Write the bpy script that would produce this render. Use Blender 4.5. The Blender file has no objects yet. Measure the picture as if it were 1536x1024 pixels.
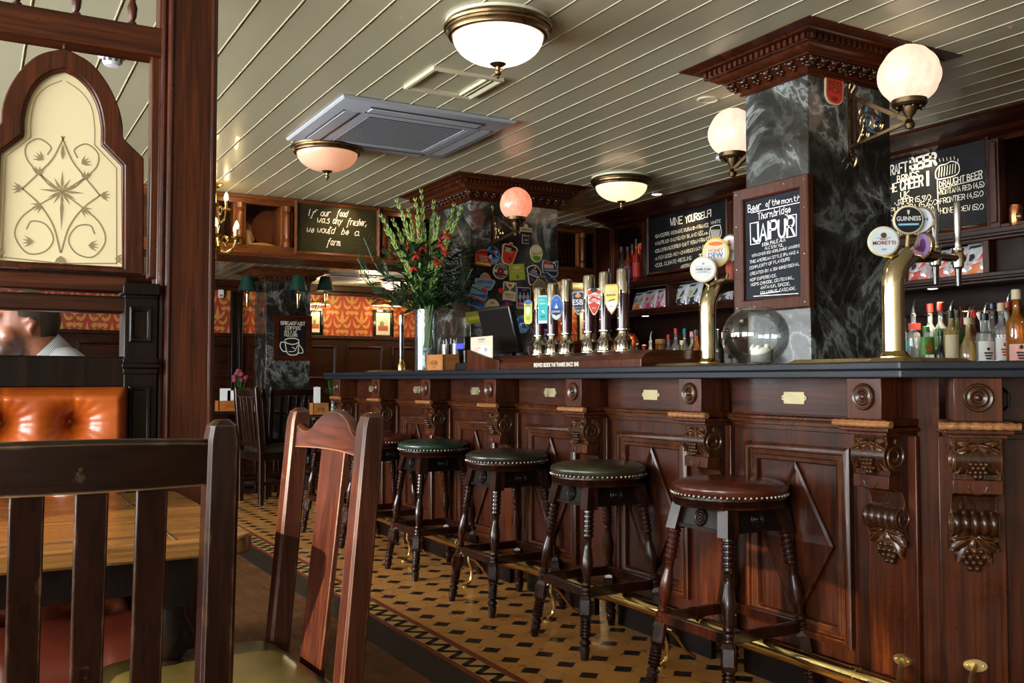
import bpy, bmesh, math, random
from math import sin, cos, pi, radians, sqrt, atan2
from mathutils import Vector as V, Matrix

SC = bpy.context.scene
COL = SC.collection
rnd = random.Random(11)

# ------------------------------------------------------------------ camera (metres; bar runs along +Y, customers stand at smaller X)
FPX, YAW, PITCH, EYE = 1430.0, radians(29.5), radians(2.32), 1.06
cam = bpy.data.objects.new('camera', bpy.data.cameras.new('camera'))
COL.objects.link(cam)
cam.data.sensor_width = 36.0
cam.data.lens = FPX / 1536 * 36
cam.data.clip_start = 0.05
cam.location = (0, 0, EYE)
cam.rotation_euler = (pi / 2 + PITCH, 0, -YAW)
SC.camera = cam

_R = V((cos(YAW), -sin(YAW), 0))
_H = V((sin(YAW), cos(YAW), 0))
_F = _H * cos(PITCH) + V((0, 0, sin(PITCH)))
_U = V((0, 0, cos(PITCH))) - _H * sin(PITCH)

def at(px, py, x=None, y=None, z=None):
    """measurement: the point of the plane x=, y= or z= that the survey photograph shows at a pixel"""
    d = _F + _R * ((px - 768) / FPX) + _U * ((512 - py) / FPX)
    c = V((0, 0, EYE))
    k = (x - c.x) / d.x if x is not None else (y - c.y) / d.y if y is not None else (z - c.z) / d.z
    return c + d * k

# ------------------------------------------------------------------ mesh builder
def frame(o, right, up=(0, 0, 1)):
    r = V(right).normalized(); u = V(up).normalized(); n = r.cross(u)
    return Matrix(((r.x, u.x, n.x, o[0]), (r.y, u.y, n.y, o[1]), (r.z, u.z, n.z, o[2]), (0, 0, 0, 1)))

def T(x=0, y=0, z=0): return Matrix.Translation((x, y, z))
def RX(a): return Matrix.Rotation(a, 4, 'X')
def RY(a): return Matrix.Rotation(a, 4, 'Y')
def RZ(a): return Matrix.Rotation(a, 4, 'Z')
def SCL(x, y, z): return Matrix.Diagonal((x, y, z, 1))

def along(a, b):
    """matrix that puts local +Z along a->b, origin at a"""
    a = V(a); d = (V(b) - a)
    q = d.to_track_quat('Z', 'Y')
    return Matrix.Translation(a) @ q.to_matrix().to_4x4()

class MB:
    def __init__(s, M=None):
        s.v = []; s.f = []; s.m = []; s.M = M or Matrix.Identity(4); s.mi = 0
    def add(s, vs, fs):
        b = len(s.v); M = s.M
        s.v.extend((M @ V(p))[:] for p in vs)
        for f in fs:
            s.f.append(tuple(b + i for i in f)); s.m.append(s.mi)
        return s
    def at(s, M):
        s.M = M; return s
    def box(s, x0, x1, y0, y1, z0, z1):
        vs = [(x, y, z) for z in (z0, z1) for y in (y0, y1) for x in (x0, x1)]
        return s.add(vs, [(0, 2, 3, 1), (4, 5, 7, 6), (0, 1, 5, 4), (2, 6, 7, 3), (0, 4, 6, 2), (1, 3, 7, 5)])
    def hexa(s, q0, q1):
        n = len(q0)
        vs = list(q0) + list(q1)
        fs = [tuple(range(n))[::-1], tuple(range(n, 2 * n))] + [(i, (i + 1) % n, n + (i + 1) % n, n + i) for i in range(n)]
        return s.add(vs, fs)
    def bar(s, a, b, w, d, up=(0, 0, 1)):
        a = V(a); b = V(b); t = (b - a).normalized(); u = V(up)
        r = t.cross(u)
        if r.length < 1e-4: r = t.cross(V((0, 1, 0)))
        r.normalize(); u = r.cross(t)
        q = [(-w / 2, -d / 2), (w / 2, -d / 2), (w / 2, d / 2), (-w / 2, d / 2)]
        return s.hexa([a + r * i + u * j for i, j in q], [b + r * i + u * j for i, j in q])
    def lathe(s, prof, n=24, squash=1.0):
        vs = []; fs = []; m = len(prof)
        for r, z in prof:
            for k in range(n):
                t = 2 * pi * k / n
                vs.append((r * cos(t), r * sin(t) * squash, z))
        for i in range(m - 1):
            for k in range(n):
                a = i * n + k; b = i * n + (k + 1) % n
                fs.append((a, b, b + n, a + n))
        if prof[0][0] > 1e-6: fs.append(tuple(range(n))[::-1])
        if prof[-1][0] > 1e-6: fs.append(tuple((m - 1) * n + k for k in range(n)))
        return s.add(vs, fs)
    def ball(s, c, r, n=10, sc=(1, 1, 1)):
        M = s.M; s.M = M @ T(*c) @ SCL(*sc)
        k = max(4, n // 2)
        s.lathe([(r * sin(pi * i / k) if 0 < i < k else 0.0, -r * cos(pi * i / k)) for i in range(k + 1)], n)
        s.M = M; return s
    def tube(s, path, r, n=8, closed=False, caps=True):
        P = [V(p) for p in path]; m = len(P)
        R = r if isinstance(r, (list, tuple)) else [r] * m
        vs = []; fs = []; prev = None
        for i, p in enumerate(P):
            t = (P[(i + 1) % m] - P[i - 1]) if closed or 0 < i < m - 1 else (P[1] - P[0] if i == 0 else P[-1] - P[-2])
            t.normalize()
            if prev is None:
                a = V((0, 0, 1)) if abs(t.z) < 0.9 else V((1, 0, 0))
                u = t.cross(a).normalized()
            else:
                u = prev - t * prev.dot(t)
                u = u.normalized() if u.length > 1e-6 else t.orthogonal().normalized()
            prev = u; w = t.cross(u)
            for k in range(n):
                a = 2 * pi * k / n
                vs.append(p + (u * cos(a) + w * sin(a)) * R[i])
        for i in range(m if closed else m - 1):
            j = (i + 1) % m
            for k in range(n):
                fs.append((i * n + k, i * n + (k + 1) % n, j * n + (k + 1) % n, j * n + k))
        if caps and not closed:
            fs.append(tuple(range(n))[::-1]); fs.append(tuple((m - 1) * n + k for k in range(n)))
        return s.add(vs, fs)
    def prism(s, poly, z0, z1):
        return s.hexa([(x, y, z0) for x, y in poly], [(x, y, z1) for x, y in poly])
    def flat(s, poly, z=0.0):
        return s.add([(x, y, z) for x, y in poly], [tuple(range(len(poly)))])
    def fan(s, poly, z=0.0):
        n = len(poly); cx = sum(p[0] for p in poly) / n; cy = sum(p[1] for p in poly) / n
        return s.add([(cx, cy, z)] + [(x, y, z) for x, y in poly], [(0, i + 1, (i + 1) % n + 1) for i in range(n)])
    def loop(s, prof, path, closed=True):
        """sweep a profile [(out, height)] round a closed 2d path (local XY, mitred; +out = outward for counter-clockwise paths)"""
        n = len(path); m = len(prof); vs = []; fs = []
        for i in range(n):
            p = V(path[i]).to_2d() if len(path[i]) > 2 else V(path[i])
            a = V(path[i - 1]); b = V(path[(i + 1) % n])
            if closed or 0 < i < n - 1:
                d0 = (p - a).normalized(); d1 = (b - p).normalized()
            elif i == 0: d0 = d1 = (b - p).normalized()
            else: d0 = d1 = (p - a).normalized()
            n0 = V((d0.y, -d0.x)); n1 = V((d1.y, -d1.x))
            k = n0 + n1
            k = k / max(1e-6, (k.dot(n0)))
            for o, h in prof:
                vs.append((p.x + k.x * o, p.y + k.y * o, h))
        for i in range(n if closed else n - 1):
            j = (i + 1) % n
            for q in range(m - 1):
                fs.append((i * m + q, j * m + q, j * m + q + 1, i * m + q + 1))
        if not closed:
            fs.append(tuple(range(m))); fs.append(tuple((n - 1) * m + q for q in range(m))[::-1])
        return s.add(vs, fs)
    def grid(s, fn, nu, nv, wrap=False):
        vs = [fn(i / nu, j / nv) for j in range(nv + 1) for i in range(nu + (0 if wrap else 1))]
        w = nu if wrap else nu + 1
        fs = [(j * w + i, j * w + (i + 1) % w, (j + 1) * w + (i + 1) % w, (j + 1) * w + i) for j in range(nv) for i in range(nu)]
        return s.add(vs, fs)
    def build(s, name, mat, parent=None, bevel=None, smooth=35, label=None, fix=True, seg=2):
        me = bpy.data.meshes.new(name)
        me.from_pydata(s.v, [], s.f)
        mats = mat if isinstance(mat, (list, tuple)) else [mat]
        for m in mats: me.materials.append(m)
        if len(mats) > 1: me.polygons.foreach_set('material_index', s.m)
        if fix:
            b = bmesh.new(); b.from_mesh(me)
            bmesh.ops.recalc_face_normals(b, faces=b.faces)
            b.to_mesh(me); b.free()
        if smooth:
            me.polygons.foreach_set('use_smooth', [True] * len(me.polygons))
            me.set_sharp_from_angle(angle=radians(smooth))
        me.update()
        o = bpy.data.objects.new(name, me)
        COL.objects.link(o)
        if parent: o.parent = parent
        if label: o['label'] = label
        if bevel:
            md = o.modifiers.new('edge', 'BEVEL'); md.width = bevel; md.segments = seg
            md.limit_method = 'ANGLE'; md.angle_limit = radians(40)
        return o

def tag(o, label, cat, group=None):
    o['label'] = label; o['category'] = cat; o['kind'] = 'thing'
    if group: o['group'] = group
    return o
def thing(name, label, cat, loc=(0, 0, 0), rz=0.0, group=None):
    o = bpy.data.objects.new(name, None); COL.objects.link(o)
    o.empty_display_size = 0.1
    o.location = loc; o.rotation_euler = (0, 0, rz)
    return tag(o, label, cat, group)
def struct(o):
    o['kind'] = 'structure'; return o
def copy_thing(r, label=None, loc=None, rz=None):
    n = r.copy(); COL.objects.link(n)
    if label: n['label'] = label
    if loc is not None: n.location = loc
    if rz is not None: n.rotation_euler = (0, 0, rz)
    def rec(a, b):
        for c in list(a.children):
            d = c.copy(); COL.objects.link(d); d.parent = b
            rec(c, d)
    rec(r, n)
    return n

def rect(u0, u1, v0, v1): return [(u0, v0), (u1, v0), (u1, v1), (u0, v1)]
def ellipse(a, b, n=32, cx=0, cy=0, a0=0.0): return [(cx + a * cos(a0 + 2 * pi * k / n), cy + b * sin(a0 + 2 * pi * k / n)) for k in range(n)]
def rrect(w, h, r, n=5, cx=0, cy=0):
    out = []
    for sx, sy, a in ((1, -1, -pi / 2), (1, 1, 0), (-1, 1, pi / 2), (-1, -1, pi)):
        for k in range(n + 1):
            t = a + pi / 2 * k / n
            out.append((cx + sx * (w / 2 - r) + r * cos(t), cy + sy * (h / 2 - r) + r * sin(t)))
    return out
def smoothline(pts, k=4, closed=False):
    P = [V(p) for p in pts]; n = len(P)
    if n < 3: return P
    out = []
    for i in range(n if closed else n - 1):
        p1 = P[i]; p2 = P[(i + 1) % n]
        p0 = P[i - 1] if closed or i > 0 else p1 * 2 - p2
        p3 = P[(i + 2) % n] if closed or i + 2 < n else p2 * 2 - p1
        for j in range(k):
            t = j / k
            out.append(0.5 * ((2 * p1) + (p2 - p0) * t + (2 * p0 - 5 * p1 + 4 * p2 - p3) * t * t + (3 * p1 - p0 - 3 * p2 + p3) * t ** 3))
    if not closed: out.append(P[-1])
    return out

# ------------------------------------------------------------------ writing: a single-stroke chalk hand
_G = {}
for ln in '''A=02 28 42,14 34
B=02 08,08 28 37 36 25 05,25 44 43 32 02
C=~47 28 17 05 04 12 32 43
D=02 08,~08 27 45 44 33 02
E=48 08 02 42,05 35
F=48 08 02,05 35
G=~47 28 07 04 12 32 44,44 24
H=08 02,48 42,05 45
I=18 12
J=~38 34 32 12 03
K=08 02,48 05 42
L=08 02 42
M=02 18 25 38 42
N=02 08 42 48
O=~28 07 03 22 43 47 28
P=02 08,~08 38 47 46 35 05
Q=~28 07 03 22 43 47 28,24 42
R=02 08,~08 38 47 46 35 05,25 42
S=~47 28 07 16 34 43 32 12 03
T=08 48,28 22
U=~08 04 12 32 44 48
V=08 22 48
W=08 12 26 32 48
X=08 42,48 02
Y=08 25 48,25 22
Z=08 48 02 42
a=~36 16 04 12 33,36 33 42
b=18 02,~04 26 35 33 22 02
c=~36 16 04 12 33
d=~36 16 04 12 33,48 32
e=~04 34 26 15 03 22 34
f=~48 38 26 12 10 00,16 36
g=~36 16 04 13 34,~36 31 20 01
h=18 02,~04 26 35 32
i=16 12 22,18 17
j=26 21 10,28 27
k=08 02,36 04 32
l=~18 27 28 18 12 22
m=06 02,~04 16 25 22,~24 36 45 42
n=06 02,~04 26 35 32 42
o=~26 05 03 22 33 35 26
p=06 00,~05 26 35 33 22 03
q=~36 16 04 12 33,36 30
r=06 02,~04 16 36
s=~36 26 15 34 32 12 02
t=18 13 22 32,06 36
u=06 03 12 22 34,36 32
v=06 22 36
w=06 12 24 32 46
x=06 32,36 02
y=06 23,46 00
z=06 36 02 32
0=~28 07 03 22 43 47 28
1=07 18 12
2=~07 28 47 35 02,02 42
3=~07 28 47 25 43 22 03
4=38 04 44,36 32
5=48 08 05,~05 35 43 22 03
6=~38 05 03 22 43 34 05
7=08 48 22
8=~28 07 25 43 22 03 25 47 28
9=~45 25 07 28 47 45 22
.=12 13
,=13 01
-=05 35
!=18 14,12 13
(=~28 16 14 22
)=~08 26 24 02
%=48 02,08 07,42 43
:=13 14,16 17
'=18 16
&=~42 06 18 26 03 12 44
*=15 25,16 14
+=05 35,27 23
/=48 02'''.split('\n'):
    ch, d = ln.split('=', 1)
    _G[ch] = [(s[0] == '~', [(int(p[0]) / 6, (int(p[1]) - 2) / 6) for p in s.lstrip('~').split()]) for s in d.split(',')]

def stroke(mb, pts, w, z=0.0):
    P = [V((p[0], p[1])) for p in pts]; n = len(P)
    if n < 2: return
    vs = []; fs = []
    for i in range(n):
        d = (P[min(i + 1, n - 1)] - P[max(i - 1, 0)])
        d = d.normalized() if d.length > 1e-9 else V((1, 0))
        q = V((-d.y, d.x)) * w * 0.5
        e = d * w * (-0.45 if i == 0 else 0.45 if i == n - 1 else 0)
        vs += [(*(P[i] + q + e), z), (*(P[i] - q + e), z)]
    for i in range(n - 1): fs.append((2 * i, 2 * i + 1, 2 * i + 3, 2 * i + 2))
    mb.add(vs, fs)

def chalk(mb, text, u, v, h, width=None, slant=0.0, w=0.11, gap=0.22, rise=0.0, jit=0.03, align='l', z=0.0):
    """write one line; u,v = baseline start, h = capital height, width = total width wanted"""
    x = 0.0; glyphs = []
    for ch in text:
        if ch == ' ': x += 0.42; continue
        g = _G.get(ch)
        if g is None: continue
        mn = min(p[0] for _, s in g for p in s); mx = max(p[0] for _, s in g for p in s)
        glyphs.append((x - mn, g)); x += (mx - mn) + gap
    tot = max(x - gap, 1e-3)
    sx = (width / tot) if width else h
    if align == 'c': u = u - sx * tot / 2
    for x0, g in glyphs:
        jy = rnd.uniform(-jit, jit); js = 1 + rnd.uniform(-jit, jit) * 1.5
        for sm, pts in g:
            q = [((x0 + px * js) * sx + slant * py * h, (py * js + jy) * h) for px, py in pts]
            q = [(u + a + rnd.uniform(-.01, .01) * h, v + b + rise * a) for a, b in q]
            q = smoothline(q, 4) if sm else q
            stroke(mb, q, w * h, z)

_TX = {}
def type_mesh(text, bold=0.012):
    if text in _TX: return _TX[text]
    cu = bpy.data.curves.new('type', 'FONT'); cu.body = text; cu.size = 1; cu.offset = bold; cu.resolution_u = 3
    ob = bpy.data.objects.new('type', cu); COL.objects.link(ob)
    dg = bpy.context.evaluated_depsgraph_get()
    me = ob.evaluated_get(dg).to_mesh()
    vs = [tuple(p.co) for p in me.vertices]; fs = [tuple(p.vertices) for p in me.polygons]
    ob.evaluated_get(dg).to_mesh_clear()
    bpy.data.objects.remove(ob); bpy.data.curves.remove(cu)
    x0 = min(p[0] for p in vs); x1 = max(p[0] for p in vs); y0 = min(p[1] for p in vs); y1 = max(p[1] for p in vs)
    vs = [((p[0] - (x0 + x1) / 2), p[1] - (y0 + y1) / 2) for p in vs]
    _TX[text] = (vs, fs, x1 - x0, y1 - y0)
    return _TX[text]
def printed(mb, text, u, v, h, width=None, z=0.0, rot=0.0, bend=None):
    """printed lettering centred at u,v; bend = radius of an arc the line follows"""
    vs, fs, w0, h0 = type_mesh(text)
    sy = h / h0; sx = width / w0 if width else sy
    c, s = cos(rot), sin(rot); out = []
    for x, y in vs:
        x *= sx; y *= sy
        if bend:
            t = x / bend; R = bend + y
            x, y = R * sin(t), R * cos(t) - bend
        out.append((u + x * c - y * s, v + x * s + y * c, z))
    mb.add(out, fs)
# ------------------------------------------------------------------ materials
def new_mat(name):
    m = bpy.data.materials.new(name); m.use_nodes = True
    nt = m.node_tree; b = nt.nodes['Principled BSDF']
    return m, nt, b
def nd(nt, t, **k):
    n = nt.nodes.new(t)
    for a, v in k.items():
        if a in n.inputs: n.inputs[a].default_value = v
        else: setattr(n, a, v)
    return n
def mathn(nt, op, a, b=None, c=None):
    n = nt.nodes.new('ShaderNodeMath'); n.operation = op
    for i, x in enumerate((a, b, c)):
        if x is None: continue
        if isinstance(x, (int, float)): n.inputs[i].default_value = x
        else: nt.links.new(x, n.inputs[i])
    return n.outputs[0]
def ramp(nt, fac, stops, interp='LINEAR'):
    n = nt.nodes.new('ShaderNodeValToRGB'); r = n.color_ramp; r.interpolation = interp
    while len(r.elements) < len(stops): r.elements.new(0.5)
    for e, (p, c) in zip(r.elements, stops):
        e.position = p; e.color = (*c, 1)
    nt.links.new(fac, n.inputs[0])
    return n.outputs[0]
def mixc(nt, fac, a, b, mode='MIX'):
    n = nt.nodes.new('ShaderNodeMix'); n.data_type = 'RGBA'; n.blend_type = mode
    for i, x in ((0, fac), (6, a), (7, b)):
        if isinstance(x, (int, float)): n.inputs[i].default_value = x
        elif isinstance(x, tuple): n.inputs[i].default_value = (*x, 1)
        else: nt.links.new(x, n.inputs[i])
    return n.outputs[2]
def coords(nt, scale=(1, 1, 1), kind='Object'):
    tc = nt.nodes.new('ShaderNodeTexCoord'); mp = nt.nodes.new('ShaderNodeMapping')
    mp.inputs['Scale'].default_value = scale
    nt.links.new(tc.outputs[kind], mp.inputs['Vector'])
    return mp.outputs[0]
def noise(nt, vec, scale, detail=4, rough=.55, dist=0.0):
    n = nd(nt, 'ShaderNodeTexNoise', Scale=scale, Detail=detail, Roughness=rough, Distortion=dist)
    nt.links.new(vec, n.inputs['Vector'])
    return n.outputs[0]
def bump(nt, b, h, strength=.2, dist=.01):
    n = nd(nt, 'ShaderNodeBump', Strength=strength, Distance=dist)
    nt.links.new(h, n.inputs['Height']); nt.links.new(n.outputs[0], b.inputs['Normal'])
_P = {}
def paint(c, rough=.45, metal=0.0, coat=0.0, emit=0.0, spec=.5):
    k = (c, rough, metal, coat, emit, spec)
    if k in _P: return _P[k]
    m, nt, b = new_mat('paint')
    v = coords(nt); f = noise(nt, v, 24, 3)
    col = mixc(nt, f, tuple(x * .9 for x in c), tuple(min(1, x * 1.08) for x in c))
    nt.links.new(col, b.inputs['Base Color'])
    b.inputs['Roughness'].default_value = rough; b.inputs['Metallic'].default_value = metal
    b.inputs['Coat Weight'].default_value = coat; b.inputs['Specular IOR Level'].default_value = spec
    if emit:
        b.inputs['Emission Color'].default_value = (*c, 1); b.inputs['Emission Strength'].default_value = emit
    _P[k] = m; return m
def wood(name, axis, dark, light, rough=.32, coat=.35, scale=1.0, wear=None, spec=.26):
    m, nt, b = new_mat(name)
    s = [16 * scale] * 3; s['xyz'.index(axis)] = 1.1 * scale
    v = coords(nt, tuple(s))
    g = noise(nt, v, 1.6, 6, .6, .8)
    s2 = [130 * scale] * 3; s2['xyz'.index(axis)] = 4 * scale
    g2 = noise(nt, coords(nt, tuple(s2)), 1.0, 3, .5, .2)
    big = noise(nt, coords(nt), 2.2, 3)
    c = ramp(nt, g, [(.3, dark), (.72, light)])
    c = mixc(nt, mathn(nt, 'MULTIPLY', ramp(nt, g2, [(.45, (0, 0, 0)), (.62, (1, 1, 1))]), .55), c, tuple(x * .35 for x in dark))
    c = mixc(nt, mathn(nt, 'MULTIPLY', big, .5), c, tuple(x * .55 for x in dark))
    if wear:
        bv = nt.nodes.new('ShaderNodeBevel'); bv.samples = 4; bv.inputs['Radius'].default_value = .007
        geo = nt.nodes.new('ShaderNodeNewGeometry')
        dp = nt.nodes.new('ShaderNodeVectorMath'); dp.operation = 'DOT_PRODUCT'
        nt.links.new(bv.outputs[0], dp.inputs[0]); nt.links.new(geo.outputs['Normal'], dp.inputs[1])
        w = mathn(nt, 'ADD', mathn(nt, 'SUBTRACT', 1.0, dp.outputs['Value']), mathn(nt, 'MULTIPLY', mathn(nt, 'SUBTRACT', noise(nt, coords(nt), 22, 5), .5), .55))
        c = mixc(nt, ramp(nt, w, [(.10, (0, 0, 0)), (.24, (.8, .8, .8))]), c, wear)
    nt.links.new(c, b.inputs['Base Color'])
    b.inputs['Roughness'].default_value = rough
    rr = ramp(nt, noise(nt, coords(nt), 9, 4), [(.3, (rough * .8,) * 3), (.7, (min(1, rough * 1.35),) * 3)])
    nt.links.new(rr, b.inputs['Roughness'])
    b.inputs['Coat Weight'].default_value = coat * .28; b.inputs['Coat Roughness'].default_value = .14
    bump(nt, b, g2, .12, .002)
    b.inputs['Specular IOR Level'].default_value = spec
    return m
DK, LT = (.015, .0033, .0010), (.084, .0172, .0042)
WV = wood('mahogany_upright', 'z', DK, LT)
WY = wood('mahogany_long', 'y', DK, LT)
WX = wood('mahogany_cross', 'x', DK, LT)
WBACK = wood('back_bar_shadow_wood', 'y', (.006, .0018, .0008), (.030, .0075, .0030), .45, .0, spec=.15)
WEDGE = wood('mahogany_worn_moulding', 'z', DK, LT, .30, .5, 1.0, (.26, .095, .022))
WCARVE = wood('mahogany_carved', 'z', (.012, .0032, .0012), (.060, .0165, .0048), .26, .7, 1.0, (.20, .075, .020), .35)
WHONEY = wood('worn_oak_edge', 'y', (.22, .085, .025), (.42, .19, .07), .38, .3)
WBLACK = wood('ebonised_wood', 'z', (.004, .0025, .002), (.018, .007, .004), .34, .0, spec=.18)
WSTOOL = wood('turned_stool_wood', 'z', (.005, .002, .0012), (.052, .009, .0032), .22, .8, spec=.35)
WRED = wood('red_mahogany_y', 'y', (.028, .0060, .0018), (.115, .0245, .0062), .3, .4)
WREDX = wood('red_mahogany_x', 'x', (.028, .0060, .0018), (.115, .0245, .0062), .3, .4)
WREDV = wood('red_mahogany_z', 'z', (.028, .0060, .0018), (.115, .0245, .0062), .3, .4)
WORANGE = wood('orange_varnish_x', 'x', (.10, .027, .007), (.26, .078, .020), .28, .4)
WORANGEV = wood('orange_varnish_z', 'z', (.10, .027, .007), (.26, .078, .020), .28, .4)
WCHAIR = wood('chair_wood', 'z', (.026, .0065, .0036), (.085, .021, .0105), .34, .25, 1.0, (.33, .16, .08))
WCHAIRX = wood('chair_rail_wood', 'x', (.026, .0065, .0036), (.085, .021, .0105), .34, .25, 1.0, (.36, .19, .10))
WCHAIRD = wood('dark_chair_wood', 'z', (.008, .0025, .0014), (.028, .0070, .0036), .30, .35, 1.0, (.26, .13, .065))
WCHAIRDX = wood('dark_chair_rail_wood', 'x', (.007, .0022, .0013), (.024, .0062, .0033), .30, .35, 1.0, (.42, .26, .13))
WTABLE = wood('table_oak', 'x', (.12, .052, .014), (.29, .145, .042), .26, .5)
WTABLEY = wood('table_oak_border', 'y', (.17, .075, .028), (.36, .18, .075), .26, .5)
WFLOOR = wood('floorboard_oak', 'y', (.085, .032, .010), (.20, .080, .026), .42, .15, 1.1)
WBOX = wood('pine_box', 'x', (.36, .13, .03), (.55, .24, .07), .45, .1)

def mk_marble(name, base, vein, amt, warm):
    m, nt, b = new_mat(name)
    v = coords(nt, (1, 1, .8))
    ridge = lambda sc, d, seed: mathn(nt, 'ABSOLUTE', mathn(nt, 'SUBTRACT', noise(nt, coords(nt, (1 + seed, 1, .75 - seed * .2)), sc, 7, .62, d), .5))
    v1 = ramp(nt, ridge(1.9, .9, 0.0), [(0, (1, 1, 1)), (.006, (.7,) * 3), (.018, (.16,) * 3), (.06, (0, 0, 0))])
    v2 = ramp(nt, ridge(3.4, 1.5, .3), [(0, (.6,) * 3), (.018, (.15,) * 3), (.05, (0, 0, 0))])
    mask = ramp(nt, noise(nt, v, 2.0, 3), [(.40, (.08,) * 3), (.66, (1, 1, 1))])
    cloud = ramp(nt, noise(nt, v, 5, 8, .7, 1.5), [(.52, (0, 0, 0)), (.85, (1, 1, 1))])
    f = mathn(nt, 'MULTIPLY', mathn(nt, 'ADD', mathn(nt, 'ADD', v1, mathn(nt, 'MULTIPLY', v2, .30)), mathn(nt, 'MULTIPLY', cloud, .14)), mathn(nt, 'MULTIPLY', mask, amt))
    f = mathn(nt, 'MINIMUM', f, 1.0)
    c = mixc(nt, f, mixc(nt, noise(nt, v, 3.5, 4), base, warm), vein)
    nt.links.new(c, b.inputs['Base Color'])
    b.inputs['Roughness'].default_value = .10
    b.inputs['Specular IOR Level'].default_value = .55
    return m
MARBLE = mk_marble('black_marble', (.006, .0065, .008), (.40, .43, .41), .8, (.020, .017, .011))

def metal(name, c, rough=.18):
    m, nt, b = new_mat(name)
    f = noise(nt, coords(nt), 18, 4)
    nt.links.new(mixc(nt, f, tuple(x * .82 for x in c), c), b.inputs['Base Color'])
    b.inputs['Metallic'].default_value = 1
    nt.links.new(ramp(nt, f, [(.3, (rough * .7,) * 3), (.7, (rough * 1.4,) * 3)]), b.inputs['Roughness'])
    return m
BRASS = metal('polished_brass', (.86, .62, .24), .16)
BRASSD = metal('satin_brass', (.72, .56, .26), .34)
CHROME = metal('polished_nickel', (.84, .78, .66), .10)
STEEL = metal('brushed_steel', (.62, .62, .62), .28)
BRONZE = metal('antique_bronze', (.20, .13, .065), .30)
IRON = metal('wrought_iron', (.06, .055, .05), .4)
STUDM = metal('pewter_stud', (.62, .58, .50), .25)

def leather(name, c, c2, rough=.28, bs=.15):
    m, nt, b = new_mat(name)
    v = coords(nt)
    big = noise(nt, v, 7, 4)
    nt.links.new(mixc(nt, ramp(nt, big, [(.35, (0, 0, 0)), (.7, (1, 1, 1))]), c, c2), b.inputs['Base Color'])
    vo = nd(nt, 'ShaderNodeTexVoronoi', Scale=420.0); nt.links.new(v, vo.inputs['Vector'])
    h = mathn(nt, 'ADD', mathn(nt, 'MULTIPLY', vo.outputs[0], .5), mathn(nt, 'MULTIPLY', noise(nt, v, 30, 5), .8))
    bump(nt, b, h, bs, .002)
    b.inputs['Roughness'].default_value = rough
    b.inputs['Coat Weight'].default_value = .25; b.inputs['Coat Roughness'].default_value = .2
    return m
L_GREEN = leather('green_leather', (.008, .026, .017), (.020, .050, .030))
L_OLIVE = leather('olive_leather', (.020, .019, .009), (.042, .036, .014))
L_BLACK = leather('dark_olive_leather', (.014, .014, .010), (.028, .026, .014))
L_BROWN = leather('oxblood_leather', (.055, .012, .007), (.10, .022, .011), .2)
L_ORANGE = leather('tan_leather', (.24, .038, .003), (.44, .085, .008), .30, .1)
L_RED = leather('red_leather', (.13, .022, .012), (.20, .036, .018), .28)
L_SEAT = leather('olive_seat_leather', (.034, .026, .007), (.075, .056, .015), .30)

def glassy(name, c, body=0.0, shine=.9):
    """glass with visible tint: clear transmission, fresnel reflection and a little light caught in the body"""
    m, nt, b = new_mat(name)
    out = nt.nodes['Material Output']
    t = nt.nodes.new('ShaderNodeBsdfTransparent'); t.inputs[0].default_value = (*c, 1)
    f = noise(nt, coords(nt), 6, 2)
    b.inputs['Roughness'].default_value = .15
    nt.links.new(mixc(nt, f, c, tuple(x * .8 for x in c)), b.inputs['Base Color'])
    mx = nt.nodes.new('ShaderNodeMixShader'); mx.inputs[0].default_value = body
    nt.links.new(t.outputs[0], mx.inputs[1]); nt.links.new(b.outputs[0], mx.inputs[2])
    g = nt.nodes.new('ShaderNodeBsdfGlossy'); g.inputs['Roughness'].default_value = .03
    lw = nt.nodes.new('ShaderNodeLayerWeight'); lw.inputs['Blend'].default_value = .30
    fac = mathn(nt, 'MULTIPLY', mathn(nt, 'ADD', mathn(nt, 'MULTIPLY', lw.outputs['Fresnel'], .9), .05), shine)
    m2 = nt.nodes.new('ShaderNodeMixShader')
    nt.links.new(fac, m2.inputs[0]); nt.links.new(mx.outputs[0], m2.inputs[1]); nt.links.new(g.outputs[0], m2.inputs[2])
    nt.links.new(m2.outputs[0], out.inputs[0])
    return m
G_CLEAR = glassy('clear_glass', (.93, .96, .95), .20)
G_GREEN = glassy('green_glass', (.10, .45, .05), .30)
G_BROWN = glassy('brown_glass', (.20, .06, .012), .5)
G_AMBER = glassy('amber_spirit', (.85, .34, .05), .28)
G_DARK = glassy('black_bottle_glass', (.02, .025, .02), .7)
G_GOLD = glassy('pale_gold_spirit', (.92, .74, .36), .26)
G_RED = glassy('ruby_liqueur', (.50, .03, .02), .5)
G_VASE = glassy('vase_glass', (.90, .95, .94), .05)
G_BOWL = glassy('bowl_glass', (.97, .985, .985), .0, .6)

def glow(name, c, e, c2=None, e2=None, zs=None):
    m, nt, b = new_mat(name)
    b.inputs['Base Color'].default_value = (.8, .7, .55, 1); b.inputs['Roughness'].default_value = .35
    v = coords(nt)
    f = noise(nt, v, 9, 3)
    nt.links.new(mixc(nt, f, c, c2 or c), b.inputs['Emission Color'])
    b.inputs['Emission Strength'].default_value = e
    return m
def board_black(name='chalkboard_black', c=(.005, .0055, .006)):
    m, nt, b = new_mat(name)
    v = coords(nt)
    f = ramp(nt, noise(nt, v, 5, 6, .65), [(.35, c), (.8, tuple(x * 2.0 + .004 for x in c))])
    nt.links.new(f, b.inputs['Base Color']); b.inputs['Roughness'].default_value = .6; b.inputs['Specular IOR Level'].default_value = .15
    return m
BOARD = board_black()
BOARDO = board_black('chalkboard_olive', (.022, .018, .006))
CHALK = paint((.84, .84, .80), .9)
CHALKC = paint((.86, .80, .66), .9)
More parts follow.
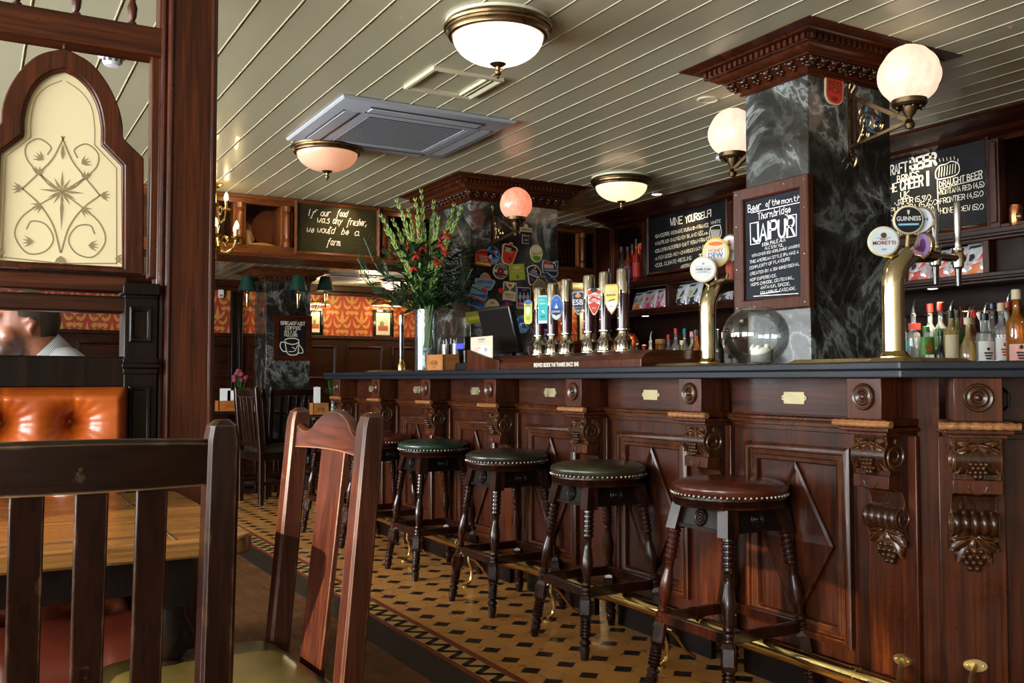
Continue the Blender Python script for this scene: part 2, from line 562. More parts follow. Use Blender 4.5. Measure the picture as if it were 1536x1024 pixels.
BLACKP = paint((.006, .006, .007), .35)
GLOSSB = paint((.008, .008, .009), .12, 0, .6)
WHITEP = paint((.78, .78, .76), .4)
SLATE = None
# ------------------------------------------------------------------ room shell
CEIL = 2.40
XL, XR, XFAR, YN, YE, YB = -3.2, 4.86, 10.2, -2.4, 6.47, 13.0

def m_ceiling():
    m, nt, b = new_mat('painted_boards')
    v = coords(nt, (1, .25, 1)); f = noise(nt, v, 5, 5)
    c = mixc(nt, f, (.455, .435, .285), (.53, .51, .355))
    spot = ramp(nt, noise(nt, coords(nt), 26, 3), [(.70, (0, 0, 0)), (.78, (1, 1, 1))])
    c = mixc(nt, mathn(nt, 'MULTIPLY', spot, .18), c, (.25, .22, .14))
    nt.links.new(c, b.inputs['Base Color']); b.inputs['Roughness'].default_value = .30
    b.inputs['Coat Weight'].default_value = .15
    bump(nt, b, noise(nt, coords(nt, (3, .6, 1)), 6, 4), .06, .01)
    return m
mb = MB()
P = .1393; x = .997 - 33 * P
prof = []
while x < XFAR:
    prof += [(x + .0065, CEIL), (x + P - .0075, CEIL), (x + P - .0066, CEIL - .0020), (x + P - .0042, CEIL - .0026), (x + P - .0018, CEIL - .0020), (x + P, CEIL + .007), (x + P + .003, CEIL + .007)]
    x += P
n = len(prof)
mb.add([(a, YN - .1, z) for a, z in prof] + [(a, YB + .2, z) for a, z in prof], [(i, i + 1, n + i + 1, n + i) for i in range(n - 1)])
struct(mb.build('ceiling', m_ceiling(), smooth=20, fix=False))
mb = MB().box(XL - .1, XFAR + .1, YN - .1, YB + .2, CEIL + .02, CEIL + .1)
struct(mb.build('ceiling', paint((.3, .29, .22)), smooth=None))

# floor: boards on the left, a dark kerb strip, then Victorian tile
def m_tile():
    m, nt, b = new_mat('octagon_tile')
    tc = nt.nodes.new('ShaderNodeTexCoord'); sp = nt.nodes.new('ShaderNodeSeparateXYZ')
    nt.links.new(tc.outputs['Object'], sp.inputs[0])
    q = .152
    def near(o, c0): # distance to the nearest lattice line
        a = mathn(nt, 'DIVIDE', mathn(nt, 'SUBTRACT', o, c0), q)
        return mathn(nt, 'MULTIPLY', mathn(nt, 'ABSOLUTE', mathn(nt, 'SUBTRACT', a, mathn(nt, 'ROUND', a))), q)
    lx = near(sp.outputs[0], 1.797); ly = near(sp.outputs[1], 4.252)
    sm = mathn(nt, 'ADD', lx, ly)
    dot = mathn(nt, 'LESS_THAN', sm, .0425)
    ring = mathn(nt, 'LESS_THAN', mathn(nt, 'ABSOLUTE', mathn(nt, 'SUBTRACT', sm, .0435)), .0013)
    gr = mathn(nt, 'MAXIMUM', mathn(nt, 'LESS_THAN', lx, .0011), mathn(nt, 'LESS_THAN', ly, .0011))
    gr = mathn(nt, 'MAXIMUM', gr, ring)
    cell = nt.nodes.new('ShaderNodeTexWhiteNoise'); cell.noise_dimensions = '2D'
    cb = nt.nodes.new('ShaderNodeCombineXYZ')
    fx = mathn(nt, 'FLOOR', mathn(nt, 'DIVIDE', mathn(nt, 'SUBTRACT', sp.outputs[0], 1.797), q))
    fy = mathn(nt, 'FLOOR', mathn(nt, 'DIVIDE', mathn(nt, 'SUBTRACT', sp.outputs[1], 4.252), q))
    nt.links.new(fx, cb.inputs[0]); nt.links.new(fy, cb.inputs[1]); nt.links.new(cb.outputs[0], cell.inputs['Vector'])
    base = mixc(nt, cell.outputs['Value'], (.44, .195, .045), (.56, .27, .075))
    base = mixc(nt, noise(nt, coords(nt), 14, 5), base, (.42, .18, .045))
    c = mixc(nt, gr, base, (.10, .045, .018))
    c = mixc(nt, dot, c, (.008, .007, .007))
    nt.links.new(c, b.inputs['Base Color'])
    nt.links.new(ramp(nt, noise(nt, coords(nt), 8, 4), [(.3, (.22,) * 3), (.7, (.42,) * 3)]), b.inputs['Roughness'])
    bump(nt, b, mathn(nt, 'MULTIPLY', gr, -1.0), .3, .002)
    return m
fl = MB().box(XL, 1.435, YN, YB, -.06, 0).build('floor', WFLOOR, smooth=None); struct(fl)
# floor board seams are modelled as fine dark strips
mb = MB(); x = XL + .1
while x < 1.43:
    mb.box(x, x + .003, YN, YB, -.002, .0006); x += .13
mb.box(1.428, 1.434, YN, YB, -.002, .0008)
mb.build('board_seams', paint((.02, .009, .004), .6), fl, smooth=None)
MB().box(1.435, 1.578, YN, 9.0, -.06, .001).build('kerb_strip', paint((.020, .014, .010), .35), fl, smooth=None)
MB().box(1.578, 1.603, YN, 9.0, -.06, .001).box(1.690, 1.722, YN, 9.0, -.06, .001).build('red_tile_line', paint((.17, .034, .016), .35), fl, smooth=None)
mb = MB(); mb.box(1.603, 1.690, YN, 9.0, -.06, .001)
mb.build('border_tile', paint((.46, .27, .085), .35), fl, smooth=None)
mb = MB(); y = 3.375 - .11 * 48
hz = .0162
while y < 8.9:       # lightning zig-zag in black tile
    for a, c_ in (((1.606, y - .055), (1.687, y)), ((1.687, y), (1.606, y + .055))):
        mb.add([(a[0], a[1] - hz, .0016), (c_[0], c_[1] - hz, .0016), (c_[0], c_[1] + hz, .0016), (a[0], a[1] + hz, .0016)], [(0, 1, 2, 3)])
    y += .11
mb.build('zigzag_tile', paint((.009, .008, .008), .3), fl, smooth=None, fix=False)
MB().box(1.722, XFAR, YN, 9.0, -.06, .0012).build('octagon_paving', m_tile(), fl, smooth=None)
MB().box(1.435, XFAR, 9.0, YB, -.06, .001).build('dark_boards', wood('dark_floor', 'x', (.02, .009, .005), (.05, .02, .01), .22), fl, smooth=None)

# wallpaper and panelling of the far room
PANEL = WV
def wall_pattern(mb, w, h, M, step=.29):
    """gold tulip and leaf repeat, cut from flat shapes"""
    mb.at(M)
    def shape(cx, cy, s, pts, z=.001):
        sm = smoothline([V(p_) for p_ in pts], 4, True)
        for sg in (1, -1):
            q = [(cx + sg * max(0, a) * s, cy + b * s) for a, b in sm]
            if sg < 0: q = q[::-1]
            mb.flat([(min(max(a, 0), w), min(max(b, 0), h)) for a, b in q], z)
    tul = [(0, -.02), (.03, .03), (.10, .07), (.17, .20), (.10, .17), (.06, .10), (.03, .20), (0, .33), (0, .12)]
    leaf = [(.03, -.05), (.12, -.10), (.20, -.03), (.21, .12), (.17, .02), (.11, -.03), (.06, 0)]
    base = [(0, -.24), (.05, -.20), (.12, -.24), (.16, -.17), (.09, -.13), (.03, -.15), (0, -.12)]
    j = 0; y = -.1
    while y < h + .3:
        x = -.2 + (step / 2 if j % 2 else 0)
        while x < w + .2:
            for pts in (tul, leaf, base): shape(x, y, .60, pts)
            x += step
        y += .27; j += 1
WP = paint((.40, .040, .012), .5); WPG = paint((.56, .27, .055), .5)
def wp_wall(x0, x1, name):
    o = MB().box(x0, x1, YB, YB + .12, 0, CEIL + .02).build(name, WP, smooth=None); struct(o)
    mb = MB(); wall_pattern(mb, x1 - x0, .66, frame((x0, YB, 1.69), (1, 0, 0)))
    mb.build('tulip_pattern', WPG, o, smooth=None, fix=False)
    mb = MB().box(x0, x1, YB - .03, YB + .01, 0, 1.64).box(x0, x1, YB - .07, YB + .01, 1.64, 1.69)
    mb.build('dado', WX, o, bevel=.006, smooth=None)
    mb = MB(); x = x0 + .12
    while x < x1 - .5:
        for z0, z1 in ((.25, .95), (1.07, 1.55)):
            mb.at(frame((x, YB - .03, z0), (1, 0, 0)))
            mb.loop([(0, 0), (0, .018), (-.02, .022), (-.04, .008), (-.045, 0)], [(0, 0), (.56, 0), (.56, z1 - z0), (0, z1 - z0)])
        x += .70
    mb.build('dado_moulding', WV, o)
    MB().box(x0, x1, YB - .10, YB + .01, 2.31, CEIL).box(x0, x1, YB - .06, YB + .01, 2.26, 2.31).build('cornice', WX, o, bevel=.01)
wp_wall(XL, XFAR, 'wall_back')
o = MB().box(XR, XR + .12, YN, YE, 0, CEIL + .02).build('wall_right', paint((.05, .018, .010), .5), smooth=None); struct(o)
o = MB().box(XR, XFAR, YE - .02, YE + .08, 0, CEIL + .02).build('wall_side', paint((.05, .018, .010), .5), smooth=None); struct(o)
o = MB().box(XFAR, XFAR + .12, YE, YB, 0, CEIL + .02).build('wall_far', WP, smooth=None); struct(o)

# street side: windows in the left wall and behind the camera
def wall_with_holes(name, horizontal, fixed, a0, a1, holes, th=.14):
    mb = MB()
    f = lambda p, q, z0, z1: (mb.box(p, q, fixed - th, fixed, z0, z1) if horizontal else mb.box(fixed - th, fixed, p, q, z0, z1))
    cur = a0
    for h0, h1, z0, z1 in holes:
        f(cur, h0, 0, CEIL + .02); f(h0, h1, 0, z0); f(h0, h1, z1, CEIL + .02); cur = h1
    f(cur, a1, 0, CEIL + .02)
    return struct(mb.build(name, paint((.46, .40, .28), .6), smooth=None))
HL = [(-2.0, .5, .6, 2.3), (.8, 2.9, .6, 2.3), (3.4, 6.5, .6, 2.3), (7.2, 9.8, .6, 2.3)]
HN = [(-2.9, -1.5, .85, 2.25)]
wall_with_holes('wall_left', False, XL, YN - .1, YB + .1, HL)
wall_with_holes('wall_near', True, YN, XL, XR + .1, HN)
PANE = None
def mk_pane():
    m, nt, b = new_mat('window_glass')
    out = nt.nodes['Material Output']
    t = nt.nodes.new('ShaderNodeBsdfTransparent'); g = nt.nodes.new('ShaderNodeBsdfGlossy'); g.inputs['Roughness'].default_value = .02
    mx = nt.nodes.new('ShaderNodeMixShader'); mx.inputs[0].default_value = .06
    nt.links.new(t.outputs[0], mx.inputs[1]); nt.links.new(g.outputs[0], mx.inputs[2]); nt.links.new(mx.outputs[0], out.inputs[0])
    return m
PANE = mk_pane()
def window(i, horizontal, fixed, h):
    a0, a1, z0, z1 = h; mb = MB(); d0, d1 = fixed - .10, fixed - .05
    f = lambda p, q, u, w: (mb.box(p, q, d0, d1, u, w) if horizontal else mb.box(d0, d1, p, q, u, w))
    f(a0, a0 + .06, z0, z1); f(a1 - .06, a1, z0, z1); f(a0, a1, z0, z0 + .06); f(a0, a1, z1 - .06, z1)
    for k in (1, 2): c = a0 + (a1 - a0) * k / 3; f(c - .02, c + .02, z0, z1)
    f(a0, a1, 1.78, 1.82)
    o = struct(mb.build('window_%d' % i, WV, smooth=None))
    mb = MB()
    f2 = (lambda: mb.box(a0, a1, fixed - .078, fixed - .072, z0, z1)) if horizontal else (lambda: mb.box(fixed - .078, fixed - .072, a0, a1, z0, z1))
    f2(); mb.build('pane', PANE, o, smooth=None)
for i, h in enumerate(HL): window(i + 1, False, XL, h)
for i, h in enumerate(HN): window(i + 5, True, YN, h)
# ------------------------------------------------------------------ the bar
PIERS = [1.945, 2.73, 3.51, 4.29, 5.08, 5.87, 6.63]
XP = 2.43            # panel plane of the long front; the near corner is cut at 45 degrees
CH0 = (2.43, 1.866)  # where the two panel planes meet
LONG = frame((XP, 0, 0), (0, -1, 0))                       # u = -y, v = z, w towards the customers
CHAM = frame((CH0[0], CH0[1], 0), (1, -1, 0))
PLATE = metal('dull_brass_plate', (.44, .38, .22), .42)
bar = thing('bar_counter', 'long carved mahogany bar front with diamond panels under the black bar top', 'bar', (0, 0, 0))

MOULD = [(0, 0), (0, .020), (-.010, .028), (-.022, .026), (-.028, .014), (-.040, .012), (-.046, .018), (-.056, .016), (-.062, .004), (-.062, 0)]
def rope_ledge(mb, u0, u1, out, z=.932, r=.0095, twist=False):
    n = max(2, int((u1 - u0) / .006)) if twist else 1
    pts = [(u0 + (u1 - u0) * k / n, z, out) for k in range(n + 1)]
    mb.tube(pts, [r * (1 + .10 * sin(k * 1.3)) for k in range(n + 1)] if twist else r, 10)
def bay(M, u0, u1, plate=True, diamond=True):
    w = u1 - u0; um = (u0 + u1) / 2
    mb = MB(M).box(u0, u1, .945, 1.066, 0, .012); mb.build('frieze_board', WY, bar, smooth=None)
    mb = MB(M)
    mb.box(u0, u1, .920, .925, 0, .030).box(u0, u1, .906, .920, 0, .020).box(u0, u1, .890, .906, 0, .010)
    mb.box(u0, u1, .925, .946, 0, .014); rope_ledge(mb, u0, u1, .028)
    mb.build('ledge', WEDGE, bar, bevel=.003, label='dark moulded ledge with a rounded nosing')
    p = MB(M).box(u0, u1, .10, .89, -.02, 0).build('panel', WV, bar, smooth=None)
    a0, a1, z0, z1 = u0 + .07, u1 - .07, .215, .845
    mb = MB(M); mb.loop(MOULD, [(a0, z0), (a1, z0), (a1, z1), (a0, z1)])
    mb.build('panel_moulding', WEDGE, p, smooth=50)
    if diamond:
        dw, dh, cz = min(.225, (a1 - a0) / 2 - .075), .262, .525
        q = [(um, cz - dh), (um + dw, cz), (um, cz + dh), (um - dw, cz)]
        mb = MB(M); mb.loop([(0, 0), (0, .013), (-.010, .016), (-.016, .008), (-.020, .008), (-.34, .030)][:5], q)
        k = 1 - .020 / (dw * dh / sqrt(dw * dw + dh * dh))
        qi = [(um + (a - um) * k, cz + (b - cz) * k) for a, b in q]
        mb.add([(a, b, .008) for a, b in qi] + [(um, cz, .024)], [(i, (i + 1) % 4, 4) for i in range(4)])
        mb.build('diamond', WV, p, smooth=None)
    mb = MB(M)
    mb.box(u0, u1, .13, .150, 0, .018).box(u0, u1, .150, .166, 0, .010).box(u0, u1, .10, .13, -.02, .006)
    mb.build('base_moulding', WY, bar, bevel=.004)
    MB(M).box(u0, u1, 0, .105, -.06, -.035).build('plinth', WBLACK, bar, smooth=None)
    if plate:
        mb = MB(M)
        pts = [(-.046, -.021), (.046, -.021), (.046, -.010), (.056, -.006), (.056, .006), (.046, .010), (.046, .021), (-.046, .021), (-.046, .010), (-.056, .006), (-.056, -.006), (-.046, -.010)]
        mb.prism([(um + a, 1.000 + b) for a, b in pts], .012, .015)
        for sx in (-1, 1): mb.ball((um + sx * .050, 1.000, .0155), .003, 6)
        mb.build('name_plate', PLATE, bar, bevel=.001, label='small blank brass plate')

def spiral(mb, cx, cy, r, z, turns=1.6, w=.007, sg=1, a0=pi / 2):
    pts = []
    for k in range(int(turns * 18)):
        t = k / (turns * 18); a = a0 + sg * 2 * pi * turns * t
        q = r * (1 - .82 * t)
        pts.append((cx + q * cos(a), cy + q * sin(a), z))
    mb.tube(pts, [w * (1 - .5 * k / len(pts)) for k in range(len(pts))], 6)
def leaf(mb, base, tip, w, z, lift=.012, lobes=3):
    b = V(base); t = V(tip); d = t - b; L = d.length; d.normalize(); q = V((-d.y, d.x))
    def fn(s, tt):
        x = (tt - .5) * 2
        env = sin(pi * min(1, s * 1.02)) ** .55 * (1 - .25 * s)
        env *= .72 + .28 * abs(sin(pi * lobes * s + .4))
        p = b + d * (L * s) + q * (x * w * env)
        return (p.x, p.y, z + lift * (1 - x * x * .9) * (.5 + .5 * sin(pi * s)) + .002 * cos(x * 14) - .004 * abs(x) ** .5)
    mb.grid(fn, 12, 8)
def grapes(mb, cx, cy, z, r, rows, droop):
    for j, n in enumerate(rows):
        for k in range(n):
            mb.ball((cx + (k - (n - 1) / 2) * r * 1.75, cy - j * r * 1.6, z + r * (.6 + .35 * rnd.random()) - j * droop), r, 8)

def pier(M, uc, full=True):
    h = .0625; PO = .135
    hd = MB(M).box(uc - h, uc + h, .945, 1.066, 0, PO).build('pier_head', WREDV, bar, bevel=.002)
    mb = MB(M @ T(uc, 1.011, PO))
    mb.lathe([(.040, 0), (.040, .005), (.036, .009), (.031, .006), (.027, .006), (.022, .010), (.016, .008), (.011, .005), (.009, .010), (.004, .013), (0, .013)], 28)
    mb.build('rosette', WCARVE, hd, smooth=50)
    mb = MB(M)
    e = .104
    rope_ledge(mb, uc - e, uc + e, PO + .010, twist=True, r=.0105)
    mb.build('worn_ledge', WHONEY, bar, label='pale worn rope-carved ledge over the corbel')
    mb = MB(M)
    mb.box(uc - .085, uc + .085, .925, .946, 0, PO + .006).box(uc - .090, uc + .090, .909, .922, 0, PO + .008).box(uc - .075, uc + .075, .897, .909, 0, PO - .004)
    mb.build('ledge_step', WREDV, bar, bevel=.003)
    # corbel: side profile (w out, v up) swept across its width
    c = MB(M @ T(uc, 0, 0))
    side = [(0, .897), (.112, .897), (.112, .882)]
    side += [(.078 + .047 * sin(a), .836 + .047 * cos(a)) for a in [radians(40 + 14 * k) for k in range(9)]]
    side += [(.100, .782), (.105, .778), (.105, .742), (.080, .740), (.050, .728), (.038, .705), (.036, .690)]
    side += [(.045 + .034 * sin(a), .652 + .034 * cos(a)) for a in [radians(-10 + 18 * k) for k in range(12)]]
    side += [(.020, .585), (.012, .540), (0, .53)]
    hw = .060
    poly0 = [(-hw, v, w) for w, v in side]; poly1 = [(hw, v, w) for w, v in side]
    c.hexa(poly0, poly1)
    for sg in (-1, 1):   # volutes on both cheeks
        c.M = M @ T(uc, 0, 0) @ frame((sg * hw, 0, 0), (0, 0, sg), (0, 1, 0))
        spiral(c, sg * .078, .836, .044, .002, 1.7, .008, sg)
        spiral(c, sg * .045, .652, .030, .002, 1.4, .006, sg)
    co = c.build('corbel', WCARVE, bar, smooth=40)
    mb = MB(M @ T(uc, 0, 0))     # acanthus and grapes on the upper scroll
    Z = .117
    for bx, by, tx, ty, w in ((0, .876, -.060, .856, .022), (0, .876, .060, .856, .022), (0, .872, -.058, .812, .026), (0, .872, .058, .812, .026), (-.010, .868, -.030, .796, .020), (.010, .868, .030, .796, .020), (-.02, .880, -.055, .884, .012), (.02, .880, .055, .884, .012), (-.03, .83, -.062, .795, .016), (.03, .83, .062, .795, .016)):
        leaf(mb, (bx, by), (tx, ty), w, Z - .012 * (abs(.845 - ty) / .05), .014)
    grapes(mb, 0, .826, .122, .0075, (4, 3, 4, 2), .004)
    mb.build('vine_carving', WCARVE, co, smooth=60)
    mb = MB(M @ T(uc, 0, 0))
    mb.box(-.064, .064, .742, .780, .05, .110)
    mb.M = M @ T(uc, .765, .110)
    mb.tube([(.024 * cos(a), .024 * sin(a), 0) for a in [pi + pi * k / 14 for k in range(15)]], .003, 6)
    mb.build('scroll_block', WREDV, co, bevel=.002)
    mb = MB(M @ T(uc, 0, 0))     # ribbed roll
    for k in range(5):
        mb.M = M @ T(uc - .048 + k * .024, .652, .050) @ RY(pi / 2)
        r = .036; L = .0125
        mb.lathe([(r * .72, -L), (r * .96, -L * .6), (r * 1.04, 0), (r * .96, L * .6), (r * .72, L)], 20)
    mb.build('ribbed_roll', WCARVE, co, smooth=60)
    mb = MB(M @ T(uc, 0, 0))
    for tx, ty, w in ((-.066, .572, .030), (.066, .572, .030), (-.046, .536, .028), (.046, .536, .028), (-.066, .606, .022), (.066, .606, .022), (0, .555, .026)):
        leaf(mb, (0, .622), (tx, ty), w, .052 - .25 * (.622 - ty), .018)
    grapes(mb, 0, .572, .036, .0105, (3, 4, 3, 2), .004)
    mb.build('grape_pendant', WCARVE, co, smooth=60)
    MB(M).box(uc - .088, uc + .088, .10, .897, 0, .020).build('pilaster', WREDV, bar, bevel=.003)

edges = PIERS + [6.80]
e = .088
for k in range(len(PIERS)):
    pier(LONG, -PIERS[k])
    y0 = PIERS[k] + e; y1 = (PIERS[k + 1] - e) if k + 1 < len(PIERS) else 6.82
    if y1 - y0 > .2: bay(LONG, -y1, -y0)
    else: MB(LONG).box(-y1, -y0, 0, 1.066, -.02, 0).build('end_stile', WV, bar, smooth=None)
MB(LONG).box(-PIERS[0] - e, -CH0[1], 0.0, 1.066, -.05, -.001).build('corner_post', WREDV, bar, smooth=None)
pier(CHAM, .140)
MB(CHAM).box(0, .06, 0.0, 1.066, -.05, -.001).build('corner_post', WREDV, bar, smooth=None)
bay(CHAM, .140 + e, .140 + e + .78, plate=False)
MB(CHAM).box(.140 + e + .78, .140 + e + .80, 0, 1.066, -.42, .012).build('end_panel', WV, bar, smooth=None)
MB().box(2.45, 2.84, 6.79, 6.83, 0, 1.066).build('end_panel', WV, bar, smooth=None)
# hooks for bags
def hook(M):
    mb = MB(M)
    pts = [(0, .030, .0), (.0, .030, .022), (.010, .018, .034), (.010, -.018, .034), (0, -.030, .022), (0, -.030, 0)]
    mb.tube(pts, .0045, 8)
    mb.build('bag_hook', IRON, bar)
for M in (CHAM @ T(.140 + .0625 + .022, 1.005, .012), LONG @ T(-PIERS[3] - .10, 1.005, .012), LONG @ T(-PIERS[2] - .10, 1.005, .012), LONG @ T(-PIERS[1] - .10, 1.005, .012)):
    hook(M)

# worktop
def m_slate():
    m, nt, b = new_mat('black_bar_top')
    nt.links.new(mixc(nt, noise(nt, coords(nt), 40, 6), (.004, .005, .008), (.010, .013, .019)), b.inputs['Base Color'])
    b.inputs['Roughness'].default_value = .36; b.inputs['Specular IOR Level'].default_value = .3
    return m
SLATE = m_slate()
def top_poly(o):  # front edge pulled back by o
    k = o * (sqrt(2) - 1)
    return [(2.27 + o, 6.86), (2.27 + o, 1.80 + k), (3.02 + o, 1.05 + k), (3.38, 1.30), (2.845, 1.90), (2.845, 6.86)]
mb = MB(); mb.prism(top_poly(0), 1.090, 1.113); mb.prism(top_poly(.006), 1.066, 1.090)
tag(mb.build('worktop', SLATE, bevel=.004, smooth=None), 'black slab bar top running the length of the carved bar', 'worktop')

# foot rail
fr = thing('foot_rail', 'polished brass foot rail along the base of the carved bar', 'foot rail', (2.25, 2.0, 0))
path = [(0, 4.75, .20), (0, -.20, .20), (.02, -.26, .20), (.9, -1.14, .20)]
pts = []
for i in range(len(path) - 1):
    a, b_ = V(path[i]), V(path[i + 1]); k = max(1, int((b_ - a).length / .12))
    pts += [a + (b_ - a) * (q / k) for q in range(k)]
pts.append(V(path[-1]))
MB().tube(pts, .0255, 18).build('rail', BRASS, fr, smooth=60)
for y in (-.05, .62, 1.60, 2.55, 3.5, 4.4):
    mb = MB(T(0, y, .20) @ RX(pi / 2)); mb.lathe([(.0262, -.010), (.0285, -.008), (.0285, .008), (.0262, .010)], 18)
    mb.build('collar', BRASS, fr)
for y in (.83, 1.62, 2.42, 3.22, 4.02):
    mb = MB()
    mb.tube(smoothline([(0, y, .178), (-.004, y, .13), (.012, y, .08), (.006, y, .03), (-.022, y, .010)], 5), .0078, 8)
    mb.M = T(-.022, y, .001); mb.lathe([(.020, 0), (.020, .006), (.012, .010), (0, .011)], 14)
    mb.M = Matrix(); mb.tube(smoothline([(.004, y, .14), (.04, y, .12), (.10, y, .05), (.14, y, .02)], 4), .006, 6)
    mb.build('rail_foot', BRASS, fr)
def bracket(p, q):
    mb = MB(); mb.tube(smoothline([q, V(q) + (V(p) - V(q)) * .5 + V((0, 0, .01)), p], 4), .008, 8)
    return mb
for yy in (-.067,):
    mb = bracket((.155, yy - .02, .235), (.0, yy - .13, .205))
    mb.M = frame((.156, yy - .02, .235), (0, -1, 0))
    mb.prism(ellipse(.030, .017, 20), -.004, .003)
    for sx in (-1, 1): mb.ball((sx * .020, 0, .003), .004, 6)
    mb.build('wall_bracket', BRASSD, fr, smooth=40)
Mi = T(-2.25, -2.0, 0) @ CHAM
p = Mi @ V((.140, .245, .020)); q = Mi @ V((.10, .20, .15))
mb = bracket(p, q); mb.M = Mi @ T(.140, .245, .021)
mb.prism(ellipse(.032, .018, 20), -.003, .004)
for sx in (-1, 1): mb.ball((sx * .021, 0, .004), .004, 6)
mb.build('wall_bracket', BRASSD, fr, smooth=40)
# ------------------------------------------------------------------ marble columns
def column(name, label, x0, x1, y0, y1, oh, zc, zbase=0.0, ztop=CEIL, mat=MARBLE, capmat=WREDX):
    c = thing(name, label, 'column', ((x0 + x1) / 2, (y0 + y1) / 2, zbase))
    M = T(-(x0 + x1) / 2, -(y0 + y1) / 2, -zbase)
    MB(M).box(x0, x1, y0, y1, zbase, ztop - .002).build('shaft', mat, c, bevel=.004)
    path = [(x0, y0), (x1, y0), (x1, y1), (x0, y1)]
    k = oh / .20; h = ztop - zc; Z = lambda t: zc + h * t
    mb = MB(M)
    mb.loop([(.0, Z(-.02)), (.010 * k, Z(0)), (.018 * k, Z(.05)), (.010 * k, Z(.10)), (.014 * k, Z(.13)), (.058 * k, Z(.40)), (.066 * k, Z(.42)), (.066 * k, Z(.45)), (.080 * k, Z(.48)), (.096 * k, Z(.56)), (.102 * k, Z(.62)), (.118 * k, Z(.64)), (.118 * k, Z(.83)), (.150 * k, Z(.85)), (.155 * k, Z(.89)), (.178 * k, Z(.93)), (.20 * k, Z(.975)), (.20 * k, Z(.997))], path)
    cap = mb.build('capital', capmat, c, smooth=30)
    md = MB(M); ml = MB(M)
    for i in range(4):
        a = V(path[i]); b = V(path[(i + 1) % 4]); d = (b - a).normalized(); nrm = V((d.y, -d.x))
        L = (b - a).length + 2 * .118 * k; st = a - d * .118 * k
        n = int(L / .030)
        for j in range(n):
            p = st + d * (L * (j + .5) / n) + nrm * .118 * k
            q = d * (.0085)
            md.hexa([(*(p - q), Z(.66)), (*(p + q), Z(.66)), (*(p + q), Z(.82)), (*(p - q), Z(.82))],
                    [(*(p - q + nrm * .016), Z(.66)), (*(p + q + nrm * .016), Z(.66)), (*(p + q + nrm * .016), Z(.82)), (*(p - q + nrm * .016), Z(.82))])
        L = (b - a).length + .05; st = a - d * .025; n = max(3, int(L / .058))
        for j in range(n + 1):
            p = st + d * (L * j / n)
            for s_, t_, r_, o_ in ((0, .33, .020, .050), (-.012, .24, .012, .036), (.012, .24, .012, .036), (0, .18, .010, .030), (-.018, .36, .009, .058), (.018, .36, .009, .058)):
                w = p + d * s_ * (1 if t_ > .1 else 1) + nrm * o_ * k
                ml.ball((w.x, w.y, Z(t_)), r_ * .85 * k ** .5, 8, (1, 1, .8))
    md.build('dentils', capmat, cap, smooth=None)
    ml.build('leaf_carving', WCARVE, cap, smooth=60)
    return c
column('marble_column', 'tall black marble column at the near end with a beer of the month board', 2.85, 3.33, 2.665, 3.015, .20, 2.268, 1.10 - 1.10)
column('marble_column', 'wide black marble column covered in beer badges behind the hand pumps', 2.86, 3.545, 5.615, 6.275, .17, 2.255)
column('marble_column', 'distant black marble column hung with a coffee chalkboard under the overhead cabinet', 3.06, 3.60, 11.40, 11.95, .20, 2.25, mat=MARBLE, capmat=WORANGE)

# ------------------------------------------------------------------ globe lamps on scrolled brackets
GLOBE = None
def m_globe(name, hot, cool, e):
    m, nt, b = new_mat(name)
    tc = nt.nodes.new('ShaderNodeTexCoord'); sp = nt.nodes.new('ShaderNodeSeparateXYZ')
    nt.links.new(tc.outputs['Object'], sp.inputs[0])
    f = noise(nt, coords(nt, (1, 1, .6)), 22, 4, .6, 1.0)
    b.inputs['Base Color'].default_value = (.30, .20, .16, 1); b.inputs['Roughness'].default_value = .3
    nt.links.new(mixc(nt, ramp(nt, f, [(.3, (0, 0, 0)), (.7, (1, 1, 1))]), cool, hot), b.inputs['Emission Color'])
    b.inputs['Emission Strength'].default_value = e
    return m
GLOBE = m_globe('flame_glass_globe', (1.0, .80, .58), (1.0, .56, .40), 1.12)
GLOBEP = m_globe('pink_flame_globe', (1.0, .42, .22), (.95, .18, .10), .92)
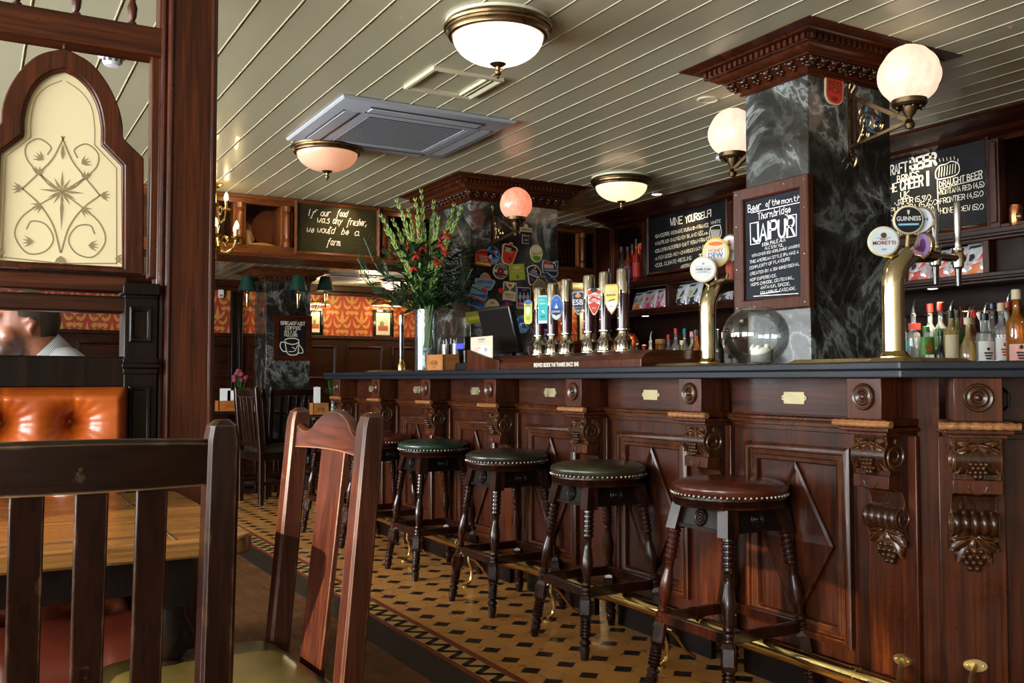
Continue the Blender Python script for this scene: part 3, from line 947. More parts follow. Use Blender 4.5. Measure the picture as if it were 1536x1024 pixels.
def globe_lamp(label, base, out, length, mat, zg, r=.112):
    """base = point on the column face, out = unit direction away from it"""
    t = thing('globe_wall_lamp', label, 'wall lamp', base, atan2(out[1], out[0]) - 0.0, 'flame glass globe lamps')
    L = length
    mb = MB()
    mb.box(0, .014, -.010, .010, -.14, .13)
    mb.tube(smoothline([(.012, 0, .12), (.03, 0, .145), (.012, 0, .160), (.002, 0, .14)], 4), .007, 8)
    mb.tube(smoothline([(.012, 0, -.13), (.035, 0, -.155), (.020, 0, -.185), (.004, 0, -.165)], 4), .008, 8)
    mb.build('back_plate', BRONZE, t)
    mb = MB()
    mb.bar((.010, 0, .105), (L - .01, 0, -.055), .012, .016); mb.bar((.010, 0, -.10), (L - .01, 0, -.062), .012, .012)
    mb.bar((.030, 0, .09), (.030, 0, -.09), .010, .010)
    for cx, cz, r_, s_ in ((.085, -.015, .040, 1), (.14, -.045, .024, -1), (.075, -.065, .022, -1)):
        pts = [(cx + r_ * (1 - .75 * k / 24) * cos(s_ * k * .42), 0, cz + r_ * (1 - .75 * k / 24) * sin(s_ * k * .42)) for k in range(25)]
        mb.tube(pts, .005, 6)
    mb.tube(smoothline([(.04, 0, -.09), (.07, 0, -.03), (.05, 0, .03), (.09, 0, .05), (.13, 0, .0), (.17, 0, -.03)], 5), .005, 6)
    mb.build('bracket_scroll', BRONZE, t)
    z0 = zg - base[2]
    mb = MB(T(L, 0, -.065))
    g = z0 - .98 * r + .065
    mb.lathe([(0, -.028), (.014, -.024), (.020, -.008), (.014, .006), (.009, .012), (.012, .020), (.022, .034), (.030, .058), (.026, .066), (.034, .070), (.056, g - .014), (.064, g - .004), (.064, g + .014), (.058, g + .016), (.056, g)], 24)
    for k in range(10):
        a = 2 * pi * k / 10; mb.ball((.050 * cos(a), .050 * sin(a), g - .018), .006, 6)
    mb.build('gallery_cup', BRONZE, t)
    mb = MB(T(L, 0, z0))
    def fn(u, v):
        a = 2 * pi * u; ph = -pi / 2 + pi * (.07 + .93 * v)
        q = r * (1 + .10 * max(0, sin(ph)) ** 3 * 0 + .020 * sin(6 * a + 9 * v) * cos(ph) + .014 * sin(13 * a - 16 * v) * cos(ph))
        taper = 1 - .10 * max(0, sin(ph)) ** 1.5
        return (q * cos(ph) * cos(a) * taper, q * cos(ph) * sin(a) * taper, q * sin(ph) * 1.02)
    mb.grid(fn, 48, 28, True)
    mb.build('globe_shade', mat, t, smooth=80)
    return t
globe_lamp('bright white globe lamp on the near side of the tall column, by a red badge', (3.085, 2.665, 2.105), (0, -1), .285, GLOBE, 2.222, .113)
globe_lamp('glowing globe lamp half hidden behind the far side of the tall column', (3.09, 3.015, 2.105), (0, 1), .34, GLOBE, 2.222, .113)
globe_lamp('pink glowing globe lamp on the badge-covered column', (3.02, 5.615, 2.075), (0, -1), .33, GLOBEP, 2.192, .104)

# ------------------------------------------------------------------ ceiling fittings
def m_bowl(name, c, e):
    m, nt, b = new_mat(name)
    tc = nt.nodes.new('ShaderNodeTexCoord'); v = tc.outputs['Object']
    f = noise(nt, v, 6, 5, .6, 2.0)
    nt.links.new(mixc(nt, f, c, (c[0] * .75, c[1] * .42, c[2] * .38)), b.inputs['Emission Color'])
    b.inputs['Base Color'].default_value = (.40, .30, .22, 1); b.inputs['Roughness'].default_value = .3
    b.inputs['Emission Strength'].default_value = e
    return m
def ceiling_light(label, c, r, mat):
    t = thing('ceiling_light', label, 'ceiling light', (c[0], c[1], CEIL), 0, 'bowl ceiling lights')
    MB().lathe([(r * .96, -.001), (r * .96, -.012), (r * .70, -.016), (0, -.016)], 40).build('ceiling_pad', paint((.62, .60, .42), .5), t)
    mb = MB(); mb.lathe([(r * .86, -.012), (r * .97, -.016), (r, -.026), (r * .985, -.034), (r * .955, -.036), (r * .95, -.044), (r * .92, -.050), (r * .905, -.060), (r * .86, -.064), (r * .82, -.062), (r * .80, -.05)], 48)
    mb.build('rim', BRONZE, t)
    mb = MB(); n = 12
    mb.lathe([(r * .83 * cos(pi / 2 * k / n) if k < n else .0, -.056 - .105 * sin(pi / 2 * k / n)) for k in range(n + 1)], 48)
    mb.build('bowl_shade', mat, t, smooth=80)
    mb = MB(T(0, 0, -.158)); mb.lathe([(.030, .006), (.032, 0), (.022, -.008), (.010, -.014), (.008, -.024), (.013, -.032), (.012, -.040), (.006, -.046), (.006, -.052), (0, -.060)], 20)
    mb.build('finial', BRONZE, t)
    return t
B1 = m_bowl('white_lit_bowl', (1.0, .88, .66), 3.2)
B2 = m_bowl('amber_lit_bowl', (1.0, .50, .26), .70)
B3 = m_bowl('yellow_lit_bowl', (1.0, .84, .50), 1.7)
for lab, px, py, m in (('bright white bowl ceiling light nearest the ceiling hatch', 747, 47, B1), ('amber bowl ceiling light beside the air conditioner', 491, 224, B2), ('yellow bowl ceiling light over the end of the back bar', 932, 274, B3)):
    p = at(px, py, z=2.365); ceiling_light(lab, p, .205, m)

ac = thing('air_conditioner', 'square white ceiling cassette air conditioner with a slatted grille', 'air conditioner', (1.955, 4.70, CEIL))
ACM = paint((.38, .41, .46), .38)
h = .468
mb = MB(); mb.loop([(0, -.002), (0, -.008), (-.010, -.016), (-.060, -.026), (-.19, -.034), (-.20, -.030)], rect(-h, h, -h, h)); mb.box(-.46, .46, -.46, .46, -.008, -.002)
mb.build('panel', ACM, ac, smooth=25)
mb = MB()
for k in range(20):
    y = -.250 + .500 * k / 19
    mb.box(-.262, .262, y - .0050, y + .0050, -.0330, -.0318)
mb.box(-.27, -.26, -.27, .27, -.034, -.020).box(.26, .27, -.27, .27, -.034, -.020)
g = mb.build('grille', ACM, ac, smooth=None)
MB().box(-.268, .268, -.268, .268, -.0295, -.0185).build('grille_shadow_box', paint((.012, .012, .014), .6), g, smooth=None)
for k in range(4):
    M = RZ(pi / 2 * k)
    MB(M).box(-.30, .30, .335, .405, -.0335, -.026).build('louvre_flap', ACM, ac, bevel=.003)
    s = MB(M); s.box(-.31, .31, .328, .334, -.0338, -.028).box(-.31, .31, .406, .412, -.0310, -.025); s.build('air_slot', paint((.03, .03, .035), .6), ac, smooth=None)

p0 = (1.688, 3.662); p1 = (2.032, 3.988)
ha = thing('ceiling_hatch', 'small square cream access hatch in the ceiling boards', 'hatch', (1.86, 3.825, CEIL))
HM = paint((.62, .58, .40), .4)
MB(T(-1.86, -3.825, -CEIL)).loop([(0, 2.405), (0, 2.386), (-.012, 2.384), (-.028, 2.390), (-.028, 2.405)], rect(p0[0], p1[0], p0[1], p1[1])).build('hatch_frame', HM, ha, smooth=25)
mb = MB(T(-1.86, -3.825, -CEIL)); mb.box(p1[0] - .075, p1[0] - .066, p0[1] + .03, p1[1] - .03, 2.388, 2.40).box(p1[0] - .052, p1[0] - .046, p0[1] + .03, p1[1] - .03, 2.388, 2.40)
mb.build('hinge_strip', HM, ha, smooth=None)

p = at(168, 80, z=2.4)
sd = thing('smoke_detector', 'small white smoke detector on the ceiling seen past the etched glass arch', 'smoke detector', (p.x, p.y, CEIL))
SM = paint((.74, .76, .80), .4)
mb = MB(); mb.lathe([(.055, -.001), (.055, -.016), (.050, -.020), (.040, -.022), (.036, -.040), (.028, -.052), (0, -.054)], 28); mb.build('housing', SM, sd)
mb = MB()
for k in range(10): mb.at(RZ(2 * pi * k / 10)).box(.0375, .0400, -.006, .006, -.040, -.026)
mb.build('vent_slots', paint((.05, .05, .06), .6), sd, smooth=None)
p = at(1062, 149, z=2.4)
tag(MB(T(p.x, p.y, CEIL)).lathe([(.052, 0), (.052, -.004), (.044, -.006), (.042, -.002), (0, -.002)], 28).build('ceiling_speaker', paint((.56, .53, .38), .5)), 'small round painted ceiling disc left of the tall column', 'ceiling speaker')
p = at(1089, 236, z=2.4)
mb = MB(T(p.x, p.y, CEIL)); mb.lathe([(.060, 0), (.060, -.010), (.050, -.016), (.030, -.018), (.028, -.012), (.014, -.012), (.012, -.018), (0, -.018)], 28)
tag(mb.build('ceiling_vent', SM), 'round white ceiling vent in front of the wine board', 'vent')
p = at(985, 290, z=2.4)
dl = thing('ceiling_downlight', 'small recessed ceiling downlight beside the yellow bowl light', 'downlight', (p.x, p.y, CEIL))
MB().lathe([(.055, 0), (.055, -.006), (.042, -.010), (.038, -.004)], 24).build('trim_ring', STEEL, dl)
MB().lathe([(.038, -.003), (.034, -.008), (0, -.010)], 20).build('lens', glow('downlight_lens', (1, .85, .55), 6), dl)

# ------------------------------------------------------------------ overhead display cabinet (bulkhead) across the end of the bar
YB0 = 6.90
bx = lambda px: at(px, 340, y=YB0).x
bk = thing('overhead_cabinet', 'orange varnished wooden display cabinet hung from the ceiling across the room', 'overhead cabinet', (2.4, YB0, 1.95))
MK = T(-2.4, -YB0, -1.95)
X0, X1 = .35, 5.6
mb = MB(MK); mb.box(X0, X1, YB0 - .02, YB0 + .42, 1.955, 1.985).box(X0, X1, YB0 - .035, YB0, 1.968, 1.990).box(X0, X1, YB0 - .01, YB0 + .04, 1.985, 2.040)
mb.build('bottom_rail', WORANGE, bk, bevel=.005)
mb = MB(MK); mb.box(X0, X1, YB0 - .01, YB0 + .04, 2.335, CEIL - .004).box(X0, X1, YB0 - .03, YB0 + .02, 2.372, CEIL - .004)
mb.build('top_rail', WORANGE, bk, bevel=.005)
MB(MK).box(X0, X1, YB0 + .30, YB0 + .42, 1.985, CEIL - .004).build('back_panel', wood('cabinet_back', 'x', (.05, .015, .006), (.10, .032, .012), .5, .1), bk, smooth=None)
divs = [bx(318), bx(360), bx(431), bx(575), bx(628), 3.75, bx(874), bx(896), 5.4]
for x in divs:
    mb = MB(MK); mb.box(x - .045, x + .045, YB0 + .005, YB0 + .32, 2.03, 2.34)
    st = mb.build('stile', WORANGEV, bk, bevel=.004)
    mb = MB(MK @ T(x, YB0 - .004, 0))
    mb.lathe([(.030, 2.035), (.030, 2.075), (.020, 2.082), (.026, 2.092), (.020, 2.102), (.024, 2.14), (.022, 2.25), (.018, 2.275), (.026, 2.283), (.018, 2.292), (.030, 2.300), (.030, 2.338)], 14)
    mb.build('turned_column', WORANGEV, bk)
# board inside the cabinet
bl, br = bx(440), bx(567)
cbt = thing('chalkboard', 'chalkboard in the overhead cabinet with white joined-up writing about fresh food', 'chalkboard', (bl, YB0 - .040, 1.968))
M = frame((0, 0, 0), (1, 0, 0)) @ T(0, 0, 0)
W = br - bl; Hh = .400
MF = T(0, 0, .02) @ frame((0, 0, 0), (1, 0, 0))
MB(MF).prism(rect(.02, W - .02, .02, Hh - .02), -.02, -.006).build('board', BOARDO, cbt, smooth=None)
MB(MF).loop([(0, -.02), (0, .012), (-.010, .016), (-.022, .008), (-.026, -.008)], rect(0, W, 0, Hh)).build('board_frame', WORANGE, cbt, smooth=30)
def px_line(mb, M, text, p0, p1, capx, slant=0.0, w=.11, plane=None, **k):
    """write along the line on a board that runs between two surveyed points"""
    a = M.inverted() @ at(*p0, **plane); b = M.inverted() @ at(*p1, **plane)
    c = M.inverted() @ at(p0[0], p0[1] - capx, **plane)
    chalk(mb, text, a.x, a.y, c.y - a.y, width=b.x - a.x, rise=(b.y - a.y) / (b.x - a.x), slant=slant, w=w, **k)
MW = Matrix.Translation(cbt.location) @ MF; pl = dict(y=YB0 - .044)
mb = MB(MF @ T(0, 0, -.004))
c5 = lambda x, y: (300 + x * .22457, 270 + y * .2246)
for tx, a, b in (('If', (728, 236), (780, 238)), ('our', (808, 238), (870, 240)), ('food', (915, 240), (985, 245)), ('was', (782, 282), (862, 286)), ('any', (888, 290), (948, 294)), ('fresher,', (985, 298), (1112, 304)), ('we', (712, 345), (760, 348)), ('would', (782, 350), (900, 356)), ('be', (946, 362), (992, 364)), ('a', (1034, 368), (1066, 371)), ('farm.', (850, 432), (938, 437))):
    px_line(mb, MW, tx, c5(*a), c5(*b), 9.5, .22, .105, pl)
mb.build('handwriting', CHALKC, cbt, smooth=None, fix=False)

# things in the cabinet
def decoy(loc):
    t = thing('decoy_duck', 'pale carved decoy duck in the overhead cabinet', 'ornament', loc, pi)
    dm = paint((.55, .36, .14), .5)
    mb = MB()
    def body(u, v):
        a = 2 * pi * u; s = v
        r = .055 * sin(pi * min(1, s * .97 + .03)) ** .6
        return ((s - .5) * .27, r * cos(a) * .9, .045 + r * .8 * sin(a) + (.02 * max(0, s - .75) * 4) * 0 + .035 * max(0, .18 - s))
    mb.grid(body, 18, 14, True)
    mb.build('body', dm, t, smooth=80)
    mb = MB(); mb.tube(smoothline([(.085, 0, .06), (.095, 0, .10), (.10, 0, .135)], 3), [.035, .031, .028, .026, .026, .027, .028], 12)
    mb.ball((.105, 0, .150), .032, 12, (1.15, .85, .9)); mb.build('head', dm, t, smooth=80)
    MB().tube([(.13, 0, .150), (.155, 0, .146), (.180, 0, .143)], [.012, .010, .005], 8).build('beak', paint((.40, .22, .06)), t)
p = at(391, 366, y=YB0 + .12)
decoy((p.x, YB0 + .12, 1.987))
def plate(label, px, py, r, mat, y):
    p = at(px, py, y=y)
    t = thing('round_platter', label, 'platter', (p.x, y, p.z))
    MB(RX(pi / 2 - .12)).lathe([(r * .55, 0), (r * .60, .004), (r * .95, .018), (r, .020), (r * .99, .025), (r * .62, .012), (r * .5, .008), (0, .008)], 40).build('dish', mat, t)
plate('large round copper platter behind the decoy duck', 405, 345, .145, paint((.20, .060, .022), .4, .3), YB0 + .26)
plate('smaller copper platter half hidden at the chandelier end of the cabinet', 362, 352, .10, paint((.17, .055, .022), .4, .3), YB0 + .27)
for px, c in ((582, (.45, .26, .05)), (592, (.50, .28, .05)), (602, (.42, .22, .05)), (613, (.28, .03, .015)), (620, (.20, .02, .012))):
    p = at(px, 372, y=YB0 + .15)
    t = thing('display_tin', {582: 'first mustard tin from the writing board in the overhead cabinet', 592: 'second mustard tin from the writing board in the overhead cabinet', 602: 'third mustard tin from the writing board, beside the red tin', 613: 'taller red tin in the overhead cabinet above the flowers', 620: 'darker red tin at the end of the row in the overhead cabinet'}[px], 'tin', (p.x, YB0 + .15, 1.986), 0, 'tins in the overhead cabinet')
    hh = .19 if px < 605 else .23
    MB().lathe([(.026, 0), (.027, .004), (.027, hh * .8), (.024, hh * .84)], 18).build('can', paint(c, .35), t)
    MB().lathe([(.025, hh * .84), (.025, hh), (.020, hh + .004), (0, hh + .004)], 18).build('lid', paint(tuple(x * .6 for x in c), .35), t)
# right-hand bays: lattice door, figurine, narrow chalkboard
xa, xb = bx(838), bx(868)
lt = thing('lattice_screen', 'dark lattice screen in the overhead cabinet beyond the badge-covered column', 'lattice', (xa, YB0 + .05, 2.04))
mb = MB(); w = xb - xa; n = 6
for k in range(n + 1): mb.box(w * k / n - .006, w * k / n + .006, 0, .012, 0, .295)
for k in range(6): mb.box(0, w, .0, .010, .295 * k / 5 - .006, .295 * k / 5 + .006)
mb.build('lattice', WX, lt, smooth=None)
MB().box(0, w, .03, .04, 0, .295).build('dark_backing', paint((.012, .008, .006), .6), lt, smooth=None)
p = at(887, 372, y=YB0 + .12)
fg = thing('figurine', 'small pale figurine on a block in the overhead cabinet', 'ornament', (p.x, YB0 + .12, 1.986))
MB().box(-.05, .05, -.05, .05, 0, .10).build('plinth', WORANGE, fg, bevel=.004)
MB(T(0, 0, .10)).lathe([(.030, 0), (.026, .02), (.018, .06), (.024, .10), (.030, .125), (.014, .140), (.012, .150), (.022, .168), (.022, .182), (.012, .198), (0, .200)], 16).build('figure', paint((.42, .32, .18), .4), fg)
p = at(903, 366, y=YB0 - .01)
nb = thing('chalkboard', 'narrow slice of chalkboard at the corner of the overhead cabinet', 'chalkboard', (p.x, YB0 - .012, 2.03))
MB(MF).prism(rect(0, .42, 0, .32), -.02, -.006).build('board', BOARDO, nb, smooth=None)
mb = MB(MF @ T(0, 0, -.004))
for k, tx in enumerate(('WHITE', 'RED', 'ROSE', 'FIZZ', 'PORT')): chalk(mb, tx, .02, .265 - .06 * k, .038, w=.14)
mb.build('handwriting', CHALKC, nb, smooth=None, fix=False)
# ------------------------------------------------------------------ bar stools
def turned_leg(a, b):
    """turned, blocked and ringed leg from apron to foot"""
    a = V(a); b = V(b); L = (b - a).length
    def rings(t0, t1, n, r0, r1):
        o = []
        for k in range(n):
            t = t0 + (t1 - t0) * k / n; d = (t1 - t0) / n
            o += [(r0, t + d * .05), (r1, t + d * .3), (r1, t + d * .7), (r0, t + d * .95)]
        return o
    pr = [(.018, 0)] + rings(.01, .20, 6, .0165, .0215) + [(.0135, .215), (.017, .225), (.0135, .24), (.0150, .27), (.0215, .33), (.0240, .37), (.0215, .42), (.0145, .47), (.0125, .49), (.018, .50), (.018, .515), (.0125, .52)]
    pr += rings(.525, .585, 2, .016, .021) + [(.015, .59), (.015, .725)] + rings(.725, .855, 6, .0165, .0215) + [(.0140, .862), (.0225, .880), (.0225, .893), (.0150, .905), (.0205, .918), (.0200, .935), (.0165, .97), (.0135, 1.0)]
    mb = MB(along(a, b))
    mb.lathe([(r, t * L) for r, t in pr], 16)
    q = .0235; c = .007
    pts = [(q, -q + c), (q, q - c), (q - c, q), (-q + c, q), (-q, q - c), (-q, -q + c), (-q + c, -q), (q - c, -q)]
    z0, z1 = .59 * L, .725 * L
    s = [(x * .72, y * .72) for x, y in pts]
    mb.hexa([(x, y, z0 - .004) for x, y in s], [(x, y, z0 + .012) for x, y in pts])
    mb.hexa([(x, y, z0 + .012) for x, y in pts], [(x, y, z1 - .012) for x, y in pts])
    mb.hexa([(x, y, z1 - .012) for x, y in pts], [(x, y, z1 + .004) for x, y in s])
    return mb
def make_stool(label, lea, loc, rz=0.0, h=.73, rs=.192):
    t = thing('bar_stool', label, 'bar stool', loc, rz, 'turned bar stools along the bar')
    mb = MB(); n = 14
    mb.lathe([(rs - .006, h - .052), (rs + .003, h - .044), (rs + .004, h - .028)] + [((rs + .004) * cos(pi / 2 * k / n) ** .62 if k < n else 0, h - .028 + .030 * sin(pi / 2 * k / n)) for k in range(1, n + 1)], 56)
    mb.build('seat', lea, t, smooth=80)
    mb = MB(); mb.lathe([(rs - .02, h - .090), (rs - .006, h - .088), (rs - .002, h - .080), (rs - .008, h - .076), (rs - .001, h - .070), (rs - .007, h - .066), (rs + .001, h - .060), (rs - .002, h - .050)], 56)
    mb.build('seat_ring', WSTOOL, t)
    mb = MB()
    for k in range(64):
        a = 2 * pi * k / 64; mb.ball(((rs + .002) * cos(a), (rs + .002) * sin(a), h - .049), .0052, 6)
    mb.build('stud_band', STUDM, t, label='row of domed metal studs')
    zt, zb = h - .088, h - .175
    it, ib = .112, .128
    for k in range(4):
        M = RZ(pi / 2 * k); mb = MB(M)
        mb.hexa([(-ib, -ib - .006, zb + .012), (ib, -ib - .006, zb + .012), (ib, -ib + .016, zb + .012), (-ib, -ib + .016, zb + .012)], [(-it, -it - .006, zt), (it, -it - .006, zt), (it, -it + .016, zt), (-it, -it + .016, zt)])
        mb.hexa([(-ib, -ib - .012, zb + .010), (ib, -ib - .012, zb + .010), (ib, -ib + .002, zb + .010), (-ib, -ib + .002, zb + .010)], [(-ib, -ib - .011, zb + .020), (ib, -ib - .011, zb + .020), (ib, -ib + .002, zb + .020), (-ib, -ib + .002, zb + .020)])
        ap = mb.build('apron', WBLACK, t)
        d = V((0, -(ib - it), -(zt - zb))).normalized()
        mb = MB(M @ frame((0, -(it + ib) / 2 - .006, (zt + zb) / 2 + .006), (1, 0, 0), (0, -d.y, -d.z)))
        mb.lathe([(.030, 0), (.030, .004), (.026, .008), (.023, .005), (.019, .005), (.016, .009), (.013, .005), (.009, .005), (.006, .010), (0, .012)], 24)
        mb.build('rosette', WBLACK, ap, smooth=50)
    fx = .192; zs = .258
    for sx in (-1, 1):
        for sy in (-1, 1):
            mb = turned_leg((sx * ib, sy * ib, zb + .006), (sx * fx, sy * fx, 0))
            mb.M = Matrix(); q = .024
            mb.hexa([(sx * ib - q, sy * ib - q, zb), (sx * ib + q, sy * ib - q, zb), (sx * ib + q, sy * ib + q, zb), (sx * ib - q, sy * ib + q, zb)], [(sx * it - q, sy * it - q, zt), (sx * it + q, sy * it - q, zt), (sx * it + q, sy * it + q, zt), (sx * it - q, sy * it + q, zt)])
            mb.build('leg', WSTOOL, t)
    f = ib + (fx - ib) * (1 - zs / zb)
    for k in range(4):
        mb = MB(RZ(pi / 2 * k)); mb.bar((-f, -f, zs - .012), (f, -f, zs - .012), .020, .038)
        mb.build('stretcher', WSTOOL, t, bevel=.004)
    return t
make_stool('bar stool with a glossy oxblood brown leather seat', L_BROWN, (2.245, 2.47, 0), .02)
make_stool('bar stool with an olive green leather seat, next to the oxblood one', L_OLIVE, (2.235, 3.235, 0), -.02)
make_stool('bar stool with a dark olive leather seat, between the olive and bright green ones', L_BLACK, (2.225, 3.985, 0), .03)
make_stool('bar stool with a bright bottle green leather seat', L_GREEN, (2.245, 4.86, 0), 0)
make_stool('brown topped bar stool half hidden by the slat chair post, next to the green stool', L_BROWN, (2.245, 5.62, 0), .04)
make_stool('bar stool at the far end of the bar, seen behind the chair splat', L_BROWN, (2.235, 6.36, 0), .1)

# ------------------------------------------------------------------ chairs
def slat_chair(label, loc, rz, kind='splat', W=.43, top=.995, mats=(WCHAIR, WCHAIRX), seat=L_SEAT, name='dining_chair', group=None, z_rail=(.915, .978)):
    """chair facing local +Y"""
    t = thing(name, label, 'chair', loc, rz, group)
    wv, wx = mats
    D = .40; yb = -D / 2; hw = W / 2
    def yback(z): return yb - max(0, z - .44) * .09
    for sx in (-1, 1):
        mb = MB()
        x = sx * (hw - .022); q = .0225
        prof = [(0, yb + .0, .020), (.44, yb, .024), (.70, yback(.70), .0235), (top - .03, yback(top - .03), .0225), (top - .008, yback(top), .019), (top, yback(top) - .001, .010)]
        secs = []
        for z, y, r in prof:
            c = .005
            k = r / .0235
            secs.append([(x - q * k + c, y - r, z), (x + q * k - c, y - r, z), (x + q * k, y - r + c, z), (x + q * k, y + r - c, z), (x + q * k - c, y + r, z), (x - q * k + c, y + r, z), (x - q * k, y + r - c, z), (x - q * k, y - r + c, z)])
        vs = [p for s in secs for p in s]; fs = []
        for i in range(len(secs) - 1):
            for k in range(8): fs.append((i * 8 + k, i * 8 + (k + 1) % 8, (i + 1) * 8 + (k + 1) % 8, (i + 1) * 8 + k))
        fs += [tuple(range(8))[::-1], tuple((len(secs) - 1) * 8 + k for k in range(8))]
        mb.add(vs, fs); mb.build('back_post', wv, t, smooth=30)
        mb = MB(); mb.hexa([(x - .018, D / 2 - .05, 0), (x + .018, D / 2 - .05, 0), (x + .018, D / 2 - .014, 0), (x - .018, D / 2 - .014, 0)], [(x - .022, D / 2 - .056, .44), (x + .022, D / 2 - .056, .44), (x + .022, D / 2 - .012, .44), (x - .022, D / 2 - .012, .44)])
        mb.build('leg', wv, t, bevel=.003)
        MB().bar((x, yb + .02, .18), (x, D / 2 - .04, .18), .018, .03).build('side_stretcher', wx, t, bevel=.003)
    MB().bar((-hw + .04, 0.02, .18), (hw - .04, 0.02, .18), .018, .03).build('cross_stretcher', wx, t, bevel=.003)
    mb = MB(); mb.box(-hw + .02, hw - .02, D / 2 - .045, D / 2 - .022, .375, .445).box(-hw + .02, hw - .02, yb - .01, yb + .012, .375, .445).box(-hw + .010, -hw + .032, yb, D / 2 - .03, .375, .445).box(hw - .032, hw - .010, yb, D / 2 - .03, .375, .445)
    mb.build('seat_rail', wx, t, bevel=.003)
    xi = hw - .040
    if kind == 'splat':
        N = 28
        def crest(s):   # lower shoulders, hump in the middle
            x = abs(s)
            if x < .55: return .962 + .034 * cos(x / .55 * pi / 2) ** .7
            return .962 - .014 * sin((x - .55) / .45 * pi) ** .8 - .002 * (x - .55)
        vs = []
        for k in range(N + 1):
            s = -1 + 2 * k / N; x = s * xi; bow = -.014 * (1 - s * s)
            zt, zbm = crest(s), .905 + .004 * cos(s * pi / 2)
            for z in (zbm, zt - .008, zt, zt - .004):
                pass
            vs += [(x, yback(zbm) + bow - .011, zbm), (x, yback(zt) + bow - .011, zt - .005), (x, yback(zt) + bow - .005, zt), (x, yback(zt) + bow + .005, zt), (x, yback(zt) + bow + .011, zt - .005), (x, yback(zbm) + bow + .011, zbm)]
        fs = [(k * 6 + q, k * 6 + (q + 1) % 6, (k + 1) * 6 + (q + 1) % 6, (k + 1) * 6 + q) for k in range(N) for q in range(6)]
        fs += [tuple(range(6)), tuple(N * 6 + q for q in range(6))[::-1]]
        MB().add(vs, fs).build('crest_rail', wx, t, smooth=40)
        mb = MB(); mb.hexa([(-.060, yback(.42) - .010, .42), (.060, yback(.42) - .010, .42), (.060, yback(.42) + .002, .42), (-.060, yback(.42) + .002, .42)], [(-.066, yback(.91) - .020, .91), (.066, yback(.91) - .020, .91), (.066, yback(.91) - .008, .91), (-.066, yback(.91) - .008, .91)])
        mb.build('splat', wv, t, bevel=.002)
    else:
        N = 16; z0, z1 = z_rail
        vs = []
        for k in range(N + 1):
            s = -1 + 2 * k / N; x = s * (xi + .004); bow = -.030 * (1 - s * s)
            c = .006 * (1 - s * s)
            vs += [(x, yback(z0) + bow - .012, z0), (x, yback(z1) + bow - .012, z1 + c - .006), (x, yback(z1) + bow - .006, z1 + c), (x, yback(z1) + bow + .006, z1 + c), (x, yback(z1) + bow + .012, z1 + c - .006), (x, yback(z0) + bow + .012, z0)]
        fs = [(k * 6 + q, k * 6 + (q + 1) % 6, (k + 1) * 6 + (q + 1) % 6, (k + 1) * 6 + q) for k in range(N) for q in range(6)]
        fs += [tuple(range(6)), tuple(N * 6 + q for q in range(6))[::-1]]
        MB().add(vs, fs).build('top_rail', wx, t, smooth=40)
        ns = 4
        for k in range(ns):
            s = -1 + 2 * (k + 1) / (ns + 1); x = s * xi; bow = -.030 * (1 - s * s)
            mb = MB(); mb.hexa([(x - .020, yback(.53) - .006 + bow * .3, .52), (x + .020, yback(.53) - .006 + bow * .3, .52), (x + .020, yback(.53) + .006 + bow * .3, .52), (x - .020, yback(.53) + .006 + bow * .3, .52)], [(x - .020, yback(z0) - .006 + bow, z0 + .01), (x + .020, yback(z0) - .006 + bow, z0 + .01), (x + .020, yback(z0) + .006 + bow, z0 + .01), (x - .020, yback(z0) + .006 + bow, z0 + .01)])
            mb.build('back_slat', wv, t, bevel=.002)
        MB().bar((-xi, yback(.51), .51), (xi, yback(.51), .51), .022, .045).build('lower_rail', wx, t, bevel=.003)
    mb = MB()
    def pad(u, v):
        x = (u - .5) * 2; y = (v - .5) * 2
        e = (1 - abs(x) ** 5) * (1 - abs(y) ** 5)
        return (x * (hw - .012), y * (D / 2 - .012) - .0, .445 + .038 * max(0, e) ** .4)
    mb.grid(pad, 22, 22); mb.box(-hw + .013, hw - .013, -D / 2 + .013, D / 2 - .013, .440, .4455)
    mb.build('seat', seat, t, smooth=60)
    return t
slat_chair('brown wooden chair with a humped crest rail and one wide splat, near the floor tiles', (.436, 1.992, 0), radians(93), 'splat', .455, .995)
ch1 = slat_chair('dark slat-back chair with its straight top rail nearest the camera', (.10, 1.615, 0), 0.0, 'slats', .455, 1.005, (WCHAIRD, WCHAIRDX), L_BLACK)

# ------------------------------------------------------------------ table with turned legs
tb = thing('pub_table', 'oak pub table with rounded corners and turned black legs in front of the leather bench', 'table', (-.35, 2.38, 0))
MT = T(.35, -2.38, 0)
x0, x1, y0, y1 = -1.15, .505, 1.935, 2.83
WTABLEY = WTABLE
w, d = x1 - x0, y1 - y0; cx, cyy = (x0 + x1) / 2, (y0 + y1) / 2
MB(MT).prism([(a + cx, b + cyy) for a, b in rrect(w, d, .05, 6)], .712, .7495).build('table_top', WTABLEY, tb, bevel=.006)
mb = MB(MT); mb.prism(rect(x0 + .02, x1 - .155, y0 + .085, y1 - .085), .745, .7503); mb.build('plank_field', WTABLE, tb, smooth=None)
mb = MB(MT)
for y in (y0 + .085, y1 - .085): mb.box(x0 + .02, x1 - .155, y - .0015, y + .0015, .74, .7508)
for x in (x1 - .155,): mb.box(x - .0015, x + .0015, y0 + .01, y1 - .01, .74, .7508)
for y in (y0 + .33, y0 + .57): mb.box(x0 + .02, x1 - .155, y - .001, y + .001, .74, .7507)
mb.build('board_joint', paint((.05, .022, .010), .6), tb, smooth=None)
for y in (y0 + .12, y1 - .12): MB(MT).box(x0 + .16, x1 - .16, y - .012, y + .012, .63, .712).build('apron', WBLACK, tb)
for x in (x0 + .16, x1 - .16): MB(MT).box(x - .012, x + .012, y0 + .12, y1 - .12, .63, .712).build('apron', WBLACK, tb)
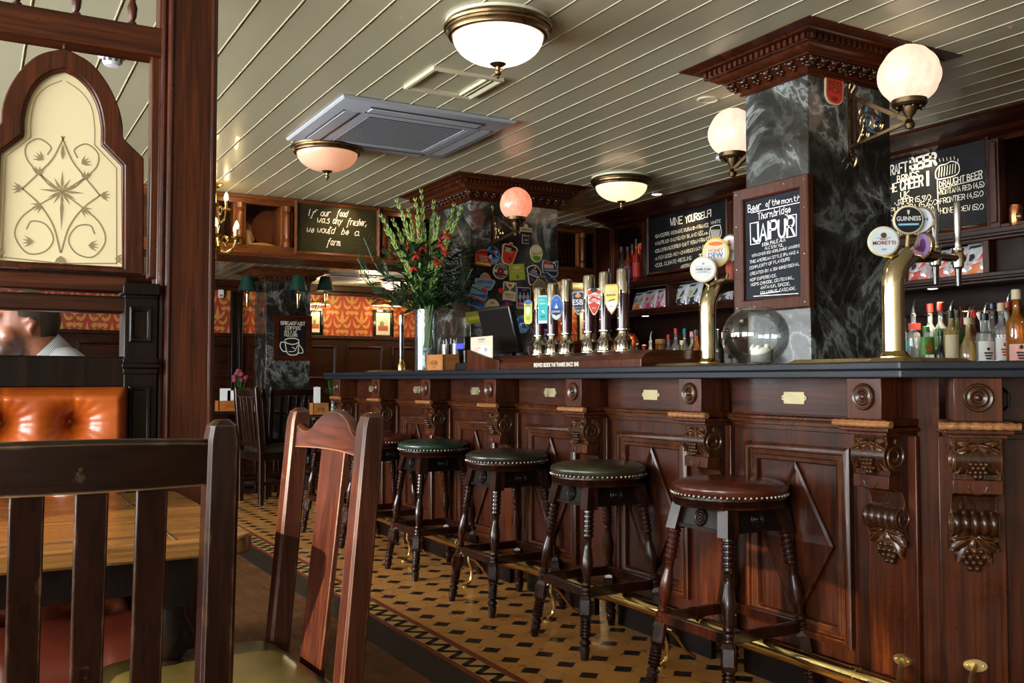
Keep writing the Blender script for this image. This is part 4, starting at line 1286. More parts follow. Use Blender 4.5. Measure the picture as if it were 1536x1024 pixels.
for x in (x0 + .16, x1 - .145):
    for y in (y0 + .145, y1 - .13):
        mb = MB(MT @ T(x, y, 0))
        mb.lathe([(.030, 0), (.036, .02), (.036, .05), (.026, .07), (.040, .09), (.030, .11), (.028, .16), (.045, .26), (.054, .33), (.050, .38), (.030, .42), (.046, .435), (.050, .455), (.046, .475), (.030, .49), (.048, .515), (.052, .54), (.044, .56), (.034, .575), (.034, .60)], 28)
        mb.box(-.042, .042, -.042, .042, .60, .712)
        mb.build('leg', WBLACK, tb)

# ------------------------------------------------------------------ leather bench
bn = thing('leather_bench', 'deep buttoned leather bench with red seat and tan orange back under the etched glass screen', 'bench', (-.8, 2.72, 0))
MBn = T(.8, -2.72, 0)
bx0, bx1 = -2.6, .40
def tufted(fn_pos, nu, nv, btn, depth, sigma):
    pass
def dimple(a, b, pts, sig):
    s = 0
    for p, q in pts:
        d2 = (a - p) ** 2 + (b - q) ** 2
        s = max(s, math.exp(-(d2 / sig) ** .5))
    return s
bt_back = [(.335 - .30 * k, .925) for k in range(10)] + [(.185 - .30 * k, .70) for k in range(10)]
bq = at(107, 634, y=2.975); bt_back = [(bq.x - .178 * k, bq.z) for k in range(14)] + [(bq.x - .089 - .178 * k, bq.z - .19) for k in range(13)]
mb = MB(MBn)
def backf(u, v):
    x = bx0 + (bx1 - bx0) * u; z = .45 + .595 * v
    dm = 0
    for p, q in bt_back:
        r_ = sqrt((x - p) ** 2 + (z - q) ** 2)
        if r_ < .12:
            th = atan2(z - q, x - p); dm = max(dm, math.exp(-(r_ / .034) ** 1.25) * (1 + .10 * cos(17 * th) * min(1, r_ / .02)))
    edge = min(1, (bx1 - x) / .035, (1.045 - z) / .035)
    seam = 0
    for p, q in bt_back:
        if q > bq.z - .01 and z > q: seam = max(seam, math.exp(-abs(x - p) / .006) * .45)
    bul = .108 * max(0, edge) ** .5
    return (x, 3.03 - bul - .012 * sin(pi * v) + .112 * dm + .014 * seam, z)
mb.grid(backf, 420, 90); bb = mb.build('backrest', L_ORANGE, bn, smooth=80)
for p, q in bt_back:
    MB(MBn @ T(p, 3.03 - .012, q) @ RX(pi / 2)).lathe([(.014, -.006), (.014, .002), (.009, .006), (0, .007)], 14).build('back_button', L_ORANGE, bb)
bt_seat = [(.27 - .22 * k, 2.56) for k in range(12)] + [(.16 - .22 * k, 2.74) for k in range(11)] + [(.27 - .22 * k, 2.90) for k in range(12)]
mb = MB(MBn)
def seatf(u, v):
    x = bx0 + (bx1 - bx0) * u
    t = v
    if t < .18: y = 2.415; z = .30 + .13 * t / .18; k = 0
    else: y = 2.415 + (3.0 - 2.415) * (t - .18) / .82; z = .44; k = 1
    e = min(1, (bx1 - x) / .05); fe = min(1, max(0, (y - 2.415) / .06))
    dm = dimple(x, y, bt_seat, .0024) if k else 0
    dr = sum(math.exp(-abs(x - p) / .010) for p, q in bt_seat if q < 2.6) if t < .30 else 0
    return (x - (.03 * (1 - max(0, e)) if True else 0), y - .035 * sin(pi * min(1, t / .22)) + .012 * min(1, dr), z + .055 * max(0, e) ** .5 * fe ** .5 + .020 * max(0, e) * fe * (1 - dm) - .075 * dm)
mb.grid(seatf, 240, 60)
mb.add([(bx1, 2.415, .30), (bx1, 3.0, .30), (bx1, 3.0, .44), (bx1, 2.415, .43)], [(0, 1, 2, 3)])
ss = mb.build('seat_cushion', L_RED, bn, smooth=80)
for p, q in bt_seat:
    MB(MBn @ T(p, q, .432)).lathe([(.013, -.004), (.013, .002), (.008, .006), (0, .007)], 12).build('seat_button', L_RED, ss)
MB(MBn).box(bx0, bx1 - .02, 2.44, 3.03, 0, .30).build('base', WX, bn, bevel=.004)
MB(MBn).box(bx0, bx1, 2.98, 3.04, .28, .46).build('back_board', WX, bn)

# ------------------------------------------------------------------ glazed partition behind the bench
pt = thing('glazed_partition', 'mahogany screen with an arched etched glass panel and a heavy post beside the bench', 'partition', (.2, 3.05, 0))
YP = 3.05
MP = T(-.2, -YP, 0)
px = lambda X, yy=YP: at(X, 400, y=yy).x
pz = lambda Y, X=90, yy=YP: at(X, Y, y=yy).z
xp0, xp1 = px(184), px(233)       # pilaster
xq0, xq1 = px(232), px(316)       # post
LEFT = -2.6
# main post with beads
mb = MB(MP); mb.box(xq0 + .022, xq1 - .012, YP - .055, YP + .075, 0, CEIL - .003)
mb.box(xq0, xq0 + .03, YP - .030, YP + .05, 0, CEIL - .003)
post = mb.build('post', WREDV, pt, bevel=.004)
mb = MB(MP)
for x, y, r in ((xq0 + .014, YP - .032, .010), (xq0 + .032, YP - .052, .009), (xq1 - .010, YP - .050, .009)):
    mb.tube([(x, y, .0), (x, y, CEIL - .003)], r, 10)
mb.build('bead', WREDV, post)
MB(MP).box(xq1 - .014, xq1 + .010, YP - .02, YP + .05, 0, CEIL - .003).build('post_fillet', WV, post, bevel=.004)
# horizontal rails, measured at the glass centre line
def rail(name, ytop, ybot, d0, d1, mat, x1=None, X=90):
    z1, z0 = pz(ytop, X), pz(ybot, X)
    return MB(MP).box(LEFT, x1 if x1 is not None else xp0 + .01, YP - d0, YP + d1, z0, z1).build(name, mat, pt, bevel=.005)
rail('head_rail', 22, 68, .035, .045, WREDX, xq0 + .02)
rail('glass_sill_rail', 411, 436, .030, .040, WREDX)
rail('middle_rail', 442, 467, .030, .045, WX)
rail('bench_top_rail', 534, 581, .055, .05, WBLACK)
MB(MP).box(LEFT, xp0 + .01, YP - .012, YP + .03, 0, 1.02).build('lower_panel', WV, pt, smooth=None)
MB(MP).box(LEFT, xq0 + .02, YP - .02, YP + .02, 2.30, 2.335).build('spindle_rail', WREDX, pt, bevel=.004)
zh = pz(22)
k = 0; x = xq0 - .075
while x > LEFT:
    mb = MB(MP @ T(x, YP, 0)); h = 2.30 - zh
    mb.lathe([(.013, zh), (.013, zh + .012), (.007, zh + .018), (.012, zh + .03), (.015, zh + h * .35), (.008, zh + h * .48), (.011, zh + h * .5), (.008, zh + h * .52), (.015, zh + h * .65), (.012, 2.30 - .03), (.007, 2.30 - .018), (.013, 2.30 - .012), (.013, 2.30)], 12)
    mb.build('spindle', WREDV, pt); x -= .155
# pilaster with two fielded panels
mb = MB(MP); zt = pz(424, 205, YP - .07)
mb.box(xp0, xp1, YP - .06, YP + .05, 0, zt - .03)
pl_ = mb.build('pilaster', WBLACK, pt, bevel=.003)
mb = MB(MP)
mb.box(xp0 - .006, xp1 + .004, YP - .068, YP + .05, zt - .035, zt).box(xp0 - .002, xp1, YP - .064, YP + .05, zt - .045, zt - .035)
for za, zb_, o in ((537, 545, .008), (545, 552, .014), (552, 561, .006)):
    mb.box(xp0 - o * .5, xp1 + o * .4, YP - .06 - o, YP + .05, pz(zb_, 205, YP - .06), pz(za, 205, YP - .06))
mb.build('pilaster_moulding', WBLACK, pl_, bevel=.003)
xm0, xm1 = px(193, YP - .06), px(229, YP - .06)
for ya, yb_ in ((460, 513), (579, 690)):
    mb = MB(MP @ frame((0, YP - .061, 0), (1, 0, 0)))
    mb.loop([(0, 0), (0, .004), (-.004, .008), (-.010, .006), (-.014, 0)], rect(xm0 + .004, xm1, pz(yb_, 205, YP - .06), pz(ya, 205, YP - .06)))
    mb.build('raised_panel', WBLACK, pl_, smooth=40)
# stile between the arched frame and the post
MB(MP).box(xq0 - .020, xq0 + .004, YP - .022, YP + .035, pz(411), zh - .06).build('stile', WREDV, pt, bevel=.004)
# arched frame: outline and opening measured off the elevation
def elev(pts): return [(p.x, p.z) for p in (at(X, Y, y=YP - .01) for X, Y in pts)]
cx = at(93, 300, y=YP - .01).x
half_out = [(215, 411), (215, 238), (184, 208), (183, 185), (176, 158), (160, 125), (135, 95), (93, 73)]
half_in = [(186, 404), (186, 249), (155, 217), (155, 190), (149, 160), (137, 135), (118, 115), (93, 103)]
def mirror(h):
    a = elev(h); a[-1] = (cx, a[-1][1])
    sm = [V(q) for q in a]
    up = sm[:3] + [V(q) for q in smoothline(a[2:], 6)][1:]
    left = [V((2 * cx - p.x, p.y)) for p in reversed(up[:-1])]
    return [(p.x, p.y) for p in up] + [(p.x, p.y) for p in left]
O = mirror(half_out); I = mirror(half_in)
mb = MB(MP @ frame((0, YP, 0), (1, 0, 0)))
n = len(O); zf, zbk = .022, -.022
vs = [(x, z, zf) for x, z in O] + [(x, z, zf) for x, z in I] + [(x, z, zbk) for x, z in O] + [(x, z, zbk) for x, z in I]
fs = []
for i in range(n):
    j = (i + 1) % n
    fs += [(i, j, n + j, n + i), (2 * n + i, 3 * n + i, 3 * n + j, 2 * n + j), (i, 2 * n + i, 2 * n + j, j), (n + i, n + j, 3 * n + j, 3 * n + i)]
mb.add(vs, fs); af = mb.build('arched_frame', WREDV, pt, bevel=.004, smooth=30)
mb = MB(MP @ frame((0, YP, 0), (1, 0, 0))); c_ = V((cx, (I[0][1] + max(z for _, z in I)) / 2))
sh = lambda k: [((V(p) - c_) * k + c_)[:] for p in I]
pts3 = [(x, z, .010) for x, z in sh(.992)]
mb.tube(pts3, .007, 8, closed=True); mb.build('glazing_bead', WREDV, af, smooth=60)
def m_frost():
    m, nt, b = new_mat('frosted_cream_glass')
    f = noise(nt, coords(nt), 3, 3)
    nt.links.new(mixc(nt, f, (.60, .50, .29), (.66, .56, .34)), b.inputs['Base Color'])
    b.inputs['Roughness'].default_value = .45
    b.inputs['Subsurface Weight'].default_value = 0
    tr = nt.nodes.new('ShaderNodeBsdfTranslucent'); tr.inputs[0].default_value = (.80, .68, .42, 1)
    mx = nt.nodes.new('ShaderNodeMixShader'); mx.inputs[0].default_value = .5
    out = nt.nodes['Material Output']
    nt.links.new(b.outputs[0], mx.inputs[1]); nt.links.new(tr.outputs[0], mx.inputs[2]); nt.links.new(mx.outputs[0], out.inputs[0])
    return m
mb = MB(MP @ frame((0, YP, 0), (1, 0, 0))); Q = sh(1.015)
mb.add([(c_.x, c_.y, .003)] + [(x, z, .003) for x, z in Q], [(0, 1 + i, 1 + (i + 1) % len(Q)) for i in range(len(Q))])
gl = mb.build('etched_glass', m_frost(), pt, smooth=None)
# brilliant-cut pattern
ETCH = paint((.27, .21, .11), .25, 0, .3)
mb = MB(MP @ frame((0, YP - .0045, 0), (1, 0, 0)))
def E2(X, Y): q = at(X, Y, y=YP - .0045); return (q.x, q.z)
def cut(pts, w=.004, k=6, both=True):
    q = smoothline([E2(*p) for p in pts], k) if len(pts) > 2 else [V(E2(*p)) for p in pts]
    stroke(mb, q, w)
    if both: stroke(mb, [V((2 * cx - p.x, p.y)) for p in q], w)
PZ = [0]
def petal(X, Y, ang, L, w):
    PZ[0] += 1
    b = V(E2(X, Y)); d = V((cos(ang), sin(ang))); n_ = V((-d.y, d.x))
    for s in (1, -1):
        f = lambda p: (p if s > 0 else V((2 * cx - p.x, p.y)))
        mb.flat([tuple(f(p)) for p in (b, b + d * L * .4 + n_ * w, b + d * L, b + d * L * .4 - n_ * w)], .0002 + PZ[0] * .00008 + (.00004 if s > 0 else 0))
cut([(175, 395), (175, 252), (142, 217)], .0035, 1); cut([(175, 395), (93, 395)], .0035)
cut([(142, 217), (142, 190), (137, 160), (122, 138), (100, 122)], .003)
cut([(93, 205), (108, 240), (127, 265), (150, 293)], .005); cut([(150, 293), (110, 320), (75, 350), (66, 372), (78, 392)], .004) if False else None
cut([(150, 293), (125, 312), (104, 340), (92, 378)], .005)
cut([(60, 262), (75, 278), (92, 288), (125, 312), (150, 335), (158, 362), (140, 385), (115, 380), (103, 360), (115, 340), (135, 338), (142, 350)], .0045)
cut([(93, 288), (125, 268), (145, 250), (147, 230), (130, 216), (112, 224), (116, 236)], .0045)
for a in range(12):
    ang = 2 * pi * a / 12; petal(93, 287, ang, .062 if a % 3 == 0 else .045, .004)
petal(93, 240, pi / 2, .05, .004); petal(93, 290, -pi / 2, .11, .005)
for X, Y, a0 in ((150, 293, 0), (122, 246, .6), (127, 270, 1.4), (122, 312, -.6), (132, 368, 0), (92, 384, -pi / 2), (172, 388, 0)):
    for da in (-.6, -.2, .2, .6): petal(X, Y, a0 + da, .030, .0035)
mb.build('cut_pattern', ETCH, gl, smooth=None, fix=False)
mb = MB(MP); p0 = at(93, 73, y=YP); mb.tube([(cx, YP, p0.z - .005), (cx, YP, pz(66) + .01)], .005, 8); mb.build('hanging_pin', IRON, pt)
# ------------------------------------------------------------------ the man in the next booth
pr = thing('person', 'bearded man in a grey striped shirt sitting behind the bench rail, facing left', 'person', (.17, 3.72, 0))
hp = at(38, 492, y=3.72)       # ear sits here
HX, HZ = hp.x - .17 + .005, hp.z
def m_skin():
    m, nt, b = new_mat('skin_with_stubble')
    tc = nt.nodes.new('ShaderNodeTexCoord'); v = tc.outputs['Object']
    f = noise(nt, v, 18, 4)
    skin = mixc(nt, f, (.24, .080, .040), (.32, .12, .064))
    d = nt.nodes.new('ShaderNodeVectorMath'); d.operation = 'DISTANCE'; d.inputs[1].default_value = (HX - .055, 0, HZ - .085)
    nt.links.new(v, d.inputs[0])
    k = mathn(nt, 'ADD', d.outputs['Value'], mathn(nt, 'MULTIPLY', noise(nt, v, 60, 3), .03))
    c = mixc(nt, ramp(nt, k, [(.080, (.8,) * 3), (.105, (0, 0, 0))]), skin, (.055, .035, .028))
    nt.links.new(c, b.inputs['Base Color']); b.inputs['Roughness'].default_value = .42
    return m
SKIN = m_skin()
HAIRM = paint((.035, .022, .015), .7)
def remesh(o, vox, smooth=4):
    md = o.modifiers.new('fuse', 'REMESH'); md.mode = 'VOXEL'; md.voxel_size = vox; md.use_smooth_shade = True
    s = o.modifiers.new('soft', 'SMOOTH'); s.factor = .5; s.iterations = smooth
mb = MB()
# head (faces -X), built from overlapping ellipsoids that are fused below
mb.ball((HX, 0, HZ + .030), .100, 20, (1.0, .78, .98))
mb.ball((HX - .045, 0, HZ - .015), .075, 20, (.86, .80, 1.15))
mb.ball((HX - .070, 0, HZ - .085), .040, 14, (1.0, 1.0, .8))
mb.tube([(HX - .105, 0, HZ + .035), (HX - .128, 0, HZ - .012), (HX - .112, 0, HZ - .030)], [.010, .016, .012], 10)
mb.ball((HX - .104, 0, HZ - .058), .018, 10, (.8, 1.3, .7)); mb.ball((HX - .104, 0, HZ - .075), .018, 10, (.8, 1.2, .7))
for s in (-1, 1):
    mb.ball((HX - .082, s * .032, HZ + .018), .016, 10); mb.ball((HX - .088, s * .030, HZ + .040), .018, 10, (.8, 1.4, .6))
    mb.ball((HX - .055, s * .052, HZ - .030), .030, 12)
    mb.tube([(HX + .012, s * .076, HZ - .032), (HX + .004, s * .082, HZ - .014), (HX + .020, s * .088, HZ + .020), (HX + .002, s * .086, HZ + .030), (HX - .008, s * .080, HZ + .015)], [.009, .008, .009, .008, .006], 8)
    mb.ball((HX + .006, s * .078, HZ + .0), .018, 8, (.7, .4, 1.3))
mb.tube([(HX + .022, 0, HZ - .03), (HX + .060, 0, HZ - .085), (HX + .105, 0, HZ - .15)], [.060, .058, .080], 16)
# torso, arms and legs, seated, leaning in to the table
mb.tube([(HX + .125, 0, HZ - .16), (HX + .18, 0, HZ - .27), (HX + .27, 0, HZ - .46), (HX + .30, 0, .52)], [.085, .145, .145, .145], 16)
sh_ = {}
for s in (-1, 1):
    S_ = V((HX + .150, s * .175, HZ - .175)); El = V((HX + .06, s * .23, HZ - .42)); Wr = V((HX - .22, s * .12, .80)); sh_[s] = (S_, El, Wr)
    mb.tube([(HX + .12, s * .06, HZ - .14), S_], [.06, .062], 12)
    mb.tube([S_, S_.lerp(El, .5), El, El.lerp(Wr, .4), Wr], [.058, .050, .042, .040, .028], 12)
    P0 = Wr; P1 = Wr + V((-.085, -s * .01, -.012)); mb.tube([P0, P0.lerp(P1, .5), P1], [.026, .038, .032], 10)
    for k, (dy, L, r) in enumerate(((-.028, .062, .0085), (-.010, .075, .009), (.010, .072, .009), (.028, .055, .008))):
        a = P1 + V((.005, dy, 0)); mb.tube([a, a + V((-L * .5, dy * .1, -.004)), a + V((-L, dy * .2, -.018))], [r * 1.1, r, r * .8], 8)
    a = P0 + V((-.025, -s * .028, 0)); mb.tube([a, a + V((-.03, -s * .022, .0)), a + V((-.06, -s * .028, -.006))], [.012, .010, .008], 8)
    Hp = V((HX + .30, s * .09, .53)); Kn = V((HX - .14, s * .14, .53)); An = V((HX - .12, s * .14, .09))
    mb.tube([Hp, Hp.lerp(Kn, .5), Kn, Kn.lerp(An, .4), An], [.088, .078, .058, .054, .038], 14)
    mb.tube([An + V((.04, 0, -.045)), An + V((-.06, 0, -.045)), An + V((-.16, 0, -.058))], [.040, .040, .028], 12)
body = mb.build('body', SKIN, pr, smooth=80); remesh(body, .007, 5)
# short hair and beard shells
mb = MB()
def cap(u, v):
    a = 2 * pi * u; cb = cos(a)
    lim = radians(-38) if cb > .35 else radians(28) if cb < -.45 else radians(4) - (cb + .45) / .8 * radians(6)
    ph = pi / 2 + (lim - pi / 2) * v
    return (HX + .003 + cos(ph) * cb * .105, cos(ph) * sin(a) * .0835, HZ + .030 + sin(ph) * .102)
mb.grid(cap, 40, 18, True); hr = mb.build('hair', HAIRM, pr, smooth=80)
def m_shirt():
    m, nt, b = new_mat('striped_shirt')
    tc = nt.nodes.new('ShaderNodeTexCoord'); sp = nt.nodes.new('ShaderNodeSeparateXYZ'); nt.links.new(tc.outputs['Object'], sp.inputs[0])
    s = mathn(nt, 'ADD', mathn(nt, 'MULTIPLY', sp.outputs[0], .8), mathn(nt, 'MULTIPLY', sp.outputs[2], .62))
    q = mathn(nt, 'PINGPONG', s, .0028)
    c = mixc(nt, mathn(nt, 'LESS_THAN', q, .0012), (.40, .40, .41), (.05, .055, .07))
    nt.links.new(c, b.inputs['Base Color']); b.inputs['Roughness'].default_value = .8
    return m
SHIRT = m_shirt()
mb = MB()
mb.tube([(HX + .118, 0, HZ - .125), (HX + .135, 0, HZ - .17), (HX + .185, 0, HZ - .27), (HX + .27, 0, HZ - .46), (HX + .30, 0, .50)], [.075, .115, .158, .158, .158], 20)
for s in (-1, 1):
    S_, El, Wr = sh_[s]
    mb.tube([(HX + .115, s * .045, HZ - .115), V((HX + .13, s * .11, HZ - .14)), S_], [.060, .066, .074], 12)
    mb.tube([S_, S_.lerp(El, .5), El, El.lerp(Wr, .4), El.lerp(Wr, .92)], [.074, .064, .054, .052, .042], 14)
sh1 = mb.build('shirt', SHIRT, pr, smooth=80); remesh(sh1, .010, 6)
mb = MB()   # collar
n = 24; vs = []
A, B = V((HX + .100, 0, HZ - .018)), V((HX + .012, 0, HZ - .112))   # nape and throat
for k in range(n):
    a = 2 * pi * k / n
    top = (A + B) / 2 + (A - B) / 2 * cos(a) + V((0, .066 * sin(a), 0))
    c_ = (A + B) / 2 + V((.045, 0, -.045))
    low = c_ + (A - B) / 2 * 1.12 * cos(a) + V((0, .092 * sin(a), 0)) + V((0, 0, -.012))
    vs += [top, low]
mb.add(vs, [(2 * k, 2 * ((k + 1) % n), 2 * ((k + 1) % n) + 1, 2 * k + 1) for k in range(n)])
cl = mb.build('collar', SHIRT, sh1, smooth=80); cl.modifiers.new('thick', 'SOLIDIFY').thickness = .003
mb = MB()
for s in (-1, 1):
    Hp = V((HX + .30, s * .09, .53)); Kn = V((HX - .14, s * .14, .53)); An = V((HX - .12, s * .14, .09))
    mb.tube([Hp, Hp.lerp(Kn, .5), Kn, Kn.lerp(An, .4), An], [.100, .088, .068, .064, .055], 14)
mb.ball((HX + .30, 0, .53), .14, 14, (1, 1.15, .8))
tr = mb.build('trousers', paint((.02, .022, .03), .8), pr, smooth=80); remesh(tr, .012, 5)
mb = MB()
for s in (-1, 1):
    An = V((HX - .12, s * .14, .09)); mb.tube([An + V((.06, 0, -.042)), An + V((-.06, 0, -.042)), An + V((-.175, 0, -.056))], [.047, .047, .033], 12)
mb.build('shoe', GLOSSB, pr, smooth=80)
# his bench and table in the next booth
b2 = thing('booth_bench', 'dark bench under the man in the striped shirt', 'bench', (.46, 3.72, 0))
MB().box(-.26, .26, -.55, .55, .36, .44).build('seat', L_RED, b2, bevel=.02)
MB().box(-.24, .24, -.53, .53, 0, .36).build('base', WV, b2)
t2 = thing('booth_table', 'dark table in the next booth under his forearms', 'table', (-.42, 3.72, 0))
MB().box(-.33, .33, -.45, .45, .725, .757).build('table_top', WTABLE, t2, bevel=.006)
MB().lathe([(.22, 0), (.22, .02), (.06, .05), (.04, .10), (.04, .68), (.12, .725)], 20).build('pedestal', WBLACK, t2)
# ------------------------------------------------------------------ back bar
WSHELF = wood('back_bar_shelf_wood', 'y', (.010, .0026, .0010), (.050, .0110, .0040), .34, .2)
bb_ = thing('back_bar', 'dark mahogany back bar with shelves, spotlights and a deep cornice behind the counter', 'back bar', (4.6, 3.6, 0))
MBB = T(-4.6, -3.6, 0)
Y0, Y1 = .6, 6.45
# cornice
prof = [(4.86, 2.300), (4.615, 2.300), (4.60, 2.322), (4.575, 2.330), (4.545, 2.335), (4.52, 2.352), (4.47, 2.362), (4.42, 2.366), (4.385, 2.380), (4.36, 2.384), (4.35, 2.392), (4.35, 2.399), (4.86, 2.399)]
MB(MBB).hexa([(x, Y0, z) for x, z in prof], [(x, Y1 + .02, z) for x, z in prof]).build('cornice', WY, bb_, smooth=20)
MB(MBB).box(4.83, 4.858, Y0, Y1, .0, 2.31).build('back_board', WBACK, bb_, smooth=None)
def shelf(z, x0, th=.03, nos=True, name='shelf'):
    mb = MB(MBB); mb.box(x0, 4.845, Y0, Y1, z - th, z)
    mb.box(x0 - .012, x0 + .02, Y0, Y1, z - th * .6, z + .006)
    mb.box(x0 + .006, x0 + .03, Y0, Y1, z - th - .016, z - th)
    mb.build(name, WSHELF, bb_, bevel=.004)
shelf(1.825, 4.50, .035); shelf(1.602, 4.49, .03)
mb = MB(MBB); mb.box(4.58, 4.62, Y0, Y1, 1.826, 1.862); mb.build('sill', WY, bb_, bevel=.004)
for y in (Y0 + .04, 1.9, 3.03, 4.10, 4.32, 5.0, 5.985, Y1 - .03):
    mb = MB(MBB); mb.box(4.575, 4.63, y - .03, y + .03, 1.83, 2.31)
    mb.box(4.565, 4.58, y - .018, y + .018, 1.87, 2.29); mb.build('post', WV, bb_, bevel=.004)
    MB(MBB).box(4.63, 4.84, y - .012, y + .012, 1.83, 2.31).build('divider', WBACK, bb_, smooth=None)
for y in (Y0 + .03, 3.04, 4.35, 5.62, Y1 - .02):
    MB(MBB).box(4.51, 4.84, y - .018, y + .018, 1.602, 1.80).build('divider', WV, bb_, bevel=.003)
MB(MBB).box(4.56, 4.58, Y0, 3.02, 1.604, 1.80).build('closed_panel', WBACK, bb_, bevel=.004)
MB(MBB).box(4.40, 4.84, Y0, Y1, 1.085, 1.12).box(4.385, 4.42, Y0, Y1, 1.08, 1.114).build('bottle_ledge', WY, bb_, bevel=.004)
MB(MBB).box(4.44, 4.84, Y0, Y1, .0, 1.085).build('lower_cabinet', WV, bb_, smooth=None)
MB(MBB).box(4.83, 4.86, Y1, Y1 + .015, 0, 2.31).build('end_board', WV, bb_) if False else None
MB(MBB).box(4.44, 4.86, Y1, Y1 + .03, 0, 2.31).build('end_panel', WV, bb_, bevel=.004)
mb = MB(MBB); mb.tube([(4.74, Y0, 1.435), (4.74, 4.0, 1.435)], .006, 8)
for y in (1.5, 2.7, 3.9): mb.tube([(4.74, y, 1.435), (4.84, y, 1.435)], .005, 6)
mb.build('towel_rail', BRASS, bb_)
LENS = glow('spot_lens', (1, .86, .6), 12)
for y in (2.55, 3.42, 4.15, 5.22, 6.0, 1.6):
    mb = MB(MBB @ T(4.60, y, 1.571)); mb.lathe([(.036, .002), (.036, -.006), (.028, -.008)], 20); r = mb.build('under_light', BRASSD, bb_)
    MB(MBB @ T(4.60, y, 1.571)).lathe([(.029, -.005), (.024, -.009), (0, -.010)], 18).build('lens', LENS, r)

# chalkboards
ML = lambda y, z, x=4.585: frame((x, y, z), (0, -1, 0))
def wall_board(label, ya, yb, z0, z1):
    """board on the back bar; ya = far (left) edge"""
    t = thing('chalkboard', label, 'chalkboard', (4.60, ya, z0))
    M = frame((0, 0, 0), (0, -1, 0)); W, H = ya - yb, z1 - z0
    MB(M).prism(rect(.012, W - .012, .012, H - .012), -.012, .0).build('board', BOARD, t, smooth=None)
    MB(M).loop([(.0, -.012), (0, .018), (-.010, .022), (-.020, .014), (-.024, .001)], rect(-.012, W + .012, -.012, H + .012)).build('board_frame', WY, t, smooth=30)
    return t, M @ T(0, 0, .0012), Matrix.Translation(t.location) @ M, W, H
t, Mt, Mw, W, H = wall_board('long chalkboard headed WINE YOURSELF! with a chalk wine glass', 5.945, 5.05, 1.885, 2.345)
pl = dict(x=4.60)
c7 = lambda x, y: (960 + x * .12690, 300 + y * .12695)
mb = MB(Mt)
L = lambda tx, a, b, h, w=.12, s=0.0: px_line(mb, Mw, tx, c7(*a), c7(*b), h, s, w, pl)
L('WINE', (362, 305), (500, 275), 10.5, .17); L('YOURSELF!', (540, 270), (838, 190), 9.5, .17)
L('WHITE', (840, 290), (955, 262), 4.6, .12)
L('*SANCERRE-DOMAINE DURAND-FRANCE', (180, 450), (812, 312), 5.0, .12)
L('*NAUTILUS-SAUVIGNON BLANC-', (180, 535), (690, 418), 4.8, .12); L('NEW', (690, 392), (748, 378), 2.6, .15); L('ZEALAND', (690, 424), (800, 402), 3.4, .15)
L("*COLLOVRAY&TERRIER-SAINT VERAN-FRANCE", (180, 625), (825, 472), 5.0, .12)
L('*A FEW GOOD MEN-CHARDONNAY-', (180, 712), (735, 583), 4.8, .12); L('SOUTH', (738, 556), (804, 540), 2.6, .15); L('AFRICA', (738, 590), (804, 574), 2.8, .15)
L('*COOL CLIMATE-RIESLING', (180, 795), (608, 700), 5.0, .12); L('AUSTRALIA', (484, 805), (622, 772), 4.2, .15)
L('2005', (700, 690), (792, 670), 6.5, .18)
def G(pts, w, k=5):
    q = [Mw.inverted() @ at(*c7(*p), **pl) for p in pts]
    q = smoothline([V((p.x, p.y)) for p in q], k); stroke(mb, q, w)
G([(835, 325), (822, 400), (840, 465), (885, 495), (935, 460), (962, 390), (950, 295)], .006)
G([(835, 325), (890, 300), (950, 295)], .006); G([(885, 495), (890, 560)], .006)
for k in range(14): G([(838 + k * 8, 345 + (k % 3) * 6), (846 + k * 7, 440 + (k % 4) * 9)], .003, 1)
mb.build('chalk_writing', CHALKC, t, smooth=None, fix=False)
t, Mt, Mw, W, H = wall_board('chalkboard headed CRAFT BEER BRINGS THE CHEER! listing draught beers', 4.06, 3.075, 1.870, 2.340)
c8 = lambda x, y: (1290 + x * .21485, 200 + y * .21485)
mb = MB(Mt)
L = lambda tx, a, b, h, w=.12, s=0.0: px_line(mb, Mw, tx, c8(*a), c8(*b), h, s, w, pl)
L('CRAFT', (183, 300), (330, 262), 14, .16); L('BEER', (352, 258), (530, 212), 16, .26)
L('BRINGS', (262, 345), (412, 305), 10, .15); L('THE', (183, 422), (258, 402), 12.5, .15); L('CHEER', (284, 398), (440, 362), 15, .16); L('!', (446, 366), (470, 360), 18, .26)
L('UK', (285, 455), (345, 440), 9, .15)
L('*JAIPUR (5,9%)', (245, 505), (494, 462), 7.4, .11); L('*PUNK IPA (5,6%)', (205, 560), (540, 495), 7.4, .11); L('*CAMDEN HELLS (4,6%)', (205, 610), (515, 545), 7.4, .11); L('*JEVER (4,9%)', (210, 725), (385, 690), 7.4, .11)
L('*VEDETT (5,2%)', (20, 545), (192, 520), 7.4, .11)
L('DRAUGHT BEER', (556, 378), (852, 304), 9, .14); L('*MONTANA RED (4,5)', (550, 430), (868, 372), 7.6, .11); L('*FRONTIER (4,5%)', (550, 492), (860, 436), 7.6, .11); L('*HONEY DEW (5%)', (552, 560), (862, 528), 7.8, .11)
def G(pts, w, k=5):
    q = [Mw.inverted() @ at(*c8(*p), **pl) for p in pts]
    stroke(mb, smoothline([V((p.x, p.y)) for p in q], k), w)
G([(540, 330), (545, 450), (548, 580)], .006); G([(556, 388), (855, 312)], .004); G([(268, 466), (358, 446)], .004)
G([(530, 310), (560, 320), (680, 285), (688, 215), (640, 195), (600, 215), (560, 225), (530, 265), (530, 310)], .006)
for k in range(7): G([(550 + k * 19, 305 - k * 5), (555 + k * 19, 240 - k * 5)], .005, 1)
for k in range(7): G([(535 + k * 25, 200 - k * 4 + (20 if k in (0, 6) else 0)), (528 + k * 26, 182 - k * 4 + (20 if k in (0, 6) else 0))], .004, 1)
mb.build('chalk_writing', CHALKC, t, smooth=None, fix=False)

